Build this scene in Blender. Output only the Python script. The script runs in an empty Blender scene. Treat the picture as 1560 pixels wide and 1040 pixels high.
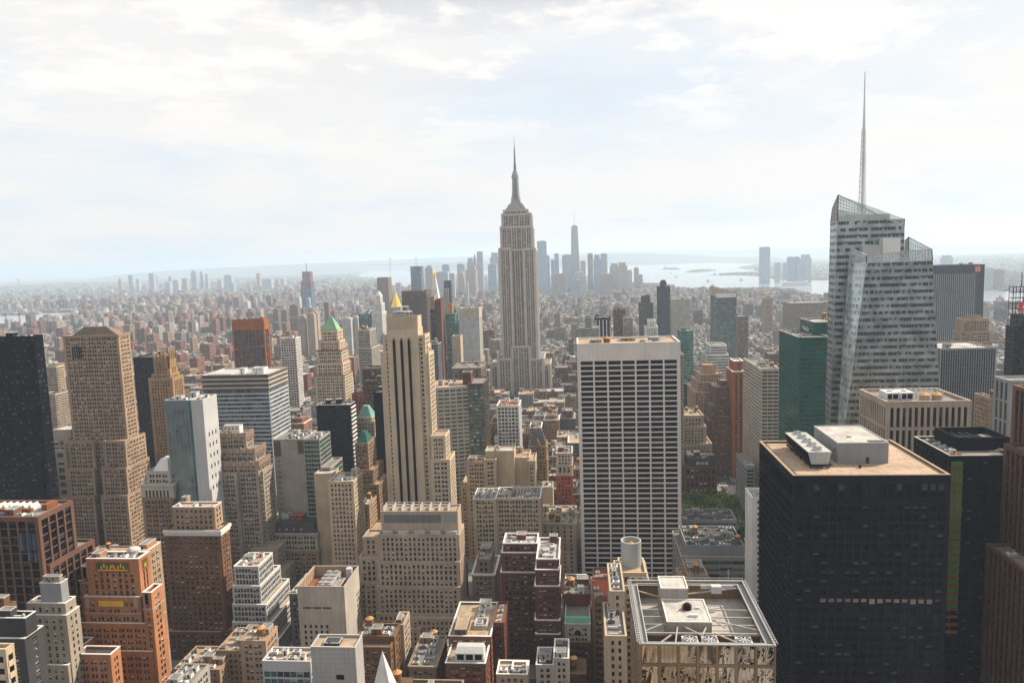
import bpy, math, random
import numpy as np
from mathutils import Vector, Matrix

# ------------------------------------------------------------------ camera, world, sun, exposure
sc = bpy.context.scene
COL = sc.collection
W, H, F = 1560.0, 1040.0, 1120.0
CAMZ = 262.0
TH, DL, RO = math.radians(6.454), math.radians(5.18), math.radians(1.86)
fh = np.array([-math.sin(DL), math.cos(DL), 0.0])
fwd = fh * math.cos(TH) + np.array([0, 0, -math.sin(TH)])
r0 = np.array([math.cos(DL), math.sin(DL), 0.0])
u0 = np.cross(r0, fwd)
RT = r0 * math.cos(RO) - u0 * math.sin(RO)
UP = r0 * math.sin(RO) + u0 * math.cos(RO)
cam = bpy.data.cameras.new('camera')
cam.sensor_width = 36.0
cam.lens = F / W * 36.0
cam.clip_start = 1.0
cam.clip_end = 200000.0
camo = bpy.data.objects.new('camera', cam)
COL.objects.link(camo)
m4 = Matrix(((RT[0], UP[0], -fwd[0], 0), (RT[1], UP[1], -fwd[1], 0), (RT[2], UP[2], -fwd[2], CAMZ), (0, 0, 0, 1)))
camo.matrix_world = m4
sc.camera = camo

SUN_AZ, SUN_EL = math.radians(60), math.radians(40)      # azimuth from +Y (downtown) towards +X (west)
world = bpy.data.worlds.new('World')
sc.world = world
world.use_nodes = True
nt = world.node_tree
nt.nodes.clear()
def wn(t, **k):
    n = nt.nodes.new(t)
    for a, b in k.items(): setattr(n, a, b)
    return n
sky = wn('ShaderNodeTexSky', sky_type='NISHITA', sun_disc=False)
sky.sun_elevation = SUN_EL
sky.sun_rotation = SUN_AZ
sky.altitude = 260
sky.air_density = 1.0
sky.dust_density = 3.0
tc = wn('ShaderNodeTexCoord')
sep = wn('ShaderNodeSeparateXYZ')
nt.links.new(tc.outputs['Generated'], sep.inputs[0])
def wm(op, a, b=None, c=None, clamp=False):
    n = wn('ShaderNodeMath', operation=op, use_clamp=clamp)
    for i, v in enumerate((a, b, c)):
        if v is None: continue
        if isinstance(v, (int, float)): n.inputs[i].default_value = v
        else: nt.links.new(v, n.inputs[i])
    return n.outputs[0]
zc = wm('ADD', wm('MAXIMUM', sep.outputs[2], 0.0), 0.13)   # cloud sheet seen in perspective
cx_, cy_ = wm('DIVIDE', sep.outputs[0], zc), wm('DIVIDE', sep.outputs[1], zc)
comb = wn('ShaderNodeCombineXYZ')
nt.links.new(cx_, comb.inputs[0]); nt.links.new(cy_, comb.inputs[1])
def wnoise(scale, detail, rough, dist, off):
    mp = wn('ShaderNodeMapping')
    mp.inputs['Location'].default_value = off
    nt.links.new(comb.outputs[0], mp.inputs[0])
    n = wn('ShaderNodeTexNoise')
    n.inputs['Scale'].default_value = scale
    n.inputs['Detail'].default_value = detail
    n.inputs['Roughness'].default_value = rough
    n.inputs['Distortion'].default_value = dist
    nt.links.new(mp.outputs[0], n.inputs['Vector'])
    return n.outputs[0]
def wramp(v, pts):
    r = wn('ShaderNodeValToRGB')
    el = r.color_ramp.elements
    el[0].position, el[0].color = pts[0][0], (*pts[0][1], 1)
    el[1].position, el[1].color = pts[-1][0], (*pts[-1][1], 1)
    for p, c in pts[1:-1]:
        e = el.new(p); e.color = (*c, 1)
    nt.links.new(v, r.inputs[0])
    return r.outputs[0]
def wmix(f, a, b):
    n = wn('ShaderNodeMix', data_type='RGBA')
    if isinstance(f, float): n.inputs[0].default_value = f
    else: nt.links.new(f, n.inputs[0])
    for k, v in ((6, a), (7, b)):
        if isinstance(v, tuple): n.inputs[k].default_value = (*v, 1)
        else: nt.links.new(v, n.inputs[k])
    return n.outputs[2]
n1 = wnoise(0.75, 7, 0.58, 0.3, (3.1, 1.7, 0))             # thin high sheet
n2 = wnoise(1.5, 10, 0.62, 0.1, (8.3, 4.2, 2))             # puffs
n3 = wnoise(0.8, 5, 0.5, 0.4, (1.0, 9.2, 5))               # grey undersides
k = 0.615 / 0.1
veil = (1.0 * k, 0.98 * k, 0.96 * k)
thin = (0.85 * k, 0.925 * k, 1.0 * k)
white = (1.10 * k, 1.06 * k, 1.02 * k)
grey = (0.70 * k, 0.72 * k, 0.78 * k)
base = wmix(0.955, sky.outputs[0], wmix(wramp(n1, [(0.34, (0, 0, 0)), (0.54, (1, 1, 1))]), thin, veil))
hj = wm('MULTIPLY', wm('SUBTRACT', sep.outputs[2], 0.16), 6.0, clamp=True)
base = wmix(wm('MULTIPLY', wramp(n3, [(0.47, (0, 0, 0)), (0.62, (.85, .85, .85))]), hj), base, grey)
hi = wm('MULTIPLY', wm('SUBTRACT', sep.outputs[2], 0.10), 7.0, clamp=True)            # puffs only well above the horizon
base = wmix(wm('MULTIPLY', wramp(n2, [(0.485, (0, 0, 0)), (0.55, (1, 1, 1))]), hi), base, white)
bg = wn('ShaderNodeBackground')
bg.inputs[1].default_value = 0.1
nt.links.new(base, bg.inputs[0])
out = wn('ShaderNodeOutputWorld')
nt.links.new(bg.outputs[0], out.inputs[0])

sun = bpy.data.lights.new('sun', 'SUN')
sun.energy = 5.0
sun.angle = math.radians(0.6)
sun.color = (1.0, 0.87, 0.70)
suno = bpy.data.objects.new('sun', sun)
COL.objects.link(suno)
sd = Vector((math.sin(SUN_AZ) * math.cos(SUN_EL), math.cos(SUN_AZ) * math.cos(SUN_EL), math.sin(SUN_EL)))
suno.rotation_euler = sd.to_track_quat('Z', 'Y').to_euler()
suno.location = (0, 0, 900)
sc.view_settings.view_transform = 'Standard'
sc.view_settings.look = 'None'
sc.view_settings.exposure = 0.65
sc.view_settings.gamma = 1.0
sc.cycles.max_bounces = 5
sc.cycles.diffuse_bounces = 2
sc.cycles.glossy_bounces = 3
sc.cycles.transmission_bounces = 3
sc.cycles.volume_bounces = 4
HAZE = 0.00007

# ------------------------------------------------------------------ survey helpers: where a sight line meets the city
def ray(px, py):
    return fwd * F + RT * (px - W / 2) - UP * (py - H / 2)
def at(px, py, Y):
    d = ray(px, py); t = Y / d[1]
    return d[0] * t, CAMZ + d[2] * t
def gnd(px, py):
    d = ray(px, py); t = -CAMZ / d[2]
    return d[0] * t, d[1] * t
def proj(x, y, z):
    v = (x, y, z - CAMZ)
    a = v[0] * fwd[0] + v[1] * fwd[1] + v[2] * fwd[2]
    r = v[0] * RT[0] + v[1] * RT[1] + v[2] * RT[2]
    u = v[0] * UP[0] + v[1] * UP[1] + v[2] * UP[2]
    return W / 2 + F * r / a, H / 2 - F * u / a

# ------------------------------------------------------------------ materials
MATS = {}
def srgb(h):
    return tuple((int(h[i:i + 2], 16) / 255) ** 2.2 for i in (0, 2, 4))
def newmat(name):
    m = bpy.data.materials.new(name); m.use_nodes = True
    m.node_tree.nodes.clear()
    t = m.node_tree
    o = t.nodes.new('ShaderNodeOutputMaterial')
    b = t.nodes.new('ShaderNodeBsdfPrincipled')
    t.links.new(b.outputs[0], o.inputs[0])
    return m, t, b
def nodem(t, op, a, b=None, clamp=False):
    n = t.nodes.new('ShaderNodeMath'); n.operation = op; n.use_clamp = clamp
    for i, v in enumerate((a, b)):
        if v is None: continue
        if isinstance(v, (int, float)): n.inputs[i].default_value = v
        else: t.links.new(v, n.inputs[i])
    return n.outputs[0]
def nmix(t, f, a, b, mode='MIX'):
    n = t.nodes.new('ShaderNodeMix'); n.data_type = 'RGBA'; n.blend_type = mode
    if isinstance(f, (int, float)): n.inputs[0].default_value = f
    else: t.links.new(f, n.inputs[0])
    for k, v in ((6, a), (7, b)):
        if isinstance(v, tuple): n.inputs[k].default_value = (*v[:3], 1)
        else: t.links.new(v, n.inputs[k])
    return n.outputs[2]
def tex(t, vec, scale, detail=4, stretch=(1, 1, 1)):
    mp = t.nodes.new('ShaderNodeMapping'); mp.inputs['Scale'].default_value = stretch
    t.links.new(vec, mp.inputs[0])
    n = t.nodes.new('ShaderNodeTexNoise')
    n.inputs['Scale'].default_value = scale; n.inputs['Detail'].default_value = detail
    t.links.new(mp.outputs[0], n.inputs['Vector'])
    return n.outputs[0]
def ramp(t, v, a, b):
    n = t.nodes.new('ShaderNodeMapRange'); n.inputs[1].default_value = a; n.inputs[2].default_value = b
    t.links.new(v, n.inputs[0])
    return n.outputs[0]
def wall(name, c, var=0.25, rough=0.85, win=None, joint=None):
    """masonry or metal cladding: blotches and rain streaks in the world's own metres"""
    if name in MATS: return MATS[name]
    if .03 < max(c) < .6: c = (c[0] * .87, c[1] * .805, c[2] * .725) if c[0] > c[2] * 1.25 else (c[0] * .80, c[1] * .785, c[2] * .77)
    m, t, b = newmat(name)
    g = t.nodes.new('ShaderNodeNewGeometry')
    pos = g.outputs['Position']
    dark = tuple(x * (1 - var) for x in c); lite = tuple(min(1, x * (1 + var * .7)) for x in c)
    col = nmix(t, ramp(t, tex(t, pos, 0.07, 5), 0.3, 0.7), dark, lite)
    st = ramp(t, tex(t, pos, 1.0, 4, (0.9, 0.9, 0.05)), 0.42, 0.72)
    col = nmix(t, nodem(t, 'MULTIPLY', st, var * 2.5), col, tuple(x * 0.55 for x in c))
    col = nmix(t, nodem(t, 'MULTIPLY', ramp(t, tex(t, pos, 2.2, 3), .35, .65), var * .6), col, tuple(x * .72 for x in c))
    if name in ('tar', 'gravel', 'white roof', 'grey roof', 'tan roof'):            # membrane sheets, patches, ponding stains
        vo = t.nodes.new('ShaderNodeTexVoronoi'); vo.inputs['Scale'].default_value = .16; vo.distance = 'CHEBYCHEV'; t.links.new(pos, vo.inputs['Vector'])
        sv_ = t.nodes.new('ShaderNodeSeparateColor'); t.links.new(vo.outputs['Color'], sv_.inputs[0])
        col = nmix(t, nodem(t, 'MULTIPLY', ramp(t, sv_.outputs[0], .55, 1.0), .45), col, tuple(x * .55 for x in c))
        col = nmix(t, nodem(t, 'MULTIPLY', ramp(t, tex(t, pos, .22, 4), .52, .62), .5), col, tuple(x * .5 for x in c))
        s_ = t.nodes.new('ShaderNodeSeparateXYZ'); t.links.new(pos, s_.inputs[0])
        col = nmix(t, nodem(t, 'MULTIPLY', nodem(t, 'LESS_THAN', nodem(t, 'FRACT', nodem(t, 'DIVIDE', s_.outputs[0], 2.4)), .07), .35), col, tuple(x * .4 for x in c))
    if joint:
        s = t.nodes.new('ShaderNodeSeparateXYZ'); t.links.new(pos, s.inputs[0])
        xy = nodem(t, 'ADD', s.outputs[0], s.outputs[1])
        j = nodem(t, 'MAXIMUM', nodem(t, 'LESS_THAN', nodem(t, 'FRACT', nodem(t, 'DIVIDE', s.outputs[2], joint)), .06),
                  nodem(t, 'LESS_THAN', nodem(t, 'FRACT', nodem(t, 'DIVIDE', xy, joint)), .06))
        col = nmix(t, nodem(t, 'MULTIPLY', j, .5), col, tuple(x * .3 for x in c))
    t.links.new(col, b.inputs['Base Color'])
    b.inputs['Roughness'].default_value = rough
    b.inputs['Specular IOR Level'].default_value = 0.3 if max(c) > .02 else 0.06
    bp = t.nodes.new('ShaderNodeBump'); bp.inputs['Strength'].default_value = 0.25; bp.inputs['Distance'].default_value = 0.2
    t.links.new(tex(t, pos, 1.5, 5), bp.inputs['Height'])
    t.links.new(bp.outputs[0], b.inputs['Normal'])
    MATS[name] = m
    return m
def glass(name, c, rough=0.12, spec=0.5, metal=0.0, wob=0.05):
    if name in MATS: return MATS[name]
    m, t, b = newmat(name)
    g = t.nodes.new('ShaderNodeNewGeometry')
    col = nmix(t, ramp(t, tex(t, g.outputs['Position'], 0.13, 3), .35, .65), tuple(x * .7 for x in c), tuple(x * 1.25 for x in c))
    t.links.new(col, b.inputs['Base Color'])
    b.inputs['Roughness'].default_value = rough
    b.inputs['Specular IOR Level'].default_value = spec
    b.inputs['Metallic'].default_value = metal
    bp = t.nodes.new('ShaderNodeBump'); bp.inputs['Strength'].default_value = wob; bp.inputs['Distance'].default_value = 1.0
    t.links.new(tex(t, g.outputs['Position'], 0.5, 2), bp.inputs['Height'])
    t.links.new(bp.outputs[0], b.inputs['Normal'])
    MATS[name] = m
    return m
def mw(n): return MATS[n]
for n_, c_, v_ in (
    ('limestone', (.46, .385, .28), .2), ('cream stone', (.50, .43, .335), .2), ('warm limestone', (.56, .49, .39), .13), ('grey stone', (.34, .31, .27), .22),
    ('pale stone', (.50, .46, .40), .18), ('tan brick', (.30, .19, .105), .25), ('tan', (.38, .285, .21), .25), ('brown brick', (.19, .105, .055), .3),
    ('orange brick', (.43, .20, .10), .25), ('red brick', (.15, .055, .038), .3), ('rust granite', (.15, .08, .06), .2),
    ('pink stone', (.43, .365, .315), .2), ('rose terracotta', (.40, .31, .27), .15), ('dark brick', (.085, .05, .04), .3), ('umber', (.12, .08, .055), .2),
    ('bronze', (.33, .115, .03), .2), ('maroon', (.14, .06, .055), .2), ('white paint', (.64, .63, .61), .12), ('white brick', (.62, .60, .57), .15), ('concrete', (.37, .345, .31), .22),
    ('grey metal', (.30, .31, .33), .15), ('light metal', (.52, .53, .54), .12), ('dark metal', (.05, .05, .055), .3),
    ('black metal', (.008, .009, .013), .3), ('black frame', (.012, .0135, .02), .25), ('travertine', (.62, .56, .52), .1), ('esb stone', (.57, .515, .475), .12),
    ('slate', (.07, .07, .075), .3), ('copper green', (.17, .45, .33), .2), ('pale green roof', (.26, .48, .30), .15), ('teal roof', (.16, .36, .30), .2),
    ('clay tile', (.33, .09, .045), .25), ('tar', (.075, .073, .075), .35), ('gravel', (.46, .36, .285), .2), ('white roof', (.56, .54, .515), .22),
    ('grey roof', (.27, .26, .25), .3), ('tan roof', (.42, .34, .25), .25), ('wood', (.28, .15, .07), .3), ('light wood', (.55, .30, .13), .2),
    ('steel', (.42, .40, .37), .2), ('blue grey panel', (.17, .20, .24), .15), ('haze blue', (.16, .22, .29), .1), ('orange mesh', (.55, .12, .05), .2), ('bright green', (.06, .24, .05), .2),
    ('green metal', (.012, .115, .085), .2), ('rust', (.25, .09, .04), .3), ('stucco', (.66, .62, .57), .12), ('lawn', (.07, .12, .02), .3),
    ('silver', (.44, .46, .455), .12), ('navy', (.03, .04, .065), .2), ('brown stone', (.27, .19, .13), .25), ('dusty brown', (.22, .17, .14), .25), ('gothic tan', (.36, .24, .135), .25)):
    wall(n_, c_, v_)
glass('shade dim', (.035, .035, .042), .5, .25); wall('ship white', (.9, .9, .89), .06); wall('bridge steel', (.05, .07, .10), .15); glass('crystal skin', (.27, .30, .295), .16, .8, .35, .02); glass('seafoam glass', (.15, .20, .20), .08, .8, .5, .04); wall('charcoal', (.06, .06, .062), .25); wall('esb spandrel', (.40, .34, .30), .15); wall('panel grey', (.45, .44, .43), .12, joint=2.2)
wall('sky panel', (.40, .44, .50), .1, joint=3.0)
wall('gold', (.90, .55, .08), .1, rough=.35).node_tree.nodes['Principled BSDF'].inputs['Metallic'].default_value = .6
glass('glass dark', (.010, .010, .012), .12, .3); glass('glass mid', (.035, .035, .04), .12, .4); glass('glass black', (.004, .005, .008), .2, .14)
glass('glass blue', (.10, .16, .22), .1, .8, .4); glass('glass teal', (.05, .15, .15), .1, .8, .4); glass('glass green', (.012, .10, .08), .1, .7, .3)
glass('glass pale', (.42, .47, .47), .12, .8, .35); glass('glass silver', (.25, .28, .28), .1, .8, .5); glass('glass sky', (.38, .52, .70), .15, .8, .2); glass('glass navy', (.03, .045, .07), .1, .7, .2)
glass('glass screen', (.50, .58, .56), .15, .8, .2); glass('mirror', (.58, .56, .55), .02, .8, 1.0, .025); glass('glass brown', (.06, .04, .03), .12, .6, .2)
glass('lit blind', (.24, .19, .17), .7, .2); glass('blind', (.42, .40, .36), .7, .2); glass('shade', (.17, .165, .155), .5, .3); glass('blind warm', (.55, .47, .34), .7, .2)
GS = {'sheen': (('seafoam glass', 'seafoam glass', 'glass mid', 'seafoam glass'), (9, 6, .7, 1)), 'facet': (('glass silver', 'glass pale', 'glass screen', 'glass mid'), (4, 4, 1, 1)), 'dark': (('glass dark', 'glass mid', 'blind', 'shade'), (5, 3, 2, 2)), 'black': (('glass black', 'glass dark', 'glass black', 'shade dim'), (60, 18, 0, 16)),
      'blue': (('glass blue', 'glass navy', 'glass silver', 'shade'), (5, 3, 1, 1)), 'teal': (('glass teal', 'glass navy', 'glass pale', 'shade'), (5, 3, 1, 1)),
      'green': (('glass green', 'glass navy', 'glass dark', 'shade'), (7, 2, 2, 0)), 'silver': (('glass silver', 'glass mid', 'glass silver', 'glass mid'), (2, 7, .4, 1)),
      'pale': (('glass pale', 'glass silver', 'glass pale', 'glass screen'), (4, 2, 2, 2)), 'sky': (('glass sky', 'glass sky', 'glass sky', 'shade'), (9, 1, 1, .3)),
      'navy': (('glass navy', 'glass dark', 'glass blue', 'shade'), (5, 2, 1, .4)), 'mirror': (('mirror', 'mirror', 'mirror', 'mirror'), (1, 0, 0, 0)), 'esb': (('glass mid', 'glass dark', 'blind', 'shade'), (5, 3, 1.2, 3)), 'brown': (('glass brown', 'glass dark', 'glass brown', 'shade'), (5, 2, 1, .5))}

# ------------------------------------------------------------------ mesh builder
class MB:
    def __init__(s, mats): s.v = []; s.f = []; s.m = []; s.mats = [mats] if isinstance(mats, str) else list(mats)
    def mi(s, n):
        if isinstance(n, int): return n
        if n not in s.mats: s.mats.append(n)
        return s.mats.index(n)
    def poly(s, pts, m=0):
        k = len(s.v); s.v.extend([tuple(p) for p in pts]); s.f.append(tuple(range(k, k + len(pts)))); s.m.append(s.mi(m))
    def box(s, x0, x1, y0, y1, z0, z1, m=0, bottom=True):
        k = len(s.v); m = s.mi(m)
        s.v.extend([(x0, y0, z0), (x1, y0, z0), (x1, y1, z0), (x0, y1, z0), (x0, y0, z1), (x1, y0, z1), (x1, y1, z1), (x0, y1, z1)])
        fs = [(0, 1, 5, 4), (1, 2, 6, 5), (2, 3, 7, 6), (3, 0, 4, 7), (4, 5, 6, 7)]
        if bottom: fs.append((3, 2, 1, 0))
        for q in fs: s.f.append(tuple(k + i for i in q)); s.m.append(m)
    def hexa(s, lo, hi, m=0, bottom=True):
        """lo, hi: matching rings of points, lower and upper"""
        k = len(s.v); n = len(lo); m = s.mi(m)
        s.v.extend([tuple(p) for p in lo]); s.v.extend([tuple(p) for p in hi])
        for i in range(n):
            j = (i + 1) % n
            s.f.append((k + i, k + j, k + n + j, k + n + i)); s.m.append(m)
        s.f.append(tuple(k + n + i for i in range(n))); s.m.append(m)
        if bottom: s.f.append(tuple(k + i for i in reversed(range(n)))); s.m.append(m)
    def ring(s, x0, x1, y0, y1, o, i, z0, z1, m=0):
        s.box(x0 - o, x1 + o, y0 - o, y0 + i, z0, z1, m); s.box(x0 - o, x1 + o, y1 - i, y1 + o, z0, z1, m)
        s.box(x0 - o, x0 + i, y0 + i, y1 - i, z0, z1, m); s.box(x1 - i, x1 + o, y0 + i, y1 - i, z0, z1, m)
    def cyl(s, cx, cy, ra, rb, z0, z1, n=12, m=0, ph=0):
        a = [(math.cos(2 * math.pi * i / n + ph), math.sin(2 * math.pi * i / n + ph)) for i in range(n)]
        s.hexa([(cx + ra * c, cy + ra * d, z0) for c, d in a], [(cx + rb * c, cy + rb * d, z1) for c, d in a], m)
    def beam(s, p, q, w, h=None, m=0):
        p, q = Vector(p), Vector(q); d = (q - p).normalized(); h = h or w
        a = d.cross(Vector((0, 0, 1)))
        if a.length < 1e-3: a = Vector((1, 0, 0))
        a.normalize(); b = a.cross(d).normalized(); a *= w / 2; b *= h / 2
        s.hexa([p - a - b, p + a - b, p + a + b, p - a + b], [q - a - b, q + a - b, q + a + b, q - a + b], m)
    def hip(s, x0, x1, y0, y1, z0, z1, fx=0.0, fy=0.0, m=0):
        cx, cy = (x0 + x1) / 2, (y0 + y1) / 2; hx, hy = (x1 - x0) / 2 * fx + .02, (y1 - y0) / 2 * fy + .02
        s.hexa([(x0, y0, z0), (x1, y0, z0), (x1, y1, z0), (x0, y1, z0)],
               [(cx - hx, cy - hy, z1), (cx + hx, cy - hy, z1), (cx + hx, cy + hy, z1), (cx - hx, cy + hy, z1)], m)
    def build(s, name, parent=None, loc=(0, 0, 0), smooth=False):
        me = bpy.data.meshes.new(name)
        l = np.array(loc)
        v = (np.array(s.v, dtype=float) - l) if s.v else []
        me.from_pydata(v.tolist() if len(s.v) else [], [], s.f)
        for m in s.mats: me.materials.append(mw(m))
        me.polygons.foreach_set('material_index', s.m)
        if smooth: me.polygons.foreach_set('use_smooth', [True] * len(s.f))
        o = bpy.data.objects.new(name, me)
        COL.objects.link(o)
        if parent is not None:
            o.parent = parent
        else:
            o.location = loc
        return o
def tag(o, label=None, cat=None, group=None, kind=None):
    if label: o['label'] = label
    if cat: o['category'] = cat
    if group: o['group'] = group
    if kind: o['kind'] = kind
    return o
def empty(name, loc):
    o = bpy.data.objects.new(name, None); COL.objects.link(o); o.location = loc; o.empty_display_size = 5
    return o

# ------------------------------------------------------------------ facades
S = dict
ST = {
 'pair': S(pat=(.24, .31, .12, .33), bay=4.6, fl=3.55, hf=.60, r=.25, rs=.2, m=1.6, tb=2.2, gl='dark'),
 'single': S(pat=(.46, .54), bay=2.9, fl=3.5, hf=.58, r=.25, rs=.2, m=1.3, tb=2.0, gl='dark'),
 'deep': S(pat=(.46, .54), bay=3.1, fl=3.45, hf=.66, r=.4, rs=.33, m=1.5, tb=2.0, gl='dark'),
 'vert': S(pat=(.45, .55), bay=2.9, fl=3.6, hf=.58, r=.7, rs=.2, m=2.0, tb=3.5, gl='dark'),
 'slot': S(pat=(.42, .58), bay=4.2, fl=3.9, hf=.8, r=.9, rs=.15, m=.8, tb=2.5, gl='black'),
 'ribbon': S(pat=(.04, .96), bay=5.0, fl=3.7, hf=.55, r=.12, rs=.3, m=.5, tb=2.5, gl='blue'),
 'curtain': S(pat=(.08, .92), bay=1.6, fl=3.7, hf=.72, r=.2, rs=.1, m=.3, tb=1.5, gl='navy'),
 'grid': S(pat=(.22, .78), bay=1.8, fl=3.5, hf=.6, r=.4, rs=.3, m=.6, tb=2.0, gl='dark'),
 'grace': S(pat=(.12, .88), bay=9.9, fl=3.95, hf=.73, r=.6, rs=.28, m=1.3, tb=13.0, gl='black'),
 'blank': None,
}
def st(base, **k):
    d = dict(ST[base]); d.update(k); return d
class Panes:
    def __init__(s): s.l = []          # (center, u, v, n, w, h)
def strip(mb, P, n, u0, u1, v0, v1, r, m, eu0=0., eu1=0.):
    a, b, c, d = P(u0, v0), P(u1, v0), P(u1, v1), P(u0, v1)
    if eu0 or eu1:
        t = (P(1, v0) - P(0, v0)); t = t / np.linalg.norm(t)
        a = a - t * eu0; d = d - t * eu0; b = b + t * eu1; c = c + t * eu1
    k = len(mb.v); o = n * r
    mb.v.extend([tuple(a), tuple(b), tuple(c), tuple(d), tuple(a + o), tuple(b + o), tuple(c + o), tuple(d + o)])
    for q in ((4, 5, 6, 7), (0, 1, 5, 4), (1, 2, 6, 5), (2, 3, 7, 6), (3, 0, 4, 7)):
        mb.f.append(tuple(k + i for i in q)); mb.m.append(m)
def facade(mb, panes, A, B, C, D, s, wm, corner=True):
    A, B, C, D = (np.array(p, float) for p in (A, B, C, D))
    n = np.cross(B - A, D - A); ln = np.linalg.norm(n)
    if ln < 1e-6: return
    n = n / ln
    P = lambda u, v: (A * (1 - u) + B * u) * (1 - v) + (D * (1 - u) + C * u) * v
    wd = np.linalg.norm(B - A); hg = (np.linalg.norm(D - A) + np.linalg.norm(C - B)) / 2
    r = s['r']; wi = mb.mi(wm); sp = mb.mi(s.get('sp') or wm); mm = mb.mi(s.get('mm') or wm)
    e = r if corner else 0.
    tb = min(s['tb'], hg * .4); vt = 1 - tb / hg
    strip(mb, P, n, 0, 1, vt, 1, r + .06, mb.mi(s.get('top') or wm), e, e)
    m = min(s['m'], wd * .2)
    nx = max(1, round((wd - 2 * m) / s['bay'])); ny = max(1, round((hg - tb) / s['fl']))
    um = m / wd; cw = (1 - 2 * um) / nx; ch = vt / ny
    strip(mb, P, n, 0, um, 0, vt, r, wi, e, 0.); strip(mb, P, n, 1 - um, 1, 0, vt, r, wi, 0., e)
    pat = s['pat']; wins = []
    for i in range(nx):
        ub = um + i * cw; f = 0.
        if pat[0] > 0 and i == 0:
            strip(mb, P, n, um, um + pat[0] * cw / 2, 0, vt, r, wi)
        f = pat[0] / 2
        for k in range(1, len(pat)):
            if k % 2 == 1: wins.append((ub + f * cw, ub + (f + pat[k]) * cw))
            else: strip(mb, P, n, ub + f * cw, ub + (f + pat[k]) * cw, 0, vt, r * .75, mm)
            f += pat[k]
        strip(mb, P, n, ub + f * cw, min(ub + cw + (pat[0] / 2 * cw if i < nx - 1 else 0), 1 - um), 0, vt, r, wi)
    sh = (1 - s['hf']) * ch
    rs = s['rs']; skip = s.get('skip', 0)
    band = s.get('band', 0)
    for j in range(ny):
        rr = rs
        if band and j and j % band == 0: rr = r + .12
        strip(mb, P, n, um, 1 - um, j * ch, j * ch + sh, rr, sp if rr == rs else wi)
    if panes is not None:
        for j in range(ny):
            v0, v1 = j * ch + sh, (j + 1) * ch
            for a, b in wins:
                p, q, w_ = P(a, v0), P(b, v0), P(a, v1)
                panes.l.append(((p + P(b, v1)) / 2, q - p, w_ - p, n))
def rnd(seed): return random.Random(seed)
WIN_CACHE = {}
def win_mesh(w, h, var, gl, detail):
    key = (round(w, 1), round(h, 1), var, gl, detail)
    if key in WIN_CACHE: return WIN_CACHE[key]
    mb = MB(GS[gl][0]); w2, h2 = w / 2, h / 2
    def q(x0, x1, z0, z1, m, y=0.): mb.poly([(x0, y, z0), (x1, y, z0), (x1, y, z1), (x0, y, z1)], m)
    if var == 0: q(-w2, w2, -h2, h2, 0)
    elif var == 1: q(-w2, w2, -h2, h2, 1)
    elif var == 2: q(-w2, w2, h2 * .1, h2, 2); q(-w2, w2, -h2, h2 * .1, 0)
    else: q(-w2, w2, -h2, 0, 0); q(-w2, w2, 0, h2, 3)
    if detail:
        f = mb.mi({'dark': 'steel', 'black': 'black metal', 'green': 'green metal'}.get(gl, 'shade'))
        if w > 3.0:
            nb = int(w / 1.5)
            for i in range(1, nb): mb.box(-w2 + w * i / nb - .05, -w2 + w * i / nb + .05, -.06, -.01, -h2, h2, f)
        else: mb.box(-w2, w2, -.08, -.01, -.05, .05, f)
        mb.box(-w2, w2, -.12, -.01, -h2, -h2 + .09, f)
        if gl == 'dark' and var == 1 and w < 2.6: mb.box(-.38, .38, -.5, -.01, -h2 + .1, -h2 + .55, mb.mi('grey metal'))
    me = bpy.data.meshes.new('window')
    me.from_pydata(mb.v, [], mb.f)
    for m in mb.mats: me.materials.append(mw(m))
    me.polygons.foreach_set('material_index', mb.m)
    WIN_CACHE[key] = me
    return me
NWIN = [0]
def put_windows(panes, root, loc, gl, Y, seed, limit=100, pxmin=2.0, name='window'):
    if not panes.l: return
    rg = rnd(seed); wts = GS[gl][1]; loc = np.array(loc)
    cand = []
    for i, (c, u, v, n) in enumerate(panes.l):
        tocam = np.array([0, 0, CAMZ]) - c
        if np.dot(tocam, n) <= 0: continue
        x, y = proj(*c)
        if not (-5 < x < W + 5 and 0 < y < H + 5): continue
        d = np.linalg.norm(tocam)
        sz = np.linalg.norm(u) * F / d * abs(np.dot(tocam, n)) / d
        if sz < pxmin: continue
        cand.append((-round(sz * 2) / 2 - c[2] * .02, i))
    cand.sort(); pick = set(i for _, i in cand[:limit])
    mb = MB(GS[gl][0])
    for i, (c, u, v, n) in enumerate(panes.l):
        w, h = np.linalg.norm(u), np.linalg.norm(v)
        var = rg.choices((0, 1, 2, 3), wts)[0]
        if i in pick and abs(np.dot(u, v)) < .02 * w * h:
            o = bpy.data.objects.new(name, win_mesh(w, h, var, gl, w * F / Y > 4))
            COL.objects.link(o); o.parent = root
            uu, vv = u / w, v / h; p = c + n * .05 - loc
            o.matrix_local = Matrix(((uu[0], -n[0], vv[0], p[0]), (uu[1], -n[1], vv[1], p[1]), (uu[2], -n[2], vv[2], p[2]), (0, 0, 0, 1)))
            NWIN[0] += 1
        else:
            a = c + n * .05 - u / 2 - v / 2
            if var < 2: mb.poly([a, a + u, a + u + v, a + v], var)
            else:
                s = v * .5
                mb.poly([a, a + u, a + u + s, a + s], 0); mb.poly([a + s, a + s + u, a + u + v, a + v], var)
    if mb.f:
        o = mb.build(name, root, tuple(loc))
        if len(mb.f) > 4: o['kind'] = 'stuff'
HEROES = []      # rect list for the filler city
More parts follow.
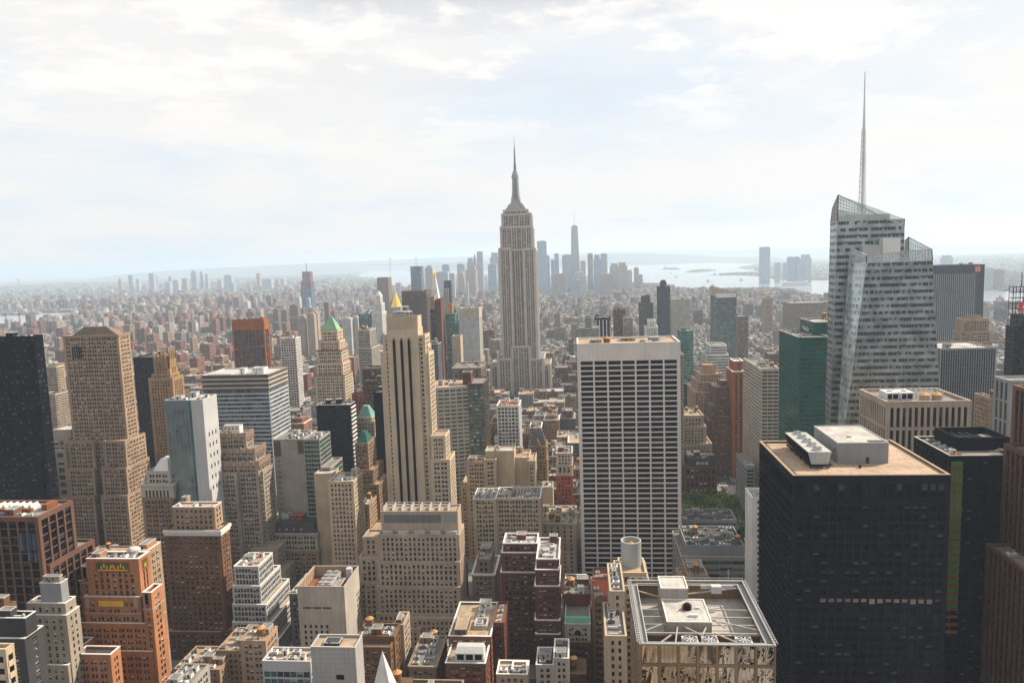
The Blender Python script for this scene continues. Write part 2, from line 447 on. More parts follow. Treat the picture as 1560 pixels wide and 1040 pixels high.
class Bd:
    def __init__(s, name, label, cat, wallm, Y, seed=None, group=None):
        s.name, s.wall, s.Y = name, wallm, Y
        s.seed = seed or (abs(hash((round(Y), len(label), label[0], label[-3:]))) % 9999 if False else sum(map(ord, label)))
        s.rg = rnd(s.seed); s.mb = MB([wallm]); s.panes = Panes(); s.tiers = []; s.label, s.cat, s.group = label, cat, group
        s.root = empty(name, (0, 0, 0)); tag(s.root, label, cat, group)
        s.loc = None; s.later = []
    def setloc(s, x, y):
        if s.loc is None: s.loc = (x, y, 0); s.root.location = s.loc
    def part(s, name, mats): 
        m = MB(mats if isinstance(mats, (list, tuple)) else [mats]); s.later.append((name, m, s.root)); return m
    def now(s, name, mb, parent=None, label=None):
        o = mb.build(name, parent or s.root, s.loc)
        if label: o['label'] = label
        return o
    def finish(s, gl=None, limit=100, pxmin=2.0):
        if s.mb.f: s.wallo = s.mb.build('wall', s.root, s.loc)
        for n, m, p in s.later:
            if m.f: m.build(n, p, s.loc)
        put_windows(s.panes, s.root, s.loc, gl or 'dark', s.Y, s.seed, limit, pxmin)
        return s
def tier(b, x0, x1, y0, y1, z0, z1, style, roof='tar', trim=None, cornice=0., blank='', par=1.1, wallm=None, faces='NWES'):
    """one storey block: core, facade strips on four sides, parapet, roof slab"""
    b.setloc((x0 + x1) / 2, (y0 + y1) / 2)
    w = wallm or b.wall; mb = b.mb; wi = mb.mi(w)
    s = ST[style] if isinstance(style, str) else style
    mb.box(x0, x1, y0, y1, z0, z1 - par, wi, bottom=False)
    tr = trim or w
    r = s['r'] if s else .0
    if s:
        n = b.panes
        sides = {'N': ((x0, y0), (x1, y0)), 'W': ((x1, y0), (x1, y1)), 'S': ((x1, y1), (x0, y1)), 'E': ((x0, y1), (x0, y0))}
        for k, (p, q) in sides.items():
            if k in blank or k not in faces:
                P = lambda u, v, p=p, q=q: np.array([p[0] + (q[0] - p[0]) * u, p[1] + (q[1] - p[1]) * u, z0 + (z1 - z0) * v])
                nn = np.cross(P(1, 0) - P(0, 0), P(0, 1) - P(0, 0)); nn = nn / np.linalg.norm(nn)
                strip(mb, P, nn, 0, 1, 0, 1, r, wi, r if k in 'NS' else 0., r if k in 'NS' else 0.)
                continue
            pn = None if (k == 'S' or (k == 'W' and x1 > 40) or (k == 'E' and x0 < -40)) else n
            # corner overlap only from N and S so that strips butt
            facade(mb, pn, (p[0], p[1], z0), (q[0], q[1], z0), (q[0], q[1], z1), (p[0], p[1], z1), s, w, corner=(k in 'NS'))
    mb.ring(x0, x1, y0, y1, 0, .4, z1 - par, z1 - .01, wi)
    pm = b.part('parapet' if not cornice else 'cornice', tr)
    o = r + .15 + cornice
    pm.ring(x0, x1, y0, y1, o, .5, z1 + (.0 if not cornice else -.8), z1 + .28, 0)
    rm = b.part('roof', roof)
    rm.box(x0 + .42, x1 - .42, y0 + .42, y1 - .42, z1 - par, z1 - par + .12, 0, bottom=False)
    b.tiers.append((x0, x1, y0, y1, z1))
    HEROES.append((x0 - r, x1 + r, y0 - r, y1 + r, z1))
    return (x0, x1, y0, y1, z1 - par + .12)
def tank(b, x, y, z, r=2.0, h=3.6, steel=False):
    m = MB(['wood' if not steel else 'light metal'])
    zl = z + 2.6
    m.cyl(x, y, r, r, zl, zl + h, 14, 0)
    for i in range(3): m.cyl(x, y, r + .05, r + .05, zl + .4 + i * h * .36, zl + .5 + i * h * .36, 14, 'dark metal')
    o = b.now('water_tank', m)
    c = MB(['light wood']); c.cyl(x, y, r + .25, .1, zl + h, zl + h + r * .7, 14, 0); b.now('tank_roof', c, o)
    l = MB(['dark metal'])
    for sx in (-1, 1):
        for sy in (-1, 1): l.box(x + sx * r * .6 - .12, x + sx * r * .6 + .12, y + sy * r * .6 - .12, y + sy * r * .6 + .12, z, zl)
    l.box(x - r * .75, x + r * .75, y - .1, y + .1, zl - .35, zl - .15)
    b.now('tank_stand', l, o)
def bulkhead(b, x0, x1, y0, y1, z, h, m=None, roof='grey roof'):
    q = MB([m or b.wall]); q.box(x0, x1, y0, y1, z, z + h, 0); q.ring(x0, x1, y0, y1, .12, .2, z + h, z + h + .3, 'light metal')
    q.box(x0 + .25, x1 - .25, y0 + .25, y1 - .25, z + h, z + h + .08, roof)
    cx = x0 + (x1 - x0) * .3
    q.box(cx, cx + 1.0, y0 - .06, y0 + .02, z, z + 2.1, 'dark metal')
    n = int((x1 - x0) / 3)
    for i in range(n): q.box(x0 + 1.4 + i * 3, x0 + 2.4 + i * 3, y0 - .05, y0 + .02, z + h * .55, z + h * .8, 'dark metal')
    return b.now('roof_bulkhead', q)
def ac(b, x, y, z, w=3., d=2.2, h=1.8, m='light metal'):
    q = MB([m]); q.box(x, x + w, y, y + d, z + .3, z + h, 0); q.box(x + .1, x + w - .1, y + .1, y + d - .1, z, z + .3, 'dark metal')
    q.cyl(x + w * .5, y + d * .5, min(w, d) * .38, min(w, d) * .38, z + h, z + h + .22, 12, 'dark metal')
    q.cyl(x + w * .5, y + d * .5, min(w, d) * .14, min(w, d) * .1, z + h + .22, z + h + .3, 8, m)
    for i in range(3): q.box(x + .15, x + w - .15, y - .03, y, z + .5 + i * .4, z + .7 + i * .4, 'dark metal')
    return b.now('air_handler', q)
def duct(b, x, y, z, L, dx=True, m='light metal'):
    q = MB([m]); w = .8
    if dx: q.box(x, x + L, y, y + w, z + .5, z + 1.2, 0); q.box(x + L, x + L + w, y, y + w, z, z + 1.9, 0); q.box(x, x + .3, y + .1, y + w - .1, z, z + .5, 'dark metal')
    else: q.box(x, x + w, y, y + L, z + .5, z + 1.2, 0); q.box(x, x + w, y + L, y + L + w, z, z + 1.9, 0); q.box(x + .1, x + w - .1, y, y + .3, z, z + .5, 'dark metal')
    return b.now('roof_duct', q)
def clutter(b, rect, n=5, tanks=1, bulk=1, bm=None):
    x0, x1, y0, y1, z = rect; rg = b.rg
    w, d = x1 - x0, y1 - y0
    if w < 5 or d < 5: return
    x0 += 1; x1 -= 1; y0 += 1; y1 -= 1; w -= 2; d -= 2
    if b.Y < 620 and n: n = int(n * 1.7 + 1)
    if n and w > 9 and d > 8 and b.Y < 900:
        q = MB(['steel']); yy = y0 + d * rg.uniform(.3, .7); xx = x0 + w * rg.uniform(.3, .7)
        q.box(x0, x1, yy, yy + .22, z + .25, z + .45); q.box(xx, xx + .22, y0, yy, z + .28, z + .48); q.box(xx + 1, xx + 1.15, y0, y1, z + .05, z + .2)
        for i in range(int(w / 3)): q.box(x0 + i * 3, x0 + i * 3 + .3, yy - .1, yy + .3, z, z + .24)
        b.now('roof_pipe', q)
    # lay out on a coarse grid so that nothing intersects
    gx, gy = max(1, int(w / 5)), max(1, int(d / 5)); cells = [(i, j) for i in range(gx) for j in range(gy)]
    rg.shuffle(cells); cw, cd = w / gx, d / gy
    used = 0
    for (i, j) in cells:
        cx, cy = x0 + i * cw, y0 + j * cd
        if bulk > 0:
            bulkhead(b, cx + .2, cx + cw - .3, cy + .2, cy + cd - .3, z, rg.uniform(2.8, 5), bm); bulk -= 1
        elif tanks > 0: tank(b, cx + cw / 2, cy + cd / 2, z, min(cw, cd) * .36, rg.uniform(3, 4)); tanks -= 1
        elif n > 0:
            k = rg.random()
            if k < .6: ac(b, cx + .4, cy + .4, z, min(cw - 1, rg.uniform(2, 4)), min(cd - 1, rg.uniform(1.6, 3)), rg.uniform(1.2, 2.4), rg.choice(('light metal', 'grey metal', 'white paint')))
            elif k < .85: duct(b, cx + .4, cy + .6, z, cw - 2, True)
            else: bulkhead(b, cx + .6, cx + cw * .6, cy + .6, cy + cd * .6, z, rg.uniform(1.5, 2.6), 'white brick')
            n -= 1
        else: break
def px_tiers(b, tiers, style, roof='tar', trim=None, clut=(4, 1, 1), **kw):
    """tiers: (xl, xr, yt, Y, D[, options]) measured on the sight lines of the front face, any order"""
    R_ = []
    for t in tiers:
        xl, xr, yt, Y, D = t[:5]; o = t[5] if len(t) > 5 else {}
        X0, Z0 = at(xl, yt, Y); X1, _ = at(xr, yt, Y)
        R_.append([X0, X1, Y, Y + D, Z0, o])
    out = []
    for i, (x0, x1, y0, y1, z, o) in enumerate(R_):
        base = 0
        for k, (a0, a1, b0, b1, zz, _) in enumerate(R_):
            if k != i and a0 - .6 <= x0 and a1 + .6 >= x1 and b0 - .6 <= y0 and b1 + .6 >= y1 and zz < z: base = max(base, zz - 1.1)
        e = i * .035
        k2 = dict(kw); k2.update({k: v for k, v in o.items() if k in ('cornice', 'blank', 'par', 'wallm', 'faces')})
        r = tier(b, x0 + e, x1 - e, y0 + e, y1 - e, base, z, o.get('style', style), o.get('roof', roof), o.get('trim', trim), **k2)
        out.append(r)
        c = o.get('clut', clut if i == 0 else None)
        if c: clutter(b, r, *c)
    return out
def B(name, label, cat, wallm, tiers, style='pair', roof='tar', trim=None, clut=(4, 1, 1), gl=None, limit=100, post=None, group=None, pxmin=2.0, **kw):
    b = Bd(name, label, cat, wallm, tiers[0][3], group=group)
    rs = px_tiers(b, tiers, style, roof, trim, clut, **kw)
    if post: post(b, rs)
    s = ST[style] if isinstance(style, str) else style
    b.finish(gl or (s['gl'] if s else 'dark'), limit, pxmin)
    return b
# ================================================================== THE TOWERS, nearest rows first
def roofbox(name, m, f):
    def g(b, rs): q = MB(m); f(q, rs); b.now(name, q)
    return g

# ---- far left, east of the avenue
B('office_tower', 'black glass office tower at the left edge of the photo', 'office tower', 'black metal',
  [(-70, 52, 515, 470, 8), (-70, 56, 640, 469, 10)], st('curtain', gl='black', bay=2.0), roof='tar', gl='black', clut=(7, 1, 2))
def lincoln(b, rs):
    x0, x1, y0, y1, z = rs[0]
    q = b.part('hip_roof', 'dusty brown'); q.hip(x0 + 3, x1 - 3, y0 + 5, y1 - 2, z, z + 8, .45, .5)
    c = b.part('roof_chiller', 'dark metal')
    for i in range(3): c.box(x0 + 8 + i * 6, x0 + 12 + i * 6, y0 + 1.2, y0 + 4, z, z + 1.8)
    a = b.part('gothic_window', 'glass dark')       # tall pointed openings near the top
    for i in range(5):
        cx = x0 + 7 + i * 2.0; w = 1.3; zt = z - 7
        a.poly([(cx, y0 - .42, zt - 12), (cx + w, y0 - .42, zt - 12), (cx + w, y0 - .42, zt - 1 - abs(i - 2)), (cx + w / 2, y0 - .42, zt + 1 - abs(i - 2)), (cx, y0 - .42, zt - 1 - abs(i - 2))])
B('brick_tower', 'tall tan brick tower with stepped wings and dark hipped roof at left', 'skyscraper', 'tan',
  [(96, 180, 512, 600, 16, S(cornice=.5, clut=())), (97, 185, 672, 596, 24), (103, 142, 672, 592, 28), (157, 190, 672, 588, 30),
   (103, 143, 714, 589, 32), (154, 192, 713, 584, 35), (104, 144, 756, 586, 36), (153, 194, 755, 580, 40)],
  st('pair', band=9, bay=4.7), roof='tan roof', post=lincoln)
B('concrete_building', 'concrete block with deep square window bays left of tan stepped tower', 'office building', 'grey stone',
  [(36, 100, 687, 590, 40), (42, 104, 668, 600, 30), (78, 108, 655, 606, 22, S(style='blank'))],
  st('deep', bay=7, fl=6.5, hf=.6, pat=(.25, .75)), roof='white roof', clut=(3, 0, 0))
B('stone_building', 'squat tan stone building with dull hipped roof at left edge', 'office building', 'tan',
  [(-40, 37, 708, 560, 30)], 'pair', roof='tan roof', clut=(0, 0, 0), post=roofbox('hip_roof', 'grey roof', lambda q, rs: q.hip(rs[0][0] + 1, rs[0][1] - 1, rs[0][2] + 1, rs[0][3] - 1, rs[0][4] + .3, rs[0][4] + 8, .4, .4)))
B('office_tower', 'black glass slab rising between two tan brick towers', 'office tower', 'black metal',
  [(203, 236, 545, 760, 40)], st('curtain', gl='black', bay=2.2), gl='black', clut=(3, 0, 1), limit=60)
B('apartment_tower', 'slim pink balconied apartment tower beside the black glass tower at left edge', 'apartment tower', 'pink stone',
  [(64, 84, 600, 900, 30, S(clut=())), (62, 86, 558, 925, 14, S(wallm='cream stone'))], st('ribbon', gl='dark', r=.3, rs=1.0, fl=3.2), limit=40)
def spikes(b, rs):
    x0, x1, y0, y1, z = rs[0]
    q = b.part('gothic_spire', 'gothic tan')
    n = 5
    for i in range(n):
        for (xx, yy) in ((x0 + (x1 - x0) * i / (n - 1), y0), (x0 + (x1 - x0) * i / (n - 1), y1), (x1, y0 + (y1 - y0) * i / (n - 1))):
            q.cyl(xx, yy, 1.3, 1.3, z - 8, z + 4, 6); q.cyl(xx, yy, 1.3, .12, z + 4, z + 13, 6)
    c = b.part('crown', 'gothic tan'); c.hip(x0 + 3, x1 - 3, y0 + 3, y1 - 3, z, z + 7, .5, .5)
B('gothic_tower', 'tan gothic tower crowned with a ring of pointed spires', 'skyscraper', 'gothic tan',
  [(235, 257, 548, 740, 14, S(clut=())), (232, 259, 570, 737, 17), (227, 262, 576, 734, 21)], 'vert', roof='tan roof', post=spikes)
def glasswhite(b, rs):
    pass
b = Bd('office_tower', 'narrow tower with reflective glass front and blank white western wall', 'office tower', 'light metal', 500)
XA, Z = at(251, 610, 500); XB, _ = at(286, 607, 500); XC, _ = at(308, 605, 500)
r1 = tier(b, XA, XB, 500, 521, 0, Z, st('curtain', gl='silver', bay=3, fl=3.7, hf=.86, tb=7, top='blue grey panel', r=.12, rs=.06, sp='seafoam glass'), wallm='grey metal', roof='grey roof', trim='light metal', blank='W')
q = b.part('corner_glazing', 'glass teal'); q.cyl(XB + .8, 501.2, 1.6, 1.6, 0, Z - .2, 16)
r2 = tier(b, XB + 2.0, XC, 500.2, 521, 0, Z + .1, None, roof='grey roof', trim='white brick')
pw = b.part('side_window', 'glass dark')
for i, j in [(i, j) for j in range(6) for i in range(3)]:
    yy = 505 + i * 5; zz = Z - 28 - j * 8 - i * 0; pw.box(XC - .1, XC + .08, yy, yy + 1.4, zz, zz + 3)
clutter(b, (XA, XC, 501, 520, r1[4]), 5, 0, 2)
b.finish('sheen', 100)
def roofwhite(b, rs):
    x0, x1, y0, y1, z = rs[0]
    q = b.part('cap_band', 'light metal')
    for i in range(3): q.ring(x0, x1, y0, y1, .42, -.2, z - 3.6 - i * 4.2, z - 2.2 - i * 4.2)
    for (a, c, d, e, h) in ((.52, .60, 8, 14, 6), (.68, .86, 12, 22, 5.5)): bulkhead(b, x0 + (x1 - x0) * a, x0 + (x1 - x0) * c, y0 + d, y0 + e, z, h, 'white paint', 'white roof')
    q = b.part('roof_louvre', 'light metal')
    for i in range(8): q.box(x0 + 3 + i * 3, x0 + 5 + i * 3, y0 + 6, y0 + 36, z + .1, z + 1.4)
B('office_slab', 'broad office slab with blue glass bands and pale pink roof', 'office building', 'light metal',
  [(307, 408, 572, 660, 46, S(clut=()))], st('ribbon', gl='blue', tb=15, top='umber', pat=(.05, .95), bay=2.4, fl=3.9, hf=.62, rs=.4), roof='white roof', trim='light metal', post=roofwhite, gl='blue')
B('office_tower', 'tower with bronze orange piers and dark glass strips', 'office tower', 'bronze',
  [(354, 401, 487, 1050, 15)], st('slot', bay=6, pat=(.16, .84), tb=16, hf=.9, r=1.1, gl='navy'), roof='tar', clut=(3, 0, 1), gl='navy')
B('office_building', 'small pale office tower with dense square window grid right of bronze tower', 'office tower', 'white brick',
  [(427, 450, 515, 1130, 20)], st('grid', bay=4, fl=4.2, hf=.62), clut=(2, 1, 1), limit=100)
def mercantile(b, rs):
    x0, x1, y0, y1, z = rs[0]
    q = b.part('copper_roof', 'pale green roof'); q.hip(x0 + .5, x1 - .5, y0 + .5, y1 - .5, z + .3, z + 16, .12, .1)
    c = b.part('gilded_balcony', 'gold'); c.ring(x0, x1, y0, y1, .7, .1, z - 1.2, z - .5)
    a = b.part('arched_window', 'glass dark'); X0, X1, Y0, Y1, Z = rs[1]; cx = (X0 + X1) / 2; f = Y0 - .45
    a.poly([(cx - 2.6, f, Z - 42), (cx + 2.6, f, Z - 42), (cx + 2.6, f, Z - 22), (cx + 1.8, f, Z - 20), (cx, f, Z - 19), (cx - 1.8, f, Z - 20), (cx - 2.6, f, Z - 22)])
B('stone_tower', 'cream stone tower with pale green pyramid roof and gilded trim', 'skyscraper', 'warm limestone',
  [(489, 514, 503, 824, 18, S(clut=())), (486, 517, 519, 822, 20), (483, 520, 534, 819, 24, S(cornice=.8)), (482, 522, 553, 816, 27), (480, 525, 572, 813, 30, S(cornice=.4))],
  st('pair', bay=5.2, tb=3), roof='tan roof', trim='rust', post=mercantile)
B('office_tower', 'black glass tower with striped sunlit west side below green pyramid tower', 'office tower', 'black metal',
  [(482, 533, 617, 660, 15)], st('curtain', gl='black', bay=1.8, sp='black frame'), roof='gravel', gl='black', clut=(4, 0, 2), trim='light metal',
  post=lambda b, rs: [b.part('sun_louvre', 'white paint').box(rs[0][1] + .3, rs[0][1] + 1.2, rs[0][2] + .5, rs[0][3] - .5, rs[0][4] - 3 - i * 3.9, rs[0][4] - 1.6 - i * 3.9) for i in range(32)])
def pyr(m, h, f=.2, nm='pyramid_roof'):
    return lambda b, rs: b.part(nm, m).hip(rs[0][0] + .3, rs[0][1] - .3, rs[0][2] + .3, rs[0][3] - .3, rs[0][4] + .3, rs[0][4] + .3 + h, f, f)
B('stone_tower', 'pink grey tower with blunt teal pyramid roof right of the black tower', 'office tower', 'pink stone',
  [(543, 566, 636, 690, 18, S(clut=())), (540, 570, 642, 688, 22), (540, 576, 665, 686, 28)], st('grid', bay=3.2, fl=3.7, gl='teal'), gl='teal', roof='white roof', post=pyr('teal roof', 11, .35))
B('gothic_building', 'narrow brown tower with dark green hipped roof beside the black tower', 'office building', 'brown stone',
  [(541, 560, 675, 610, 20, S(clut=())), (541, 568, 716, 606, 34), (545, 577, 738, 604, 40)], 'pair', roof='tan roof', post=pyr('green metal', 9, .3))
b_ = Bd('office_building', 'blank grey slab with stepped green glass wing', 'office building', 'concrete', 560)
XA, Z = at(416, 669, 560); XB, _ = at(462, 669, 560); XC, _ = at(486, 669, 560); XD, Z2 = at(503, 712, 560)
r = tier(b_, XA, XB, 560, 590, 0, Z, None, roof='grey roof', trim='light metal')
r2 = tier(b_, XB + .1, XC, 560.3, 586, 0, Z - .3, st('curtain', gl='green', bay=2.4, pat=(.06, .94)), roof='grey roof')
r3 = tier(b_, XC + .1, XD, 560.6, 590, 0, Z2, st('curtain', gl='green', bay=2.4, pat=(.06, .94), fl=4.2), roof='grey roof')
q = b_.part('dark_panel', 'umber'); q.box(XA + .2, XA + 6, 559.9, 560.1, Z - 14, Z - 1.3); q.box(XB - 5, XB - .1, 559.9, 560.1, Z - 12, Z - 1.3)
q = b_.part('louvre', 'dark metal')
for i in range(10): q.box(XA + 2.2, XA + 5, 559.88, 560.02, Z - 18 - i * 4.5, Z - 17.4 - i * 4.5)
clutter(b_, (XA, XC, 562, 584, Z - 1), 6, 0, 2, 'light metal'); b_.finish('green')
# ---- the crenellated grey tower
def crown(b, rs):
    q = b.part('terracotta_crown', 'rose terracotta')
    for k, (x0, x1, y0, y1, z) in enumerate(rs[:3]):
        n = max(3, int((x1 - x0) / 5))
        for i in range(n + 1):
            xx = x0 + (x1 - x0) * i / n
            q.cyl(xx, y0 - .4, .7, .7, z - 5, z + 1.6, 6); q.cyl(xx, y0 - .4, .7, .2, z + 1.6, z + 2.6, 6)
            if i < n: q.box(xx + 1, xx + (x1 - x0) / n - 1, y0 - .9, y0 - .45, z - 2.2, z + .8)
        for i in range(n + 1):
            yy = y0 + (y1 - y0) * i / n
            q.cyl(x1 + .4, yy, .7, .7, z - 5, z + 1.6, 6)
            if i < n: q.box(x1 + .45, x1 + .9, yy + 1, yy + (y1 - y0) / n - 1, z - 2.2, z + .8)
    x0, x1, y0, y1, z = rs[0]; bulkhead(b, x0 + 6, x1 - 6, y0 + 3, y0 + 9, z, 6, 'stucco', 'white roof')
B('stone_tower', 'grey stone tower with scalloped rose terracotta crown in three steps', 'skyscraper', 'grey stone',
  [(326, 374, 660, 530, 12, S(clut=())), (316, 388, 684, 527, 18), (312, 392, 704, 524, 22), (330, 360, 720, 520, 24), (384, 400, 718, 530, 20), (384, 422, 835, 515, 14), (396, 434, 868, 511, 18)],
  st('pair', bay=4.4), roof='grey roof', post=crown)
B('stone_building', 'small white temple topped building with colonnade right of tan stepped tower', 'office building', 'brown stone',
  [(223, 259, 718, 500, 26, S(wallm='pale stone', clut=())), (216, 262, 738, 496, 40, S(style=st('vert', fl=12, hf=.92, tb=4, bay=2.6), cornice=.8, wallm='pale stone')), (216.5, 262, 758, 495, 42)], 'pair', roof='tan roof',
  post=lambda b, rs: (b.part('pyramid_roof', 'white paint').hip(rs[0][0] + 3, rs[0][1] - 3, rs[0][2] + 3, rs[0][3] - 3, rs[0][4] + .3, rs[0][4] + 8, .45, .45)))
# ---- bottom left group
g_ = Bd('office_building', 'dark glass block framed in rust granite ribs at lower left', 'office building', 'rust granite', 330)
XA, Z = at(-60, 787, 330); XB, _ = at(57, 787, 330)
r = tier(g_, XA, XB, 330, 354, 0, Z, st('slot', bay=5.2, pat=(.2, .8), fl=4.2, r=.8, rs=.25, tb=2.2, sp='rust granite', hf=.86, gl='black'), roof='grey roof')
r2 = tier(g_, XA, XB + 1.2, 333, 366, 0, Z - 26, st('slot', bay=5.2, pat=(.2, .8), fl=4.2, r=.8, rs=.25, tb=2.2, hf=.86, gl='black'), roof='grey roof')
q = g_.part('skylight', 'light metal')
x0, x1, y0, y1, z = r
for i in range(9): q.hexa([(x1 - 44 + i * 3.6, y0 + 12, z), (x1 - 40.6 + i * 3.6, y0 + 12, z), (x1 - 40.6 + i * 3.6, y0 + 18, z), (x1 - 44 + i * 3.6, y0 + 18, z)],
    [(x1 - 42.5 + i * 3.6, y0 + 12, z + 3), (x1 - 42.3 + i * 3.6, y0 + 12, z + 3), (x1 - 42.3 + i * 3.6, y0 + 18, z + 3), (x1 - 42.5 + i * 3.6, y0 + 18, z + 3)])
q = g_.part('corner_bay', 'glass navy')
for i in range(3): q.cyl(x1 - 8.6 + i * 3.2, y0 + .6, 1.9, 1.9, Z - 17, Z - 8, 8)
for i in range(2): q.cyl(x1 - 5.4 + i * 3.2, y0 + .6, 1.8, 1.8, Z - 23, Z - 18, 8)
q = g_.part('roof_machinery', 'rust'); q.box(x1 - 44, x1 - 11, y0 + 9.5, y0 + 11.5, z, z + 1.6); q.box(x1 - 7, x1 - 4, y0 + 12, y0 + 20, z, z + 3)
clutter(g_, (x1 - 60, x1 - 3, y0 + 1, y0 + 9, z), 9, 0, 1); clutter(g_, (x1 - 40, x1 - 9, y0 + 18.2, y0 + 23, z), 5, 0, 0, 'tan')
g_.finish('black')
def french(b, rs):
    x0, x1, y0, y1, z = rs[0]
    for side in (0, 1):
        p = MB(['clay tile'])
        if side == 0:
            a, c = x0 + 5, x1 - 5; f = y0 - .95
            p.box(a - .6, c + .6, f, f + .12, z - 6.2, z - .3)
            p.box(a, c, f - .08, f, z - 5.6, z - .9, 'lawn')
            p.box(a + .3, c - .3, f - .12, f - .08, z - 5.3, z - 4.7, 'gold')
            mid = (a + c) / 2
            for k, (rr, mm) in enumerate(((2.1, 'clay tile'), (1.6, 'gold'), (1.1, 'clay tile'))):
                p.poly([(mid + rr * math.cos(t), f - .14 - k * .03, z - 4.7 + rr * 1.5 * math.sin(t)) for t in [math.pi * i / 10 for i in range(11)]], mm)
            for sx in (-1, 1):
                for i in range(3): p.box(mid + sx * (3.1 + i * 1.5) - .35, mid + sx * (3.1 + i * 1.5) + .35, f - .13, f - .08, z - 4.4 + (i % 2), z - 2.6 + (i % 2), 'gold')
        else:
            f = x1 + .95; a, c = y0 + 2.4, y1 - 2.4
            p.box(f - .12, f, a - .6, c + .6, z - 6.2, z - .3); p.box(f, f + .08, a, c, z - 5.6, z - .9, 'lawn'); p.box(f + .08, f + .12, a + .8, c - .8, z - 5, z - 3, 'gold')
        b.now('tile_mosaic', p)
    q = b.part('ornament_band', 'gold'); X0, X1, Y0, Y1, Z = rs[1]; q.box(X0 + 8, X1 - 9, Y0 - .62, Y0 - .4, Z - 4.2, Z - 1.2)
    q = b.part('terracotta_trim', 'rose terracotta')
    for r in rs[1:5]:
        q.ring(r[0], r[1], r[2], r[3], .55, .1, r[4] - 8.5, r[4] - 7.6)
        for xx in (r[0] + 2, r[1] - 2): q.box(xx - 1.2, xx + 1.2, r[2] - .75, r[2] - .42, r[4] - 5, r[4] + .3)
    q = MB(['white roof']); q.cyl(x0 + 20, y0 + 9, 3.2, 3.2, z, z + 2.5, 16); q.cyl(x0 + 20, y0 + 9, 3.2, 2.2, z + 2.5, z + 3.4, 16); b.now('round_vent', q)
B('brick_tower', 'orange brick tower with green and gold tile panel near its top', 'skyscraper', 'orange brick',
  [(134, 210, 850, 350, 8.5, S(style=st('vert', bay=3.2, pat=(.5, .5), hf=.7, tb=7.5), clut=(6, 0, 1))), (128, 213, 908, 348, 11), (124, 134, 862, 351, 7), (116, 125, 884, 352, 8), (217, 230, 902, 346, 10),
   (114, 231, 948, 346.5, 12.5), (113, 232, 990, 345.5, 14.5), (74, 114, 992, 330, 14.5), (115, 168, 996, 322, 8), (205, 226, 838, 362, 12, S(wallm='tan', roof='tan roof', clut=(3, 0, 1)))],
  st('pair', bay=4.4, pat=(.34, .25, .14, .27), tb=3), roof='tar', trim='stucco', post=french)
def whitecap(b, rs):
    x0, x1, y0, y1, z = rs[1]
    q = b.part('stone_cornice', 'white paint'); q.ring(x0, x1, y0, y1, 1.4, .3, z - 1.5, z + .6); q.ring(x0, x1, y0, y1, .8, .1, z - 3.2, z - 1.5)
    bulkhead(b, x0 + 5, x0 + 9, y0 + 14, y0 + 18, rs[0][4], 4, 'tan')
B('brick_tower', 'brown brick tower with white cornice and setback tan penthouse', 'skyscraper', 'brown brick',
  [(263, 326, 772, 455, 10, S(wallm='tan', trim='stucco', clut=(3, 0, 0))), (252, 335, 806, 452, 12), (252.5, 335.5, 842, 451.3, 13.3), (250, 337, 962, 447, 20), (337, 356, 960, 449, 18)],
  st('single', bay=3.5, pat=(.5, .5)), roof='gravel', post=whitecap, trim=None)
B('stone_building', 'grey stepped building with louvred rooftop plant beside rust granite block', 'office building', 'grey stone',
  [(60, 92, 888, 317, 5, S(clut=(3, 0, 2), wallm='grey metal', style='blank')), (42, 99, 918, 316, 7), (40, 101, 936, 315, 9), (66, 103, 1012, 313, 12)],
  st('single', bay=3.4, pat=(.62, .38)), roof='grey roof', trim='white brick')
B('office_building', 'dark grey building with white roof edge in lower left corner', 'office building', 'charcoal',
  [(-30, 37, 971, 262, 10, S(clut=())), (-10, 38, 941, 263, 6, S(style='blank', wallm='dark metal', clut=(3, 0, 1)))], st('single', bay=5, pat=(.7, .3)), roof='tar', trim='white brick')
B('office_building', 'cream ribbon windowed building cut by the left bottom corner', 'office building', 'cream stone',
  [(-40, 8, 988, 222, 3.6)], st('ribbon', bay=6, fl=4.2, pat=(.2, .8), gl='black', hf=.5), gl='black', roof='tan roof', clut=(1, 0, 0))
B('brick_building', 'small brown brick house block behind the dark grey corner building', 'building', 'brown brick', [(-20, 8, 925, 300, 6)], 'pair', clut=(2, 0, 1), roof='tan roof')
zig = [(357, 393, 862, 440, 22, S(trim='white brick', roof='gravel'))]
for i in range(5): zig.append((355 - i * .3, 396 + i * 9, 893 + i * 27 if i else 892, 437 - i * 2, 32 + i * 6, S(trim='white brick', roof='gravel')))
B('office_building', 'grey ziggurat office block with white grid windows and five setbacks', 'office building', 'light metal', zig,
  st('grid', bay=2.2, fl=3.5, pat=(.2, .8), hf=.72, gl='black', tb=1.6), clut=(3, 0, 1), gl='dark')
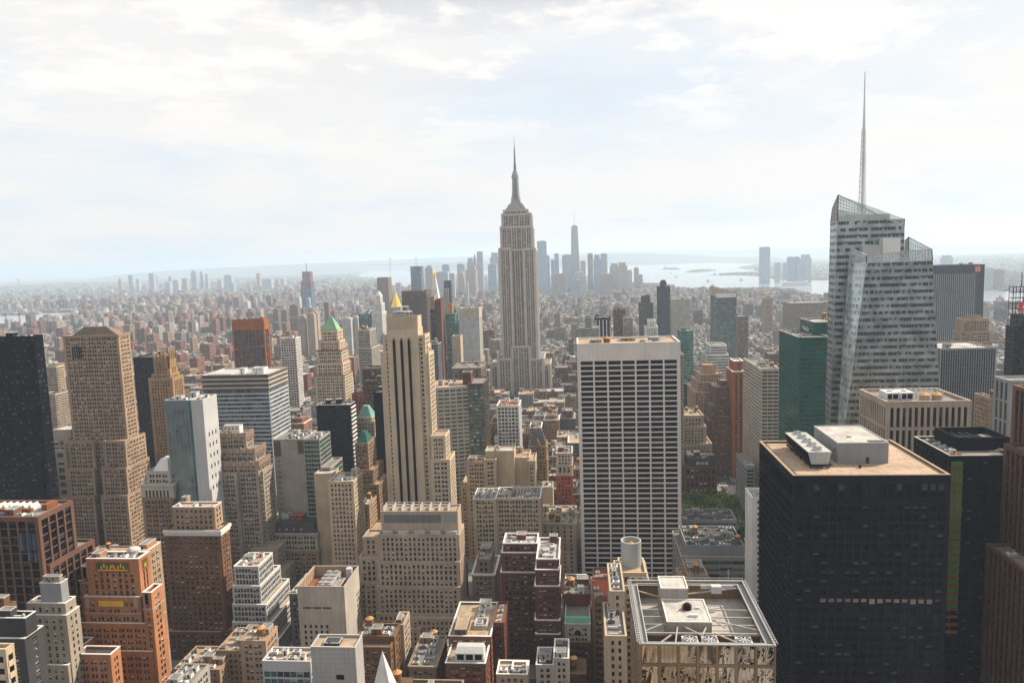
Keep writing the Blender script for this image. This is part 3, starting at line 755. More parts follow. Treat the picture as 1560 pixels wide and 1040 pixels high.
def beige_roof(b, rs):
    x0, x1, y0, y1, z = rs[0]
    q = MB(['steel']); q.box(x0 + 9, x0 + 18, y0 + 8, y0 + 28, z, z + 4)
    for i in range(4):
        for j in range(2): q.cyl(x0 + 11 + j * 4.4, y0 + 10.5 + i * 5, 1.8, 1.8, z + 4, z + 4.8, 12, 'grey metal')
    b.now('cooling_tower', q)
    bulkhead(b, x0 + 19.5, x0 + 23, y0 + 8, y0 + 20, z, 3, 'rust')
    q = MB(['tan roof']); [q.box(x0 + .5, x0 + .9, y0 + 2 + i * 3, y0 + 2.4 + i * 3, z, z + 6) for i in range(10)]; q.ring(x0 + .45, x1 - .45, y0 + .45, y1 - .45, 0, .25, z + .2, z + 6.3, 'tan'); b.now('roof_screen', q)
    m = MB(['light metal']); m.cyl(x1 - 4, y1 - 6, 2, 2, z, z + 8, 14); b.now('vent_drum', m)
    m = b.part('slot_vent', 'dark metal')
    for i in range(3): m.box(x0 + 3 + i * 6, x0 + 8 + i * 6, y0 - .08, y0 + .02, z - 7, z - 6)
    m = b.part('window_reveal', 'glass dark')
    for j in range(12):
        for i in range(5): m.box(x0 + 3 + i * 3.3, x0 + 4.3 + i * 3.3, y0 - .07, y0 + .02, z - 19 - j * 3.5, z - 17 - j * 3.5)
        for i in range(6): m.box(x1 - .02, x1 + .07, y0 + 22 + i * 3, y0 + 23.2 + i * 3, z - 10 - j * 3.5, z - 8 - j * 3.5)
B('office_building', 'beige limestone block with blank lit west wall and sunken roof plant', 'office building', 'pale stone',
  [(452, 524, 893, 400, 29, S(clut=(), par=6.6))], 'blank', roof='rust', post=beige_roof)
def mansard(b, rs):
    x0, x1, y0, y1, z = rs[0]
    q = b.part('mansard_roof', 'slate'); q.hip(x0 - .3, x1 + .3, y0 - .3, y1 + .3, z + .28, z + 9, .8, .8)
    d = b.part('dormer_window', 'glass pale')
    for i in range(4): d.box(x0 + 6 + i * 6, x0 + 7.6 + i * 6, y0 + .3, y0 + 2, z + 3.0, z + 5)
    bulkhead(b, x0 + 14, x0 + 24, y0 + 7, y0 + 14, z + 9, 4.5, 'clay tile', 'clay tile')
    ac(b, x0 + 6, y0 + 8, z + 9, 6, 5, 5)
B('stone_building', 'mansard roofed stone building with red rooftop box below grey tower', 'building', 'tan',
  [(413, 483, 812, 545, 20, S(cornice=.8, clut=(), wallm='pale stone')), (411, 485, 838, 543, 23, S(cornice=.5)), (408, 488, 906, 541, 26)],
  'pair', roof='tan roof', post=mansard)
B('stone_building', 'cream slim building with lit windowed west side left of striped cream tower', 'office building', 'cream stone',
  [(500, 538, 733, 520, 23, S(style='single')), (478, 506, 722, 548, 16, S(style='blank'))], st('single', bay=3), roof='white roof', clut=(3, 0, 1))
B('stone_building', 'low tan building stepped in terraces left of striped cream tower', 'office building', 'tan',
  [(548, 562, 768, 580, 24), (546, 572, 812, 570, 30), (560, 583, 742, 620, 30)], 'single', roof='gravel', clut=(2, 1, 0))
# ---- the striped tower beside the avenue
def stripes(b, rs):
    x0, x1, y0, y1, z = rs[1]
    q = b.part('recessed_window_strip', 'glass black'); s_ = b.part('pilaster', 'warm limestone')
    zt = rs[1][4] - 6
    for i, f in enumerate((.16, .40, .64)):
        cx = x0 + (x1 - x0) * f + 1.6; q.box(cx - 1.05, cx + 1.05, y0 - .50, y0 + .2, 0, zt - 2); q.box(cx - .5, cx + .5, y0 - .52, y0 + .2, zt - 2, zt)
        for sx in (-1, 1): s_.box(cx + sx * 1.5 - .3, cx + sx * 1.5 + .3, y0 - .75, y0 + .1, 0, zt - 1)
    X0, X1, Y0, Y1, Z = rs[0]
    for i in range(18): s_.box(X0 + 1 + i * (X1 - X0 - 2) / 18, X0 + 1.5 + i * (X1 - X0 - 2) / 18, Y0 - .35, Y0, Z - 9, Z + .9)
    t = MB(['light metal'])
    for (a, c, d, e, h0, h1) in ((3, 17, 4, 14, 0, 4.5), (6, 15, 6, 12, 4.5, 8.5)):
        for xx in (X0 + a, X0 + c): 
            for yy in (Y0 + d, Y0 + e): t.beam((xx, yy, Z + h0), (xx, yy, Z + h1), .35)
        t.box(X0 + a, X0 + c, Y0 + d, Y0 + e, Z + h1 - .4, Z + h1)
        t.beam((X0 + a, Y0 + d, Z + h0), (X0 + c, Y0 + d, Z + h1 - .4), .2)
    b.now('roof_frame', t)
    ac(b, X0 + 5, Y0 + 6, Z + .1, 8, 5, 3.5)
B('limestone_tower', 'cream limestone tower with three dark vertical stripes on its front', 'skyscraper', 'warm limestone',
  [(589, 636, 483, 559.5, 14, S(style='blank', clut=())), (588.5, 636.5, 502, 557, 18, S(style='blank', clut=())), (583, 647, 512, 559, 18), (580, 653, 540, 560, 20),
   (656, 678, 664, 557, 20), (656, 685, 700, 554, 24), (647, 652, 526, 566, 12)],
  st('pair', bay=5.2, fl=3.6, r=.3), roof='tan roof', post=stripes)
def terra(b, rs):
    x0, x1, y0, y1, z = rs[0]
    t = MB(['light metal'])
    for i in range(8):
        a = x0 + 1 + i * (x1 - x0 - 2) / 8; t.box(a, a + .3, y0 + 2, y0 + 12, z, z + 3.4); t.box(a, a + 5.4, y0 + 2, y0 + 2.3, z + 3.1, z + 3.4); t.box(a, a + 5.4, y0 + 7, y0 + 7.3, z + 3.1, z + 3.4)
    t.box(x0 + 1, x1 - 2, y0 + 11.7, y0 + 12, z + 3.1, z + 3.4); b.now('pipe_rack', t)
    g = MB(['grey metal']); g.box(x0 + 2, x1 - 11, y0 - .12, y0 + .05, z - 6.5, z - 1.2); g.box(x1 - 9, x1 - 1.5, y0 - .12, y0 + .05, z - 6.5, z - 1.2)
    [g.box(x0 + 2, x1 - 11, y0 - .2, y0 - .12, z - 6.3 + i * .7, z - 6.05 + i * .7, 'dark metal') for i in range(8)]
    b.now('louvre_panel', g)
    n = MB(['white roof']); Y0 = rs[1][2]; Z1 = rs[1][4]
    [n.box(x0 + 1 + i * 10.5, x0 + 8 + i * 10.5, y0 - 2.8, y0 - .4, Z1, Z1 + 3) for i in range(5)]; b.now('terrace_shed', n)
    
B('office_building', 'wide limestone building in stepped tiers of small dark windows, bottom centre', 'office building', 'pink stone',
  [(580, 697, 779, 454, 14, S(style='blank', clut=())), (577, 699, 814, 451, 19), (575, 700, 855, 449, 22), (574.5, 700.5, 893, 447, 25), (574, 701, 934, 445, 28), (553, 576, 818, 460, 14),
   (547, 576, 849, 454, 20), (545, 576, 886, 452, 24), (625, 701, 941, 439, 30), (541, 640, 956, 436, 28)],
  st('deep', bay=3.0, fl=3.5, pat=(.5, .5)), roof='tan roof', post=terra)
B('brick_building', 'brick building with tan sunlit west wall and round tank at bottom centre', 'building', 'brown brick',
  [(600, 614, 951, 366, 14, S(clut=(6, 0, 1), wallm='pink stone')), (545, 600, 968, 352, 13, S(clut=(8, 1, 1), roof='grey roof')), (545, 594, 985, 346, 5.5, S(roof='grey roof'))], 'pair', roof='gravel')
def panelb(b, rs):
    x0, x1, y0, y1, z = rs[0]; bulkhead(b, x0 + 5, x0 + 12, y0 + 3, y0 + 8, z, 1.2, 'dark metal', 'tar')
B('office_building', 'grey panel clad cube with flat beige roof at bottom centre', 'office building', 'panel grey',
  [(473, 541, 985, 300, 11, S(clut=(), style='blank'))], 'blank', roof='gravel', trim='light metal', post=lambda b, rs: (panelb(b, rs), b.part('window', 'glass black').box(rs[0][0] + 11, rs[0][0] + 14.5, rs[0][2] - .1, rs[0][2] + .05, rs[0][4] - 14, rs[0][4] - 11.8)))
B('office_building', 'low glass fronted building with pale terrace left of grey cube', 'office building', 'light metal',
  [(400, 472, 1006, 312, 12, S(clut=(5, 0, 0)))], st('curtain', gl='teal', bay=3, tb=5), gl='teal', roof='tan roof')
B('stone_building', 'low rooftops of tan stone building below brown brick tower', 'building', 'tan',
  [(266, 334, 1018, 372, 24, S(clut=(9, 0, 2))), (330, 372, 990, 384, 26, S(clut=(5, 0, 2)))], 'single', roof='tan roof')
B('stone_building', 'small tan building between brown brick tower and grey ziggurat', 'building', 'tan',
  [(366, 404, 975, 350, 15, S(clut=(5, 1, 1)))], 'pair', roof='tan roof')
q = Bd('spire', 'white four sided stone spire top poking up at bottom centre', 'spire', 'white brick', 262)
x, z = at(576, 1003, 262); q.setloc(x, 262 + 6)
q.mb.hip(x - 6, x + 6, 262, 274, z - 24, z, .0, .0); q.mb.box(x - 7, x + 7, 261, 275, 0, z - 24)
fn = q.part('gilded_finial', 'gold')
for sx in (-1, 1):
    for sy in (-1, 1): fn.cyl(x + sx * 6, 268 + sy * 6, .5, .5, z - 24, z - 19.5, 8); fn.cyl(x + sx * 6, 268 + sy * 6, .6, .05, z - 19.5, z - 17.5, 8)
q.finish()
HEROES.append((x - 7, x + 7, 261, 275, z))
b = Bd('brick_building', 'small brown rooftop carrying a round wooden tank beside the white spire', 'building', 'brown brick', 285)
x, z = at(604, 1026, 285); b.setloc(x, 285); b.mb.box(x - 5, x + 5, 280, 292, 0, z - 5.6); tank(b, x, 286, z - 5.6, 1.9, 3.2); b.finish()
def redpent(b, rs):
    x0, x1, y0, y1, z = rs[1]
    q = MB(['white paint']); q.box(x0 + 4.5, x0 + 19, y0 + 2, y0 + 9, z, z + 5)
    q.hexa([(x0 + 4.3, y0 + 1.8, z + 5), (x0 + 19.2, y0 + 1.8, z + 5), (x0 + 19.2, y0 + 9, z + 5), (x0 + 4.3, y0 + 9, z + 5)], [(x0 + 5, y0 + 5, z + 7), (x0 + 18.5, y0 + 5, z + 7), (x0 + 18.5, y0 + 9, z + 7), (x0 + 5, y0 + 9, z + 7)], 'light metal')
    for i in range(3): q.box(x0 + 5.4 + i * 4.6, x0 + 8.9 + i * 4.6, y0 + 1.92, y0 + 2.05, z + 1.6, z + 4.4, 'glass black')
    b.now('penthouse', q)
    x0, x1, y0, y1, z = rs[0]
    bulkhead(b, x0 + 3, x0 + 9, y0 + 1, y0 + 16, z, 4, 'brown brick', 'tan roof')
    q = MB(['white roof']); q.ring(x0 + 12, x0 + 19, y0 + 9, y0 + 18, 0, .8, z, z + 2.2); b.now('light_well', q)
    clutter(b, (x0 + 11, x1 - 2, y0 + 19, y1 - 1, z), 6, 0, 1, 'white brick'); ac(b, x0 + 13, y0 + 11, z, 3.4, 4, 2.4)
B('brick_building', 'red brick building with white glazed penthouse on its roof, bottom centre', 'building', 'rust granite',
  [(684, 747, 968, 362, 38, S(clut=())), (679, 739, 1009, 344, 50, S(clut=()))], st('pair', bay=5.4, fl=3.6, sp='clay tile'), roof='tan roof', trim='white paint', post=redpent)
B('brick_building', 'dark red brick wing with bare tan roof right of white penthouse building', 'building', 'red brick',
  [(752, 767, 948, 372, 24)], st('pair', bay=4.4), roof='gravel', clut=(2, 0, 0))
B('brick_building', 'shadowed dark brick building with wooden tank below limestone tiers', 'building', 'dark brick',
  [(638, 682, 1003, 392, 26, S(clut=(6, 1, 1)))], st('pair', bay=4.4), roof='grey roof')
# ---- centre
def redwhite(b, rs):
    for r in rs: b.part('white_coping', 'white paint').ring(r[0], r[1], r[2], r[3], .6, .25, r[4] + 1.3, r[4] + 1.75)
    x0, x1, y0, y1, z = rs[0]
    q = MB(['white roof'])
    q.cyl(x0 + 5, y0 + 12, 2.4, 2.4, z, z + 3, 14); q.cyl(x0 + 9, y0 + 18, 1.8, 1.8, z, z + 2.4, 14); q.box(x0 + 3, x0 + 10, y0 + 4, y0 + 8, z, z + 2); b.now('vent_stack', q)
B('brick_building', 'dark red brick building with white roof edges in stepped terraces', 'office building', 'red brick',
  [(818, 851, 852, 432, 34, S(clut=(4, 0, 1))), (816, 851, 868, 428, 30), (815, 852, 893, 425, 30), (767, 818, 828, 455, 17, S(clut=(5, 0, 1))), (764, 819, 842, 452, 22), (763, 820, 872, 449, 26), (815, 853, 945, 422, 34), (816, 853, 966, 420, 36)],
  st('pair', bay=4.8, fl=3.5), roof='white roof', post=redwhite, trim='white paint', gl='dark')
def copper(b, rs):
    x0, x1, y0, y1, z = rs[0]
    q = b.part('copper_roof', 'copper green'); q.hexa([(x0 - .3, y0 - .3, z - 4), (x1 + .3, y0 - .3, z - 4), (x1 + .3, y0 + 6, z - 4), (x0 - .3, y0 + 6, z - 4)], [(x0 + .3, y0 + 3.5, z + 3), (x1 - .3, y0 + 3.5, z + 3), (x1 - .3, y0 + 6, z + 3), (x0 + .3, y0 + 6, z + 3)])
    g = b.part('arched_gable', 'pale stone'); cx = (x0 + x1) / 2
    g.hexa([(cx + 3.6 * math.cos(t), y0 - .9, z - 5 + 4.4 * math.sin(t)) for t in [math.pi * i / 8 for i in range(9)]], [(cx + 3.6 * math.cos(t), y0 + .6, z - 5 + 4.4 * math.sin(t)) for t in [math.pi * i / 8 for i in range(9)]])
    a = b.part('arched_window', 'glass dark'); a.poly([(cx + 2.1 * math.cos(t), y0 - .95, z - 4.9 + 2.8 * math.sin(t)) for t in [math.pi * i / 8 for i in range(9)]])
    for i in range(4): a.box(x0 + 2.2 + i * (x1 - x0 - 4.4) / 3.0 - .4, x0 + 2.2 + i * (x1 - x0 - 4.4) / 3.0 + .4, y0 + .6, y0 + 1.4, z - 1.8, z - .2)
B('brick_building', 'narrow red brick building with green copper roof over arched stone gable', 'building', 'red brick',
  [(861, 899, 950, 408, 30, S(clut=(), wallm='pale stone')), (860.5, 900, 978, 406, 34), (858, 900, 905, 432, 22, S(wallm='red brick', clut=(4, 1, 1), style='blank'))], st('pair', bay=3.6), roof='grey roof', post=copper)
B('brick_building', 'narrow brown building with round arched parapet right of copper roofed building', 'building', 'brown stone',
  [(902, 930, 912, 416, 30, S(clut=(1, 0, 0)))], st('pair', bay=4.6, fl=4, pat=(.2, .34, .12, .34)), roof='clay tile',
  post=lambda b, rs: b.part('arched_parapet', 'brown stone').hexa([((rs[0][0] + rs[0][1]) / 2 + 3.6 * math.cos(t), rs[0][2] - .4, rs[0][4] + 1.2 + 2.4 * math.sin(t)) for t in [math.pi * i / 8 for i in range(9)]], [((rs[0][0] + rs[0][1]) / 2 + 3.6 * math.cos(t), rs[0][2] + .3, rs[0][4] + 1.2 + 2.4 * math.sin(t)) for t in [math.pi * i / 8 for i in range(9)]]))
B('brick_building', 'orange brown roofed block with arched penthouse in front of white gridded tower', 'building', 'brown stone',
  [(905, 946, 888, 490, 26, S(clut=(2, 0, 1))), (900, 948, 925, 460, 26, S(roof='rust', clut=(5, 1, 1)))], 'single', roof='rust')
B('stone_building', 'narrow beige apartment block with small windows left of trussed roof', 'apartment building', 'cream stone',
  [(930, 951, 900, 322, 30, S(clut=(4, 0, 0))), (923, 954, 968, 300, 30, S(clut=(3, 0, 0)))], st('single', bay=3.6, pat=(.62, .38)), roof='grey roof')
def drum(b, rs):
    x0, x1, y0, y1, z = rs[0]; cx, cy = (x0 + x1) / 2, (y0 + y1) / 2 + 3
    n = 24; q = MB(['silver']); R1, R2 = 5.1, 4.5
    a = [(math.cos(2 * math.pi * i / n), math.sin(2 * math.pi * i / n)) for i in range(n)]
    for i in range(n):
        j = (i + 1) % n
        for (ra, rb, z0, z1) in ((R1, R1, z, z + 13), (R1, R2, z + 13, z + 13), (R2, R2, z + 13, z + 9)):
            q.poly([(cx + ra * a[i][0], cy + ra * a[i][1], z0), (cx + ra * a[j][0], cy + ra * a[j][1], z0), (cx + rb * a[j][0], cy + rb * a[j][1], z1), (cx + rb * a[i][0], cy + rb * a[i][1], z1)], 'light metal' if ra != rb else 'silver')
    o = b.now('tank_enclosure', q); t = MB(['wood']); t.cyl(cx, cy, 3.7, 3.7, z + 2, z + 9.5, 16); t.cyl(cx, cy, 3.9, .15, z + 9.5, z + 12.4, 16, 'light wood'); b.now('water_tank', t, o)
B('stone_building', 'beige building carrying a round silver drum around its water tank', 'building', 'cream stone',
  [(945, 984, 872, 350, 18, S(clut=())), (940, 990, 892, 346, 30, S(clut=(5, 0, 0)))], 'single', roof='tan roof', post=drum)
B('office_tower', 'white gridded concrete slab tower with black glass bands in the centre', 'office tower', 'travertine',
  [(880, 1035, 524, 545, 40, S(clut=()))], st('grace'), roof='gravel', gl='black',
  post=lambda b, rs: (bulkhead(b, rs[0][0] + 9, rs[0][0] + 18, rs[0][2] + 6, rs[0][2] + 14, rs[0][4], 3, 'tan', 'tan roof'), tank(b, rs[0][0] + 22, rs[0][2] + 12, rs[0][4] - 2, 2.6, 3), bulkhead(b, rs[0][0] + 33, rs[0][0] + 44, rs[0][2] + 20, rs[0][2] + 30, rs[0][4], 2.2, 'tan'),
    b.part('dish_enclosure', 'grey metal').cyl(rs[0][0] + 58, rs[0][2] + 20, 4.5, 4.5, rs[0][4], rs[0][4] + 3, 18), b.part('roof_beam', 'light metal').beam((rs[0][0] + 50, rs[0][2] + 6, rs[0][4] + .6), (rs[0][0] + 68, rs[0][2] + 34, rs[0][4] + .6), .8), ac(b, rs[0][0] + 46, rs[0][2] + 8, rs[0][4], 5, 5, 1.6)))
B('stone_building', 'small gable fronted tan building with dark hipped roofs left of white gridded tower', 'building', 'gothic tan',
  [(806, 832, 680, 720, 26, S(clut=())), (805, 833, 700, 718, 30)], 'single', roof='slate',
  post=lambda b, rs: (b.part('gable_roof', 'slate').hip(rs[0][0], rs[0][1], rs[0][2], rs[0][3], rs[0][4] + .3, rs[0][4] + 14, .5, .05), b.part('gable', 'gothic tan').hexa([(rs[0][0] + 5, rs[0][2] - .6, rs[0][4]), (rs[0][0] + 12, rs[0][2] - .6, rs[0][4]), (rs[0][0] + 12, rs[0][2] + 2, rs[0][4])], [(rs[0][0] + 8.4, rs[0][2] - .6, rs[0][4] + 9), (rs[0][0] + 8.6, rs[0][2] - .6, rs[0][4] + 9), (rs[0][0] + 8.6, rs[0][2] + 2, rs[0][4] + 9)])))
B('brick_building', 'slim ornate building with red brick shaft and pale arcade top', 'building', 'clay tile',
  [(848, 871, 690, 640, 24, S(wallm='pale stone', clut=(5, 0, 1), cornice=.6)), (847.8, 871.5, 708, 638.5, 26, S(wallm='pale stone', style=st('single', fl=6, bay=4.4, hf=.6), cornice=.5)), (847, 872, 724, 637, 28)], 'single', roof='grey roof', trim='pale stone')
B('stone_building', 'brown stone building with red pyramid roof left of white gridded building', 'office building', 'dusty brown',
  [(716, 746, 656, 730, 28, S(clut=())), (715, 747, 664, 728, 32, S(cornice=.5))], 'pair', roof='clay tile', post=pyr('clay tile', 12, .1))
B('office_building', 'white gridded office building with red trimmed rooftop in the middle distance', 'office building', 'white paint',
  [(757, 790, 618, 740, 30, S(clut=(5, 0, 2)))], st('grid', bay=3.4, fl=3.8, hf=.68, gl='dark', pat=(.25, .75)), roof='clay tile', trim='stucco')
B('office_building', 'cream masonry block with blank stair tower and stepped wings', 'office building', 'cream stone',
  [(739, 783, 687, 620, 18, S(clut=(3, 0, 0), style='blank', roof='white roof')), (711, 740, 703, 614, 20, S(clut=(2, 0, 1))), (738, 755, 700, 612, 24), (783, 806, 697, 626, 26, S(clut=(1, 0, 1), blank='N')), (804, 815, 702, 622, 26), (702, 712, 740, 618, 30)],
  st('pair', bay=4.4), roof='gravel')
B('office_building', 'wide cream building with flat grey roof and paired windows below stair tower', 'office building', 'cream stone',
  [(721, 755, 760, 528, 26, S(clut=(5, 0, 0))), (755, 823, 759, 530, 27, S(clut=(10, 0, 2)))], st('pair', bay=4.6, tb=1.6), roof='grey roof', trim='white brick')
B('stone_building', 'pinkish building crowded with rooftop machinery left of white gridded tower', 'office building', 'pink stone',
  [(823, 877, 797, 548, 40, S(clut=(12, 2, 3), cornice=.6))], st('single', bay=4.6, pat=(.7, .3)), roof='tan roof')
B('stone_building', 'small cream stair block right of wide cream building', 'building', 'cream stone', [(826, 842, 742, 590, 16)], 'blank', roof='white roof', clut=(1, 0, 0))
def curvy():
    b = Bd('office_building', 'curved teal glass ribbon building behind the striped cream tower', 'office building', 'pale stone', 660)
    xa, z = at(640, 590, 660); xb, _ = at(712, 590, 660); xc, _ = at(738, 584, 672)
    b.setloc((xa + xb) / 2, 680)
    pts = []; n = 8
    for i in range(n + 1):
        t = i / n; pts.append((xa + (xb - xa) * t, 660 - 5 * math.sin(math.pi * (.25 + t * .75)) + 5 * t))
    s = st('ribbon', gl='teal', bay=4, fl=3.7, hf=.52, r=.15, rs=.5)
    for p, q_ in zip(pts[:-1], pts[1:]): facade(b.mb, b.panes, (*p, 0), (*q_, 0), (*q_, z), (*p, z), s, 'pale stone', corner=False)
    b.mb.hexa([(p[0], p[1] + .02, 0) for p in pts] + [(xb, 700, 0), (xa, 700, 0)], [(p[0], p[1] + .02, z - .4) for p in pts] + [(xb, 700, z - .4), (xa, 700, z - .4)])
    b.part('roof', 'gravel').hexa([(p[0], p[1] + .5, z - .4) for p in pts] + [(xb - .5, 699, z - .4), (xa, 699, z - .4)], [(p[0], p[1] + .5, z - .3) for p in pts] + [(xb - .5, 699, z - .3), (xa, 699, z - .3)])
    HEROES.append((xa, xb, 655, 700, z))
    tier(b, xb + .3, xc, 664, 702, 0, z + 2, st('curtain', gl='brown', bay=2.5), wallm='umber', roof='grey roof')
    bulkhead(b, xb - 6, xb + 2, 672, 684, z + .2, 11, 'maroon', 'tar'); clutter(b, (xb - 30, xb - 8, 668, 696, z - .3), 6, 0, 1)
    b.finish('teal')
curvy()
B('stone_tower', 'tan hotel block with tall dark arched windows in front of blue windowed tower', 'office building', 'dusty brown',
  [(689, 732, 561, 900, 50, S(cornice=.6, clut=(8, 0, 2))), (688, 733, 600, 890, 60, S(cornice=.5))], st('vert', bay=5.5, fl=5), roof='grey roof')
B('office_tower', 'pale tower gridded with bright blue windows left of tallest tower', 'office tower', 'pale stone',
  [(699, 729, 470, 1060, 34, S(wallm='pale stone', style=st('grid', gl='sky', bay=6, fl=3.9, hf=.55, pat=(.3, .7), tb=15)))], st('grid', gl='sky'), gl='sky', roof='tan roof', clut=(4, 0, 1), limit=100)
B('office_tower', 'blank beige slab in front of greenish glass tower', 'office tower', 'pink stone', [(688, 701, 512, 1000, 22)], 'blank', clut=(2, 0, 0), roof='lawn')
B('office_tower', 'greenish glass tower with orange lit top floors', 'office tower', 'teal roof',
  [(679, 693, 478, 1150, 30), (683, 689, 462, 1160, 12, S(wallm='light wood', style='blank')), (681, 699, 492, 1148, 26)], st('curtain', gl='teal', bay=3, fl=4), gl='teal', limit=40)  # top block simply has an orange wall colour
B('office_tower', 'slim twin slab tower of dark red brick with white edge', 'apartment tower', 'maroon',
  [(663, 671, 456, 1120, 30, S(style='blank')), (654, 661, 451, 1130, 24, S(wallm='pink stone')), (655, 665, 472, 1122, 26, S(wallm='dark metal', style=st('ribbon', gl='navy')))], 'single', clut=(), limit=40)
B('office_tower', 'slim grey building with white edge below the dark red twin slab', 'apartment tower', 'grey metal', [(655, 667, 524, 960, 24)], st('curtain', gl='navy'), gl='navy', limit=40)
B('office_tower', 'wide dark brown slab tower behind the striped cream tower', 'office tower', 'umber',
  [(612, 649, 444, 1650, 60)], st('grid', gl='brown', bay=5, fl=4.5, tb=10), gl='brown', clut=(3, 0, 1), limit=40)
def goldpyr(b, rs):
    x0, x1, y0, y1, z = rs[0]
    b.part('gold_pyramid', 'gold').hexa([((x0 + x1) / 2 + 15 * math.cos(t), (y0 + y1) / 2 + 15 * math.sin(t), z) for t in [math.pi / 4 * i + .39 for i in range(8)]], [((x0 + x1) / 2 + 2 * math.cos(t), (y0 + y1) / 2 + 2 * math.sin(t), z + 36) for t in [math.pi / 4 * i + .39 for i in range(8)]])
    b.part('lantern', 'gold').cyl((x0 + x1) / 2, (y0 + y1) / 2, 2, .2, z + 36, z + 47, 8)
B('stone_tower', 'distant tower with bright gold pyramid above the striped cream tower', 'skyscraper', 'pale stone',
  [(593, 610, 468, 1900, 34, S(clut=())), (588, 614, 480, 1890, 60)], 'single', post=goldpyr, roof='grey roof', limit=30)
def metlife(b, rs):
    x0, x1, y0, y1, z = rs[0]
    b.part('spire_roof', 'white brick').hip(x0, x1, y0, y1, z, z + 52, .28, .28); b.part('gilded_cupola', 'gold').cyl((x0 + x1) / 2, (y0 + y1) / 2, 4, 3.5, z + 52, z + 60, 8)
    b.part('gilded_tip', 'gold').cyl((x0 + x1) / 2, (y0 + y1) / 2, 3.5, .2, z + 60, z + 68, 8)
B('stone_tower', 'white campanile tower with steep spire and gold lantern', 'skyscraper', 'white brick', [(656, 668, 455, 1760, 24, S(clut=()))], 'single', post=metlife, limit=20)
B('office_tower', 'slender dark tower with black glass top right of gold lantern spire', 'apartment tower', 'grey metal',
  [(676, 686, 428, 1850, 22, S(wallm='dark metal', clut=())), (675, 683, 440, 1845, 20, S(wallm='pale stone'))], st('ribbon', gl='navy', fl=5), gl='navy', limit=20)
B('office_tower', 'blue glass tower with slanted top far behind the gold pyramid', 'office tower', 'haze blue', [(625, 641, 406, 3050, 50)], st('curtain', gl='blue', bay=6, fl=6), gl='blue', clut=(), limit=20)
B('office_tower', 'white tower between blue glass tower and gold lantern spire', 'office tower', 'white brick', [(647, 659, 408, 3300, 50)], 'single', clut=(), limit=20)
B('office_tower', 'unfinished tower with orange safety mesh over its upper floors', 'office tower', 'haze blue',
  [(460, 472, 414, 3900, 40, S(wallm='orange mesh', clut=())), (458, 473, 428, 3895, 50, S(wallm='clay tile')), (458, 474, 438, 3890, 60)], st('curtain', gl='blue', bay=6, fl=6), gl='blue', limit=10,
  post=lambda b, rs: b.part('crane_mast', 'rust').beam(((rs[0][0] + rs[0][1]) / 2, rs[0][2] + 10, rs[0][4]), ((rs[0][0] + rs[0][1]) / 2, rs[0][2] + 10, rs[0][4] + 50), 2.5))
B('office_tower', 'lone brown slab left of the blue glass tower, far off', 'apartment tower', 'brown stone', [(574, 591, 423, 3200, 60)], 'single', clut=(), limit=10)
B('stone_tower', 'distant white tower with pointed crown above classical white block', 'office tower', 'white brick',
  [(572, 579, 450, 2250, 26, S(clut=())), (570, 581, 462, 2240, 36), (558, 582, 476, 2220, 50)], 'vert', post=lambda b, rs: b.part('crown', 'white brick').hip(rs[0][0], rs[0][1], rs[0][2], rs[0][3], rs[0][4], rs[0][4] + 14, .2, .2), limit=20)
B('apartment_tower', 'pale stone tower with shaded glass front left of the striped cream tower', 'apartment tower', 'pale stone', [(545, 563, 503, 1000, 30), (546, 566, 530, 990, 40)], 'grid', clut=(2, 1, 1), limit=60)
B('office_tower', 'dark glass curved tower left of striped cream tower, middle distance', 'office tower', 'grey metal', [(546, 566, 478, 1300, 40)], st('curtain', gl='teal', bay=4, fl=4), gl='teal', limit=40, clut=(2, 0, 1))
B('office_building', 'plain black narrow box left of striped cream tower', 'office tower', 'black metal', [(569, 583, 598, 640, 20)], 'blank', clut=(2, 0, 1))
B('brick_building', 'dark brown stepped building left of striped cream tower behind the black box', 'office building', 'umber', [(556, 588, 580, 780, 40), (552, 590, 562, 800, 24), (536, 560, 600, 800, 36, S(wallm='clay tile'))], 'pair', clut=(3, 1, 1), limit=60)

B('brick_building', 'low dark brown arcaded building between two red brick towers at bottom centre', 'building', 'umber', [(771, 820, 984, 462, 26, S(clut=(8, 1, 1)))], st('single', bay=4.6, pat=(.4, .6), fl=4.6, hf=.65), roof='tar')
B('stone_building', 'low cream terrace parapets with planters at bottom centre edge', 'building', 'cream stone', [(757, 803, 1026, 330, 12, S(clut=(2, 0, 0))), (780, 802, 1019, 334, 7, S(clut=()))], 'single', roof='tan roof', trim='stucco',
  post=lambda b, rs: [b.part('planter_bush', 'lawn').cyl(rs[0][0] + 1.5 + i * 5, rs[0][2] + 1.5, .9, .4, rs[0][4], rs[0][4] + 1.8, 7) for i in range(3)])
B('brick_building', 'white edged dark rooftop building with machinery beside small tank, bottom centre', 'building', 'stucco', [(844, 866, 1002, 372, 20, S(clut=(5, 0, 1))), (817, 843, 1012, 376, 18, S(clut=(5, 0, 1)))], 'single', roof='tar', trim='white paint')
b = Bd('brick_building', 'low dark roof with a wooden water tank in front of copper roofed building', 'building', 'umber', 380)
x, z = at(874, 1012, 380); b.setloc(x, 380); b.mb.box(x - 4, x + 7, 376, 392, 0, z - 3); tank(b, x, 382, z - 3, 1.9, 3.4); b.finish(); HEROES.append((x - 4, x + 7, 376, 392, z))
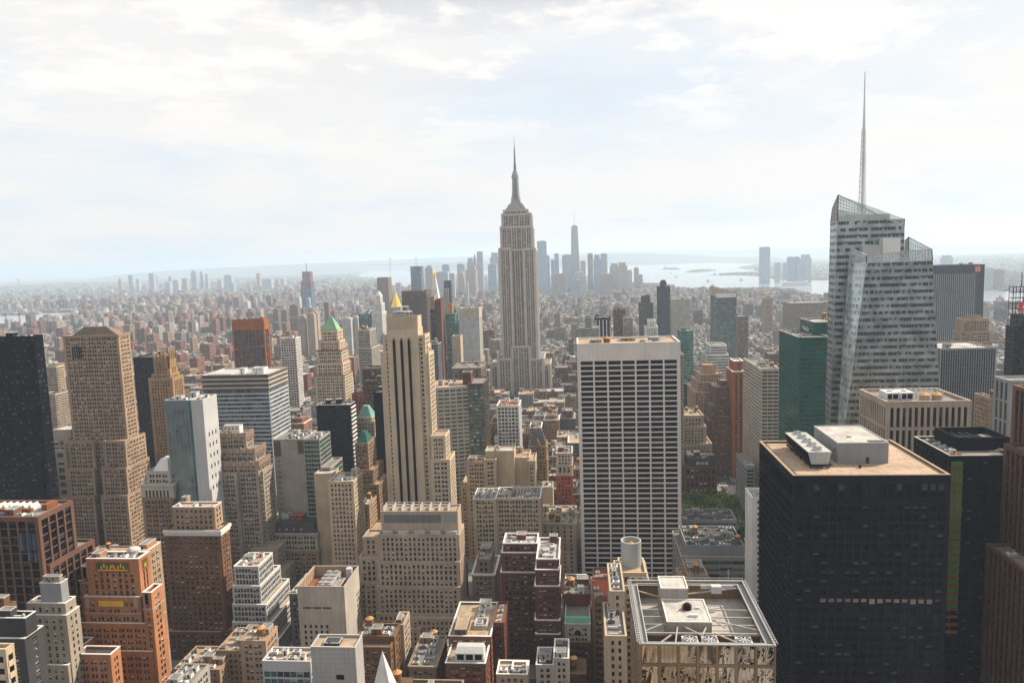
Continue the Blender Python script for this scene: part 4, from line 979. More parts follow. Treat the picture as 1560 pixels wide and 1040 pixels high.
# ================================================================== right half
def onz(px, py, z):
    d = ray(px, py); t = (z - CAMZ) / d[2]
    return d[0] * t, d[1] * t
def gs_patch():
    m = MATS['glass screen']; t = m.node_tree
    o = [n for n in t.nodes if n.type == 'OUTPUT_MATERIAL'][0]; b = t.nodes['Principled BSDF']
    tr = t.nodes.new('ShaderNodeBsdfTransparent'); tr.inputs[0].default_value = (.93, .96, .95, 1); mx = t.nodes.new('ShaderNodeMixShader'); mx.inputs[0].default_value = .55
    t.links.new(tr.outputs[0], mx.inputs[1]); t.links.new(b.outputs[0], mx.inputs[2]); t.links.new(mx.outputs[0], o.inputs[0])
gs_patch()
MATS['red letter'] = newmat('red letter')[0]; MATS['red letter'].node_tree.nodes['Principled BSDF'].inputs['Base Color'].default_value = (.6, .01, .015, 1)
def text(body, size, loc, rot, mat, parent, ext=.3, name='sign_lettering'):
    c = bpy.data.curves.new(name, 'FONT'); c.body = body; c.size = size; c.extrude = ext; c.materials.append(mw(mat))
    o = bpy.data.objects.new(name, c); COL.objects.link(o); o.parent = parent
    o.location = tuple(np.array(loc) - np.array(parent.location)); o.rotation_euler = rot
    return o
# ---- trussed roof building at the bottom
b = Bd('office_tower', 'mirrored glass tower with open trussed roof and three round fans at bottom', 'office tower', 'brown stone', 190)
x0, Z = at(975, 979, 190); x1, _ = at(1181, 973, 190); y0, y1 = 190, 229
b.setloc((x0 + x1) / 2, 210)
b.mb.box(x0, x1, y0, y1, 0, Z - 6, bottom=False)
b.mb.ring(x0, x1, y0, y1, 0, .35, Z - 6, Z - .3)
fl, bay = 6.0, (x1 - x0) / 7
mp = b.part('mirrored_pane', 'mirror'); fr = b.part('pier', 'brown stone')
for j in range(22):
    zt = Z - .3 - j * fl
    for i in range(7):
        o_ = (j % 2) * bay * .0; a = x0 + i * bay
        for k in range(4): 
            t_ = random.Random(j * 77 + i * 9 + k); dz = t_.uniform(-.02, .02)
            w_ = (bay - .9) / 4; xa_ = a + .5 + k * w_
            mp.poly([(xa_, y0 - .25 + dz, zt - fl + .9), (xa_ + w_ - .06, y0 - .25 - dz, zt - fl + .9), (xa_ + w_ - .06, y0 - .3 + dz, zt - .12), (xa_, y0 - .3 - dz, zt - .12)])
        fr.box(a - .32, a + .38, y0 - .55, y0, zt - fl, zt - .02)
    fr.box(x0, x1, y0 - .4, y0, zt - fl - .0, zt - fl + .75)
fr.box(x1 - .3, x1 + .1, y0 - .55, y0, 0, Z - .1)
for yy in range(12):                                                  # small punched openings of the stone flank
    for j in range(30):
        b.mb.box(x0 - .06, x0 + .02, y0 + 2 + yy * 3.1, y0 + 3.1 + yy * 3.1, Z - 10 - j * 4, Z - 8.2 - j * 4, 'glass dark')
        b.mb.box(x1 - .02, x1 + .06, y0 + 2 + yy * 3.1, y0 + 3.1 + yy * 3.1, Z - 10 - j * 4, Z - 8.2 - j * 4, 'glass dark')
q = b.part('roof_deck', 'white roof'); q.box(x0 + .4, x1 - .4, y0 + .4, y1 - .4, Z - 6, Z - 5.8)
q = b.part('roof_rail', 'silver'); q.ring(x0, x1, y0, y1, .25, .25, Z - .3, Z + .1); q.ring(x0 + 2.1, x1 - 2.1, y0 + 1.0, y1 - 2.1, .14, .14, Z - .5, Z - .1)
q = b.part('catwalk', 'grey metal'); q.ring(x0 + .3, x1 - .3, y0 + .3, y1 - .3, 0, 1.6, Z - 1.0, Z - .8)
q = b.part('rail_ladder', 'light metal')
for xx in (x0 - .2, x1 + .2):
    for i in range(30): q.box(xx - .5, xx + .5, y0 + 1 + i * 1.28, y0 + 1.15 + i * 1.28, Z + .15, Z + .35)
    q.box(xx - .55, xx - .45, y0, y1, Z + .15, Z + .4); q.box(xx + .45, xx + .55, y0, y1, Z + .15, Z + .4)
for i in range(24): q.box(x0 + 1.5 + i * 1.4, x0 + 1.6 + i * 1.4, y1 - .3, y1 - .2, Z, Z + 1.0)
q.box(x0, x1, y1 - .3, y1 - .2, Z + 1.0, Z + 1.1)
pc = MB(['concrete']); ax, ay = x0 + 8.5, y0 + 11
pc.box(ax, ax + 12.5, ay, ay + 14, Z - 5.8, Z + .3); pc.ring(ax, ax + 12.5, ay, ay + 14, .05, .3, Z + .3, Z + .6, 'stucco'); pc.box(ax + .3, ax + 12.2, ay + .3, ay + 13.7, Z + .3, Z + .36, 'white roof')
pc.box(ax - .1, ax + 8, ay + 14.1, ay + 22.5, Z - 5.8, Z + 3.6); pc.ring(ax - .1, ax + 8, ay + 14.1, ay + 22.5, .05, .3, Z + 3.6, Z + 3.95, 'stucco'); pc.box(ax + .3, ax + 7.6, ay + 14.5, ay + 22.1, Z + 3.6, Z + 3.66, 'white roof')
b.now('lift_house', pc)
ms = MB(['glass black']); ms.cyl(ax + 6.8, ay + 8, 1.3, 1.3, Z + .4, Z + 1.6, 14); ms.cyl(ax + 6.8, ay + 8, 1.3, .6, Z + 1.6, Z + 2.2, 14); ms.box(ax + 5.1, ax + 5.5, ay + 7, ay + 7.4, Z + .4, Z + 1.9, 'orange mesh'); b.now('dark_vent', ms)
hb = MB(['white paint']); hb.box(ax + 6.6, ax + 9.2, ay + 3.2, ay + 4.0, Z + .45, Z + 1.0); hb.box(ax + 9.2, ax + 10.4, ay + 8, ay + 8.6, Z + .45, Z + .9); b.now('white_pipe_box', hb)
tr = b.part('roof_truss', 'steel'); zt = Z - .9
for yy in (y0 + 12, y0 + 16.5, y0 + 21): 
    tr.beam((x0 + 2, yy, zt), (ax, yy, zt), .32); tr.beam((ax + 12.5, yy, zt), (x1 - 2, yy, zt), .32)
for (p, q_) in (((x0 + 2, y0 + 8), (ax, y0 + 13)), ((x0 + 2, y1 - 6), (ax, y1 - 10)), ((ax + 12.5, y0 + 15), (x1 - 2, y0 + 9)), ((ax + 12.5, y0 + 17), (ax + 16, y0 + 10.5)), ((ax + 8, y1 - 8), (x1 - 2, y1 - 3.5)), ((ax + 3, ay), (ax + 1, y0 + 1)),
                ((ax + 4.6, ay - .1), (ax + 9, y0 + 6)), ((ax + 11, ay - .1), (ax + 9, y0 + 6)), ((ax + 9, y0 + 7), (ax + 9, y0 + 1)), ((x0 + 9, y0 + 6), (x0 + 5, y0 + 1)), ((x1 - 14, y0 + 7), (x1 - 8, y0 + 1)), ((x1 - 6, y0 + 7), (x1 - 12, y0 + 7))):
    tr.beam((*p, zt + .1), (*q_, zt + .1), .35)
tr.box(x0 + 2, x1 - 2, y0 + 7.0, y0 + 7.4, zt - .2, zt + .2)
for i in range(8): tr.box(x0 + 3 + i * 4.2, x0 + 3.2 + i * 4.2, y0 + 7.1, y0 + 7.3, Z - 5.8, zt - .2)
q = b.part('plant_well_wall', 'umber'); q.box(x0 + 2.3, x1 - 2.3, y0 + 6.6, y0 + 6.95, Z - 5.8, zt - .4)
for k, fx in enumerate((12.2, 17.6, 26.6)):
    f = MB(['stucco']); cx, cy = x0 + fx + 1.6, y0 + 3.4
    f.box(cx - 2.1, cx + 2.1, cy - 2.1, cy + 2.1, Z - 5.8, Z - .7)
    o = b.now('cooling_fan', f)
    rim = MB(['grey metal'])
    for i in range(20):
        a0, a1 = 2 * math.pi * i / 20, 2 * math.pi * (i + 1) / 20
        rim.hexa([(cx + 1.7 * math.cos(a0), cy + 1.7 * math.sin(a0), Z - .7), (cx + 1.95 * math.cos(a0), cy + 1.95 * math.sin(a0), Z - .7), (cx + 1.95 * math.cos(a1), cy + 1.95 * math.sin(a1), Z - .7), (cx + 1.7 * math.cos(a1), cy + 1.7 * math.sin(a1), Z - .7)],
                 [(cx + 1.7 * math.cos(a0), cy + 1.7 * math.sin(a0), Z - .25), (cx + 1.95 * math.cos(a0), cy + 1.95 * math.sin(a0), Z - .25), (cx + 1.95 * math.cos(a1), cy + 1.95 * math.sin(a1), Z - .25), (cx + 1.7 * math.cos(a1), cy + 1.7 * math.sin(a1), Z - .25)])
    rim.cyl(cx, cy, 1.7, 1.7, Z - .69, Z - .66, 20, 'black metal'); b.now('fan_rim', rim, o)
    for i in range(8):
        a0 = 2 * math.pi * i / 8 + k * .2; bl = MB(['light metal']); c_, s_ = math.cos(a0), math.sin(a0)
        pp = [(.3, -.1), (1.6, -.3), (1.6, .2), (.3, .12)]
        bl.hexa([(cx + u * c_ - v * s_, cy + u * s_ + v * c_, Z - .5) for u, v in pp], [(cx + u * c_ - v * s_, cy + u * s_ + v * c_, Z - .42) for u, v in pp]); b.now('fan_blade', bl, o)
    hb = MB(['light metal']); hb.cyl(cx, cy, .4, .3, Z - .55, Z - .3, 10); b.now('fan_hub', hb, o)
q = MB(['light metal']); q.box(x1 - 11, x1 - 8, y1 - 8, y1 - 6, Z - .6, Z + 1.6); q.box(x1 - 14, x1 - 4, y1 - 6, y1 - 5.6, Z, Z + 1.2); q.beam((x1 - 17, y1 - 4, Z), (x1 - 17, y1 - 4, Z + 5), .15); q.beam((x1 - 5, y1 - 3, Z), (x1 - 5, y1 - 3, Z + 5), .15); b.now('window_cleaning_rig', q)
b.finish(); HEROES.append((x0 - .6, x1 + .6, y0 - .6, y1 + .6, Z))
# ---- big dark tower
b = Bd('office_tower', 'huge dark steel tower with peach gravel roof and rooftop cooling unit', 'office tower', 'black frame', 283)
x0, Z = at(1210, 724, 283); x1, _ = at(1445, 717, 283); D = 52
r = tier(b, x0, x1, 283, 283 + D, 0, Z - 11, st('grid', bay=3.0, fl=3.7, pat=(.26, .74), hf=.62, r=.45, rs=.3, m=.8, tb=1.0, gl='black'), roof='tar')
r = tier(b, x0, x1, 283, 283 + D, Z - 12.2, Z, st('grid', bay=3.0, fl=7.6, pat=(.26, .74), hf=.62, r=.47, rs=.3, m=.8, tb=3.4, gl='black'), roof='gravel', trim='tan', par=.6)
z = r[4]
q = b.part('drawn_blind', 'lit blind')
rgq = rnd(5)
zz = at(1300, 918, 283)[1]; nb_ = round((x1 - x0 - 1.6) / 3.0); bw = (x1 - x0 - 1.6) / nb_; hb = (Z - 11 - 1.0) / round((Z - 12) / 3.7); j = int(zz / hb)
for i in range(3, 17):
    a = x0 + .8 + bw * (i + .14); zl_ = j * hb + hb * (.40 + rgq.random() * .25); q.poly([(a, 282.92, zl_), (a + bw * .72, 282.92, zl_), (a + bw * .72, 282.92, j * hb + hb * .985), (a, 282.92, j * hb + hb * .985)])
X0, Y0 = onz(1276, 706, z); X1, _ = onz(1351, 704, z)
m = MB(['grey metal']); hz = 8.3; yb = Y0 + 30
m.box(X0, X1, Y0, yb, z, z + hz); m.ring(X0, X1, Y0, yb, .08, .3, z + hz, z + hz + .4, 'light metal'); m.box(X0 + .3, X1 - .3, Y0 + .3, yb - .3, z + hz, z + hz + .1, 'white roof')
m.box(X1 - 7, X1 - 1, Y0 + .8, Y0 + 4, z + hz + .1, z + hz + .3, 'dark metal'); m.box(X0 + 11, X0 + 12.3, Y0 - .08, Y0, z, z + 2.6, 'dark metal'); m.box(X0 + 7, X0 + 8.4, Y0 + 9, Y0 + 10, z + hz, z + hz + .9, 'light metal')
m.box(X0 - .08, X0, Y0 + 3, Y0 + 4, z + 4, z + 5.4, 'dark metal')
b.now('lift_house', m)
A0, B0 = onz(1231, 713, z); A1, _ = onz(1269, 712, z); B1 = B0 + 33
m = MB(['silver']); zb = z + 1.6
A1 = A0 + (A1 - A0) * .92; g = 1.3
m.hexa([(A0 + g, B0, zb), (A1 - g, B0, zb), (A1 - g, B1, zb), (A0 + g, B1, zb)], [(A0, B0, zb + 5), (A1, B0, zb + 5), (A1, B1, zb + 5), (A0, B1, zb + 5)])
m.box(A0 + g - .3, A0 + g - .1, B0 + 1, B1 - 1, zb - .3, zb, 'dark metal')
for i in range(26): m.hexa([(A0 + g - .1 - .02, B0 + .6 + i * 1.25, zb + .1), (A0 + g - .02, B0 + .6 + i * 1.25, zb + .1), (A0 + g - .02, B0 + 1.6 + i * 1.25, zb + .1), (A0 + g - .12, B0 + 1.6 + i * 1.25, zb + .1)], [(A0 - .1, B0 + .6 + i * 1.25, zb + 4.6), (A0, B0 + .6 + i * 1.25, zb + 4.6), (A0, B0 + 1.6 + i * 1.25, zb + 4.6), (A0 - .1, B0 + 1.6 + i * 1.25, zb + 4.6)], 'black metal')
o = b.now('cooling_tower', m)
for i in range(5):
    f = MB(['light metal']); cy = B0 + 3.2 + i * 6.6; cx = (A0 + A1) / 2
    f.cyl(cx, cy, 2.1, 1.8, zb + 5, zb + 6.1, 18); f.cyl(cx, cy, 1.6, 1.6, zb + 6.1, zb + 6.14, 18, 'black metal'); f.cyl(cx, cy, .4, .4, zb + 6.14, zb + 6.3, 8)
    for k in range(6): f.beam((cx, cy, zb + 6.2), (cx + 1.6 * math.cos(k * 1.05), cy + 1.6 * math.sin(k * 1.05), zb + 6.2), .3, .06, 'steel')
    b.now('cooling_fan', f, o)
f = MB(['black metal'])
for i in range(6):
    f.box(A0 + g - .5, A0 + g - .2, B0 + i * 6.4, B0 + .3 + i * 6.4, z, zb); f.box(A1 - g + .2, A1 - g + .5, B0 + i * 6.4, B0 + .3 + i * 6.4, z, zb)
f.box(A0 + g - .5, A1 - g + .5, B0 - .8, B0, zb - .4, zb - .1); f.box(A0 + g - .9, A0 + g - .5, B0 - .8, B1, zb - .4, zb - .1); f.box(A1 - g + .5, A1 - g + 1.4, B0 - .8, B1, zb - .4, zb - .1); b.now('cooling_stand', f, o)
q = b.part('roof_rail', 'dark metal'); q.ring(x0 + 1.6, x1 - 1.6, 284.6, 283 + D - 1.6, .06, .06, z + .1, z + .28)
q = b.part('roof_hatch', 'dark metal'); hx, hy = onz(1309, 713, z); q.box(hx, hx + .8, hy, hy + .8, z, z + 1.4)
b.finish('black', 100)
# ---- black tower with green safety panels
b = Bd('office_tower', 'black tower with a column of bright green panels up its corner', 'office tower', 'black metal', 330)
x0, Z = at(1448, 694, 330); xg, _ = at(1466, 694, 330); x1, _ = at(1545, 690, 330)
r = tier(b, x0, x1, 330, 364, 0, Z, st('grid', bay=3, fl=3.6, gl='black', tb=2.5, pat=(.4, .6)), roof='grey roof', trim='steel')
q = b.part('green_panel', 'bright green'); s_ = b.part('slab_edge', 'rust')
for i in range(22):
    zz = Z - 2.4 - i * 3.6
    if i < 19: q.box(x0 + .2, xg, 329.2, 329.6, zz - 2.2, zz)
    s_.box(x0 + .1, xg + .1, 328.9, 329.6, zz - 3.5, zz - 2.25); s_.box(x0 + 1.4, x0 + 1.8, 329.1, 329.19, zz - 2.2, zz)
q = MB(['orange mesh']); q.box(x0 + .5, x0 + 2.4, 330.6, 331.2, Z, Z + 1.1); q.box(x0 + 3.2, x0 + 5, 330.6, 331.2, Z, Z + .9); b.now('safety_barrier', q)
xa, za = at(1468, 672, 342); xb, _ = at(1537, 670, 342)
m = MB(['black metal']); m.box(xa - 3, xb, 342, 362, Z - 1, za - 1.5); m.ring(xa - 3, xb, 342, 362, .3, .6, za - 6, za + 1.8); m.box(xa + 14, xb - 1, 346, 358, za - 1.5, za - .8, 'grey roof')
for i in range(4): m.box(xa + i * 3.2, xa + .4 + i * 3.2, 343, 361, za - .6, za - .2, 'dark metal')
m.cyl(xa + 20, 350, 1, 1, za - .8, za + .4, 10, 'light metal'); b.now('mechanical_penthouse', m)
m = MB(['light metal'])
for i in range(3): m.beam((xa + 6 + i * 2, 333 + i, Z + .9), (x1 - 1 - i, 334.5 + i, Z + 1.1), .22)
for i in range(5): m.beam((xa + 8 + i * 3, 333, Z - .9), (xa + 8 + i * 3, 335.5, Z + 1.0), .15); b.now('window_cleaning_rig', m)
clutter(b, (x0 + 1, xa - 4, 333, 362, r[4]), 5, 0, 0); b.finish('black', 100)
B('stone_tower', 'brown granite pier tower climbing in steps along the right edge', 'office tower', 'rust granite',
  [(1632, 1800, 612, 300, 36, S(clut=())), (1602, 1800, 706, 298, 30, S(clut=())), (1572, 1800, 874, 292, 30, S(clut=(4, 0, 0)))], st('slot', bay=3.6, pat=(.34, .66), fl=3.7, hf=.8, r=1.0, rs=.12, tb=1.5, gl='black', sp='dark brick'), gl='black', roof='grey roof')
def tanksroof(b, rs):
    x0, x1, y0, y1, z = rs[0]
    for i in range(2):
        q = MB(['white paint']); a = x0 + 3 + i * 8; q.box(a, a + 7, y0 + 9, y0 + 20, z + .5, z + 5); q.box(a + .5, a + 3, y0 + 8.9, y0 + 9, z + 1.2, z + 4.2, 'black metal'); q.box(a + 3.5, a + 6.4, y0 + 8.9, y0 + 9, z + 1.2, z + 4.2, 'black metal')
        q.cyl(a + 3.5, y0 + 14, 1.6, 1.6, z + 5, z + 5.5, 12, 'grey metal'); b.now('air_handler', q)
    for i in range(2): 
        q = MB(['tan']); q.cyl(x0 + 24 + i * 7, y0 + 9, 2.7, 2.7, z, z + 3.6, 18); q.cyl(x0 + 24 + i * 7, y0 + 9, 2.9, .1, z + 3.6, z + 5.2, 18, 'light wood'); b.now('water_tank', q)
    q = MB(['light metal'])
    for i in range(6): q.box(x0 + 22 + i * 3, x0 + 22.3 + i * 3, y0 + 15, y0 + 32, z + 3, z + 3.3); q.box(x0 + 22 + i * 3, x0 + 22.3 + i * 3, y0 + 15, y0 + 15.3, z, z + 3)
    q.box(x0 + 21, x0 + 38, y0 + 15, y0 + 15.3, z + 3.3, z + 3.6); q.box(x0 + 21, x0 + 38, y0 + 24, y0 + 24.3, z + 3.3, z + 3.6); b.now('pipe_rack', q)
    m = MB(['dark metal']); m.beam((x0 + 14, y0 + 30, z + 2.4), (x0 + 27, y0 + 30, z + 2.4), .4); m.box(x0 + 19, x0 + 22, y0 + 28, y0 + 31, z, z + 2.4); b.now('window_cleaning_rig', m)
B('office_tower', 'flat topped stone building with tall slot windows and twin tan roof tanks', 'office tower', 'pink stone',
  [(1352.5, 1477, 612, 430, 40, S(clut=(), par=1.6))], st('slot', bay=3.35, pat=(.46, .54), fl=13.6, hf=.86, r=.7, rs=.6, tb=3.4, m=.6), gl='black', roof='grey roof', post=tanksroof, trim='pink stone')
B('office_tower', 'grey slab tower with fine vertical steel stripes behind slot windowed building', 'office tower', 'grey metal',
  [(1433, 1517, 531, 640, 44, S(clut=(2, 0, 1)))], st('slot', bay=1.9, pat=(.3, .7), fl=3.7, hf=.75, r=.5, rs=.1, tb=1.2, m=.3, sp='dark metal'), gl='black', roof='white roof', pxmin=1.6)
B('office_tower', 'grey stone block with deep vertical windows at the right edge', 'office tower', 'grey metal',
  [(1540, 1660, 580, 520, 18, S(clut=(2, 0, 0)))], st('slot', bay=5.2, pat=(.45, .55), fl=14, hf=.88, r=.9, rs=.7, tb=2, m=.8), gl='black', roof='grey roof')
B('stone_building', 'narrow brown stone building squeezed right of grey striped slab', 'office building', 'tan', [(1509, 1521, 607, 570, 22)], 'single', clut=(1, 1, 0))
def pennsign(b, rs):
    x0, x1, y0, y1, z = rs[0]
    q = b.part('dark_crown_band', 'navy'); q.box(x0 - .9, x1 + .9, y0 - 1.0, y0 - .7, z - 13, z + 1.2)
    q.box(x1 - 11, x1 + .9, y0 - .95, y0 - .72, 0, z - 13.1)
    s_ = b.part('sign', 'orange mesh'); s_.box(x1 - 15, x1 - 6, y0 - 1.15, y0 - 1.02, z - 11.5, z - .5)
    text('15', 9, (x1 - 14.6, y0 - 1.2, z - 9.6), (math.pi / 2, 0, 0), 'stucco', b.root, .1)
B('office_tower', 'dark slab tower with navy crown band and small red sign', 'office tower', 'grey metal',
  [(1420, 1499, 405, 1300, 50)], st('slot', bay=3.2, pat=(.38, .62), fl=3.8, hf=.8, r=.8, rs=.1, tb=12, sp='dark metal'), gl='black', roof='tar', clut=(3, 0, 2), post=pennsign, limit=100, pxmin=1.3)
B('stone_tower', 'tan art deco block with stepped crown in front of navy banded slab', 'office tower', 'tan',
  [(1475, 1494, 481, 918, 6, S(clut=(), style='blank')), (1466, 1506, 486, 914, 12, S(clut=(), style='vert')), (1463, 1510, 505, 910, 16), (1460, 1512, 520, 908, 19)], 'pair', roof='tan roof', clut=())
b = Bd('office_tower', 'black glass tower at right edge carrying a lattice with red letters', 'office tower', 'black metal', 660)
xa, z1 = at(1546, 498, 660); xb, z2 = at(1562, 482, 652); xc, _ = at(1640, 480, 652)
tier(b, xa, xb, 660, 673, 0, z1, st('curtain', gl='black', bay=2.5), roof='grey roof')
tier(b, xb + .1, xc + 20, 652, 673, 0, z2, st('curtain', gl='black', bay=2.5), roof='grey roof')
q = b.part('sign_lattice', 'dark metal'); xl, zt = at(1543, 437, 652); w = 34
for i in range(7):
    q.beam((xl + i * w / 6, 651, z1 + 1), (xl + i * w / 6, 651, zt), .5); q.beam((xl + i * w / 6, 657, z1 + 1), (xl + i * w / 6, 657, zt), .4)
for i in range(8):
    zz = z1 + 2 + i * (zt - z1 - 2) / 7; q.beam((xl, 651, zz), (xl + w, 651, zz), .45); q.beam((xl, 657, zz), (xl + w, 657, zz), .4); q.beam((xl, 651, zz), (xl, 657, zz), .4)
for i in range(6): q.beam((xl + i * w / 6, 651.1, z1 + 2), (xl + (i + 1) * w / 6, 651.1, zt), .25)
q.beam((xl + 8, 654, zt), (xl + 8, 654, zt + 12), .5)
b.finish('black', 60)
t_ = text('H&M', 25, (xl + 2.0, 650.0, z1 + 14), (math.pi / 2, 0, 0), 'red letter', b.root, .5); t_.data.shear = .35
# green tower
b = Bd('office_tower', 'deep green glass tower with raised rear block and small white roof sign', 'office tower', 'green metal', 600)
x0, Z = at(1218, 514, 600); x1, _ = at(1264, 512, 600); xu, Zu = at(1241, 491, 622)
s_ = st('curtain', gl='green', bay=1.9, fl=3.8, hf=.6, sp='green metal', pat=(.06, .94))
r = tier(b, x0, x1, 600, 658, 0, Z, s_, roof='grey roof', trim='light metal'); r2 = tier(b, xu, x1 + 20, 622, 660, Z - 1, Zu, st('curtain', gl='green', bay=4, fl=20, hf=.95, tb=1), roof='white roof', trim='light metal')
clutter(b, r2, 3, 1, 2, 'brown stone'); clutter(b, (x0 + 1, xu - 1, 604, 654, r[4]), 4, 0, 0)
text('MetLife', 5.5, (xu - .5, 652, Zu - 9), (math.pi / 2, 0, -math.pi / 2), 'white paint', b.root, .1)
b.finish('green', 100)
B('office_building', 'beige ribbon windowed block with cut corner beside the green glass tower', 'office building', 'pale stone',
  [(1160, 1187, 562, 720, 76, S(clut=(8, 1, 2)))], st('ribbon', gl='brown', bay=6, fl=3.6, hf=.5, r=.4, rs=.5, pat=(.12, .88)), roof='grey roof')
B('apartment_tower', 'slim orange brick tower with dark glass seams above the avenue', 'apartment tower', 'bronze',
  [(1119, 1132, 550, 862, 22, S(clut=())), (1117, 1133, 566, 850, 34)], st('slot', bay=6, gl='navy', pat=(.5, .5), fl=3.4), roof='white roof', trim='stucco', clut=(1, 0, 0))
B('office_building', 'low dark glass block on the avenue below the slim orange tower', 'office building', 'grey metal', [(1137, 1149, 709, 700, 46, S(clut=(3, 0, 0)))], st('ribbon', gl='black', bay=6, tb=4), gl='black', roof='grey roof')
B('stone_tower', 'tan setback tower stepping like a ziggurat right of white gridded tower', 'office tower', 'tan',
  [(1071, 1091, 556, 920, 20, S(clut=(), style='blank')), (1066, 1100, 570, 910, 34), (1062, 1102, 582, 904, 46), (1058, 1104, 597, 896, 60)], 'single', roof='tan roof', clut=())
B('brick_tower', 'dark brown brick stepped tower left of the slim orange tower', 'office tower', 'brown brick',
  [(1098, 1112, 580, 880, 20, S(clut=())), (1089, 1113, 590, 868, 40), (1083, 1114, 618, 862, 50), (1079, 1114, 640, 858, 50)], 'single', roof='grey roof', clut=(1, 0, 1))
B('stone_building', 'pale stone building with fluted top and two dark tanks on its roof', 'office building', 'pink stone',
  [(1036, 1071, 633, 800, 40, S(clut=(2, 2, 0))), (1035, 1075, 650, 795, 50), (1034, 1084, 676, 790, 54)], st('vert', bay=3.5, pat=(.55, .45)), roof='tan roof', clut=())
B('brick_building', 'red brick building with large arched windows and dark mansard by the park', 'building', 'rust granite',
  [(1050, 1090, 699, 752, 30, S(style='blank', wallm='slate', clut=(6, 0, 2))), (1043, 1092, 712, 745, 44)], st('single', bay=4.2, fl=6.5, hf=.7), roof='tar',
  post=lambda b, rs: [b.part('skylight', 'white roof').box(rs[0][0] + 7 + i * 4.4, rs[0][0] + 10.6 + i * 4.4, rs[0][2] - .3, rs[0][2] + .1, rs[0][4] - 5, rs[0][4] - 2) for i in range(3)])
B('office_building', 'low grey building with louvred plant box right of white gridded tower', 'office building', 'concrete',
  [(1046, 1134, 831, 474, 36, S(style='blank', wallm='grey metal', clut=(12, 2, 2), roof='tar')), (1038, 1136, 848, 468, 46)], st('ribbon', gl='teal', bay=8, fl=4.5), gl='teal', roof='grey roof',
  post=lambda b, rs: [b.part('louvre_fin', 'dark metal').box(rs[0][0] + .5 + i * .9, rs[0][0] + .65 + i * .9, rs[0][2] - .12, rs[0][2], rs[0][4] - 9, rs[0][4] - .5) for i in range(0)])
B('office_building', 'low flat roof with row of white skylights beside the park trees', 'office building', 'grey metal',
  [(1038, 1122, 792, 575, 26, S(clut=(10, 0, 1)))], 'ribbon', roof='tar', gl='navy')
B('apartment_tower', 'slim white apartment slab in front of huge dark tower', 'apartment tower', 'white paint',
  [(1146, 1166, 757, 432, 17, S(clut=(2, 0, 0)))], st('single', bay=3.4, pat=(.66, .34)), roof='white roof', trim='white paint')
# middle distance, right of the tallest tower
mid = [
 ('office_tower', 'tall slim navy tower with stepped top right of white gridded tower', 'navy', [(1007, 1015, 429, 1720, 20), (1003, 1021, 437, 1710, 34)], 'curtain', 'navy'),
 ('office_tower', 'dark brown topped tower left of the slim navy tower', 'umber', [(978, 990, 451, 1600, 24), (975, 995, 462, 1590, 34)], 'curtain', 'navy'),
 ('apartment_tower', 'short white stepped tower in front of the slim navy tower', 'white brick', [(988, 998, 488, 1350, 20), (984, 1002, 498, 1340, 30)], 'vert', 'dark'),
 ('office_tower', 'pale tower with plain white top and speckled windows', 'pale stone', [(1025, 1051, 456, 1500, 40)], 'grid', 'pale'),
 ('apartment_tower', 'grey green glass tower under a cream slanted screen', 'grey metal', [(1088, 1122, 450, 1280, 36)], 'curtain', 'teal'),
 ('office_tower', 'small blue green glass tower right behind white gridded tower', 'teal roof', [(1037, 1056, 504, 1000, 30)], 'curtain', 'teal'),
 ('office_building', 'white ribbon windowed tower with grey box on its roof', 'white brick', [(1082, 1107, 526, 1000, 34), (1076, 1110, 540, 996, 44)], 'ribbon', 'teal'),
 ('office_building', 'black building with tall white piers above white gridded tower', 'black metal', [(907, 930, 484, 1250, 34)], 'slot', 'black'),
 ('apartment_tower', 'brown brick twin tower right of the black and white building', 'brown brick', [(935, 953, 471, 1400, 30)], 'single', 'dark'),
 ('apartment_tower', 'pale brick tower beside the brown brick twin', 'pale stone', [(950, 964, 484, 1380, 30)], 'ribbon', 'dark'),
 ('office_building', 'greenish low building with black rooftop cube above white gridded tower', 'concrete', [(891, 901, 484, 1130, 14), (882, 912, 500, 1120, 40)], 'grid', 'teal'),
 ('brick_tower', 'dark maroon building with blue topped sign band in right middle distance', 'dusty brown', [(1124, 1140, 482, 1500, 40)], 'single', 'dark'),
 ('stone_building', 'long brown brick terminal warehouse at right middle distance', 'brown stone', [(1205, 1262, 462, 2300, 90)], 'grid', 'dark'),
 ('apartment_tower', 'tan twin slab tower in right middle distance near the river', 'tan', [(1165, 1177, 454, 2300, 30)], 'vert', 'dark'),
 ('office_building', 'grey building hidden behind right side of white gridded tower', 'concrete', [(1035, 1041, 540, 760, 40)], 'pair', 'dark'),
 ('office_tower', 'grey glass building low between tan setback tower and pale fluted building', 'navy', [(1040, 1058, 585, 960, 30)], 'ribbon', 'navy')]
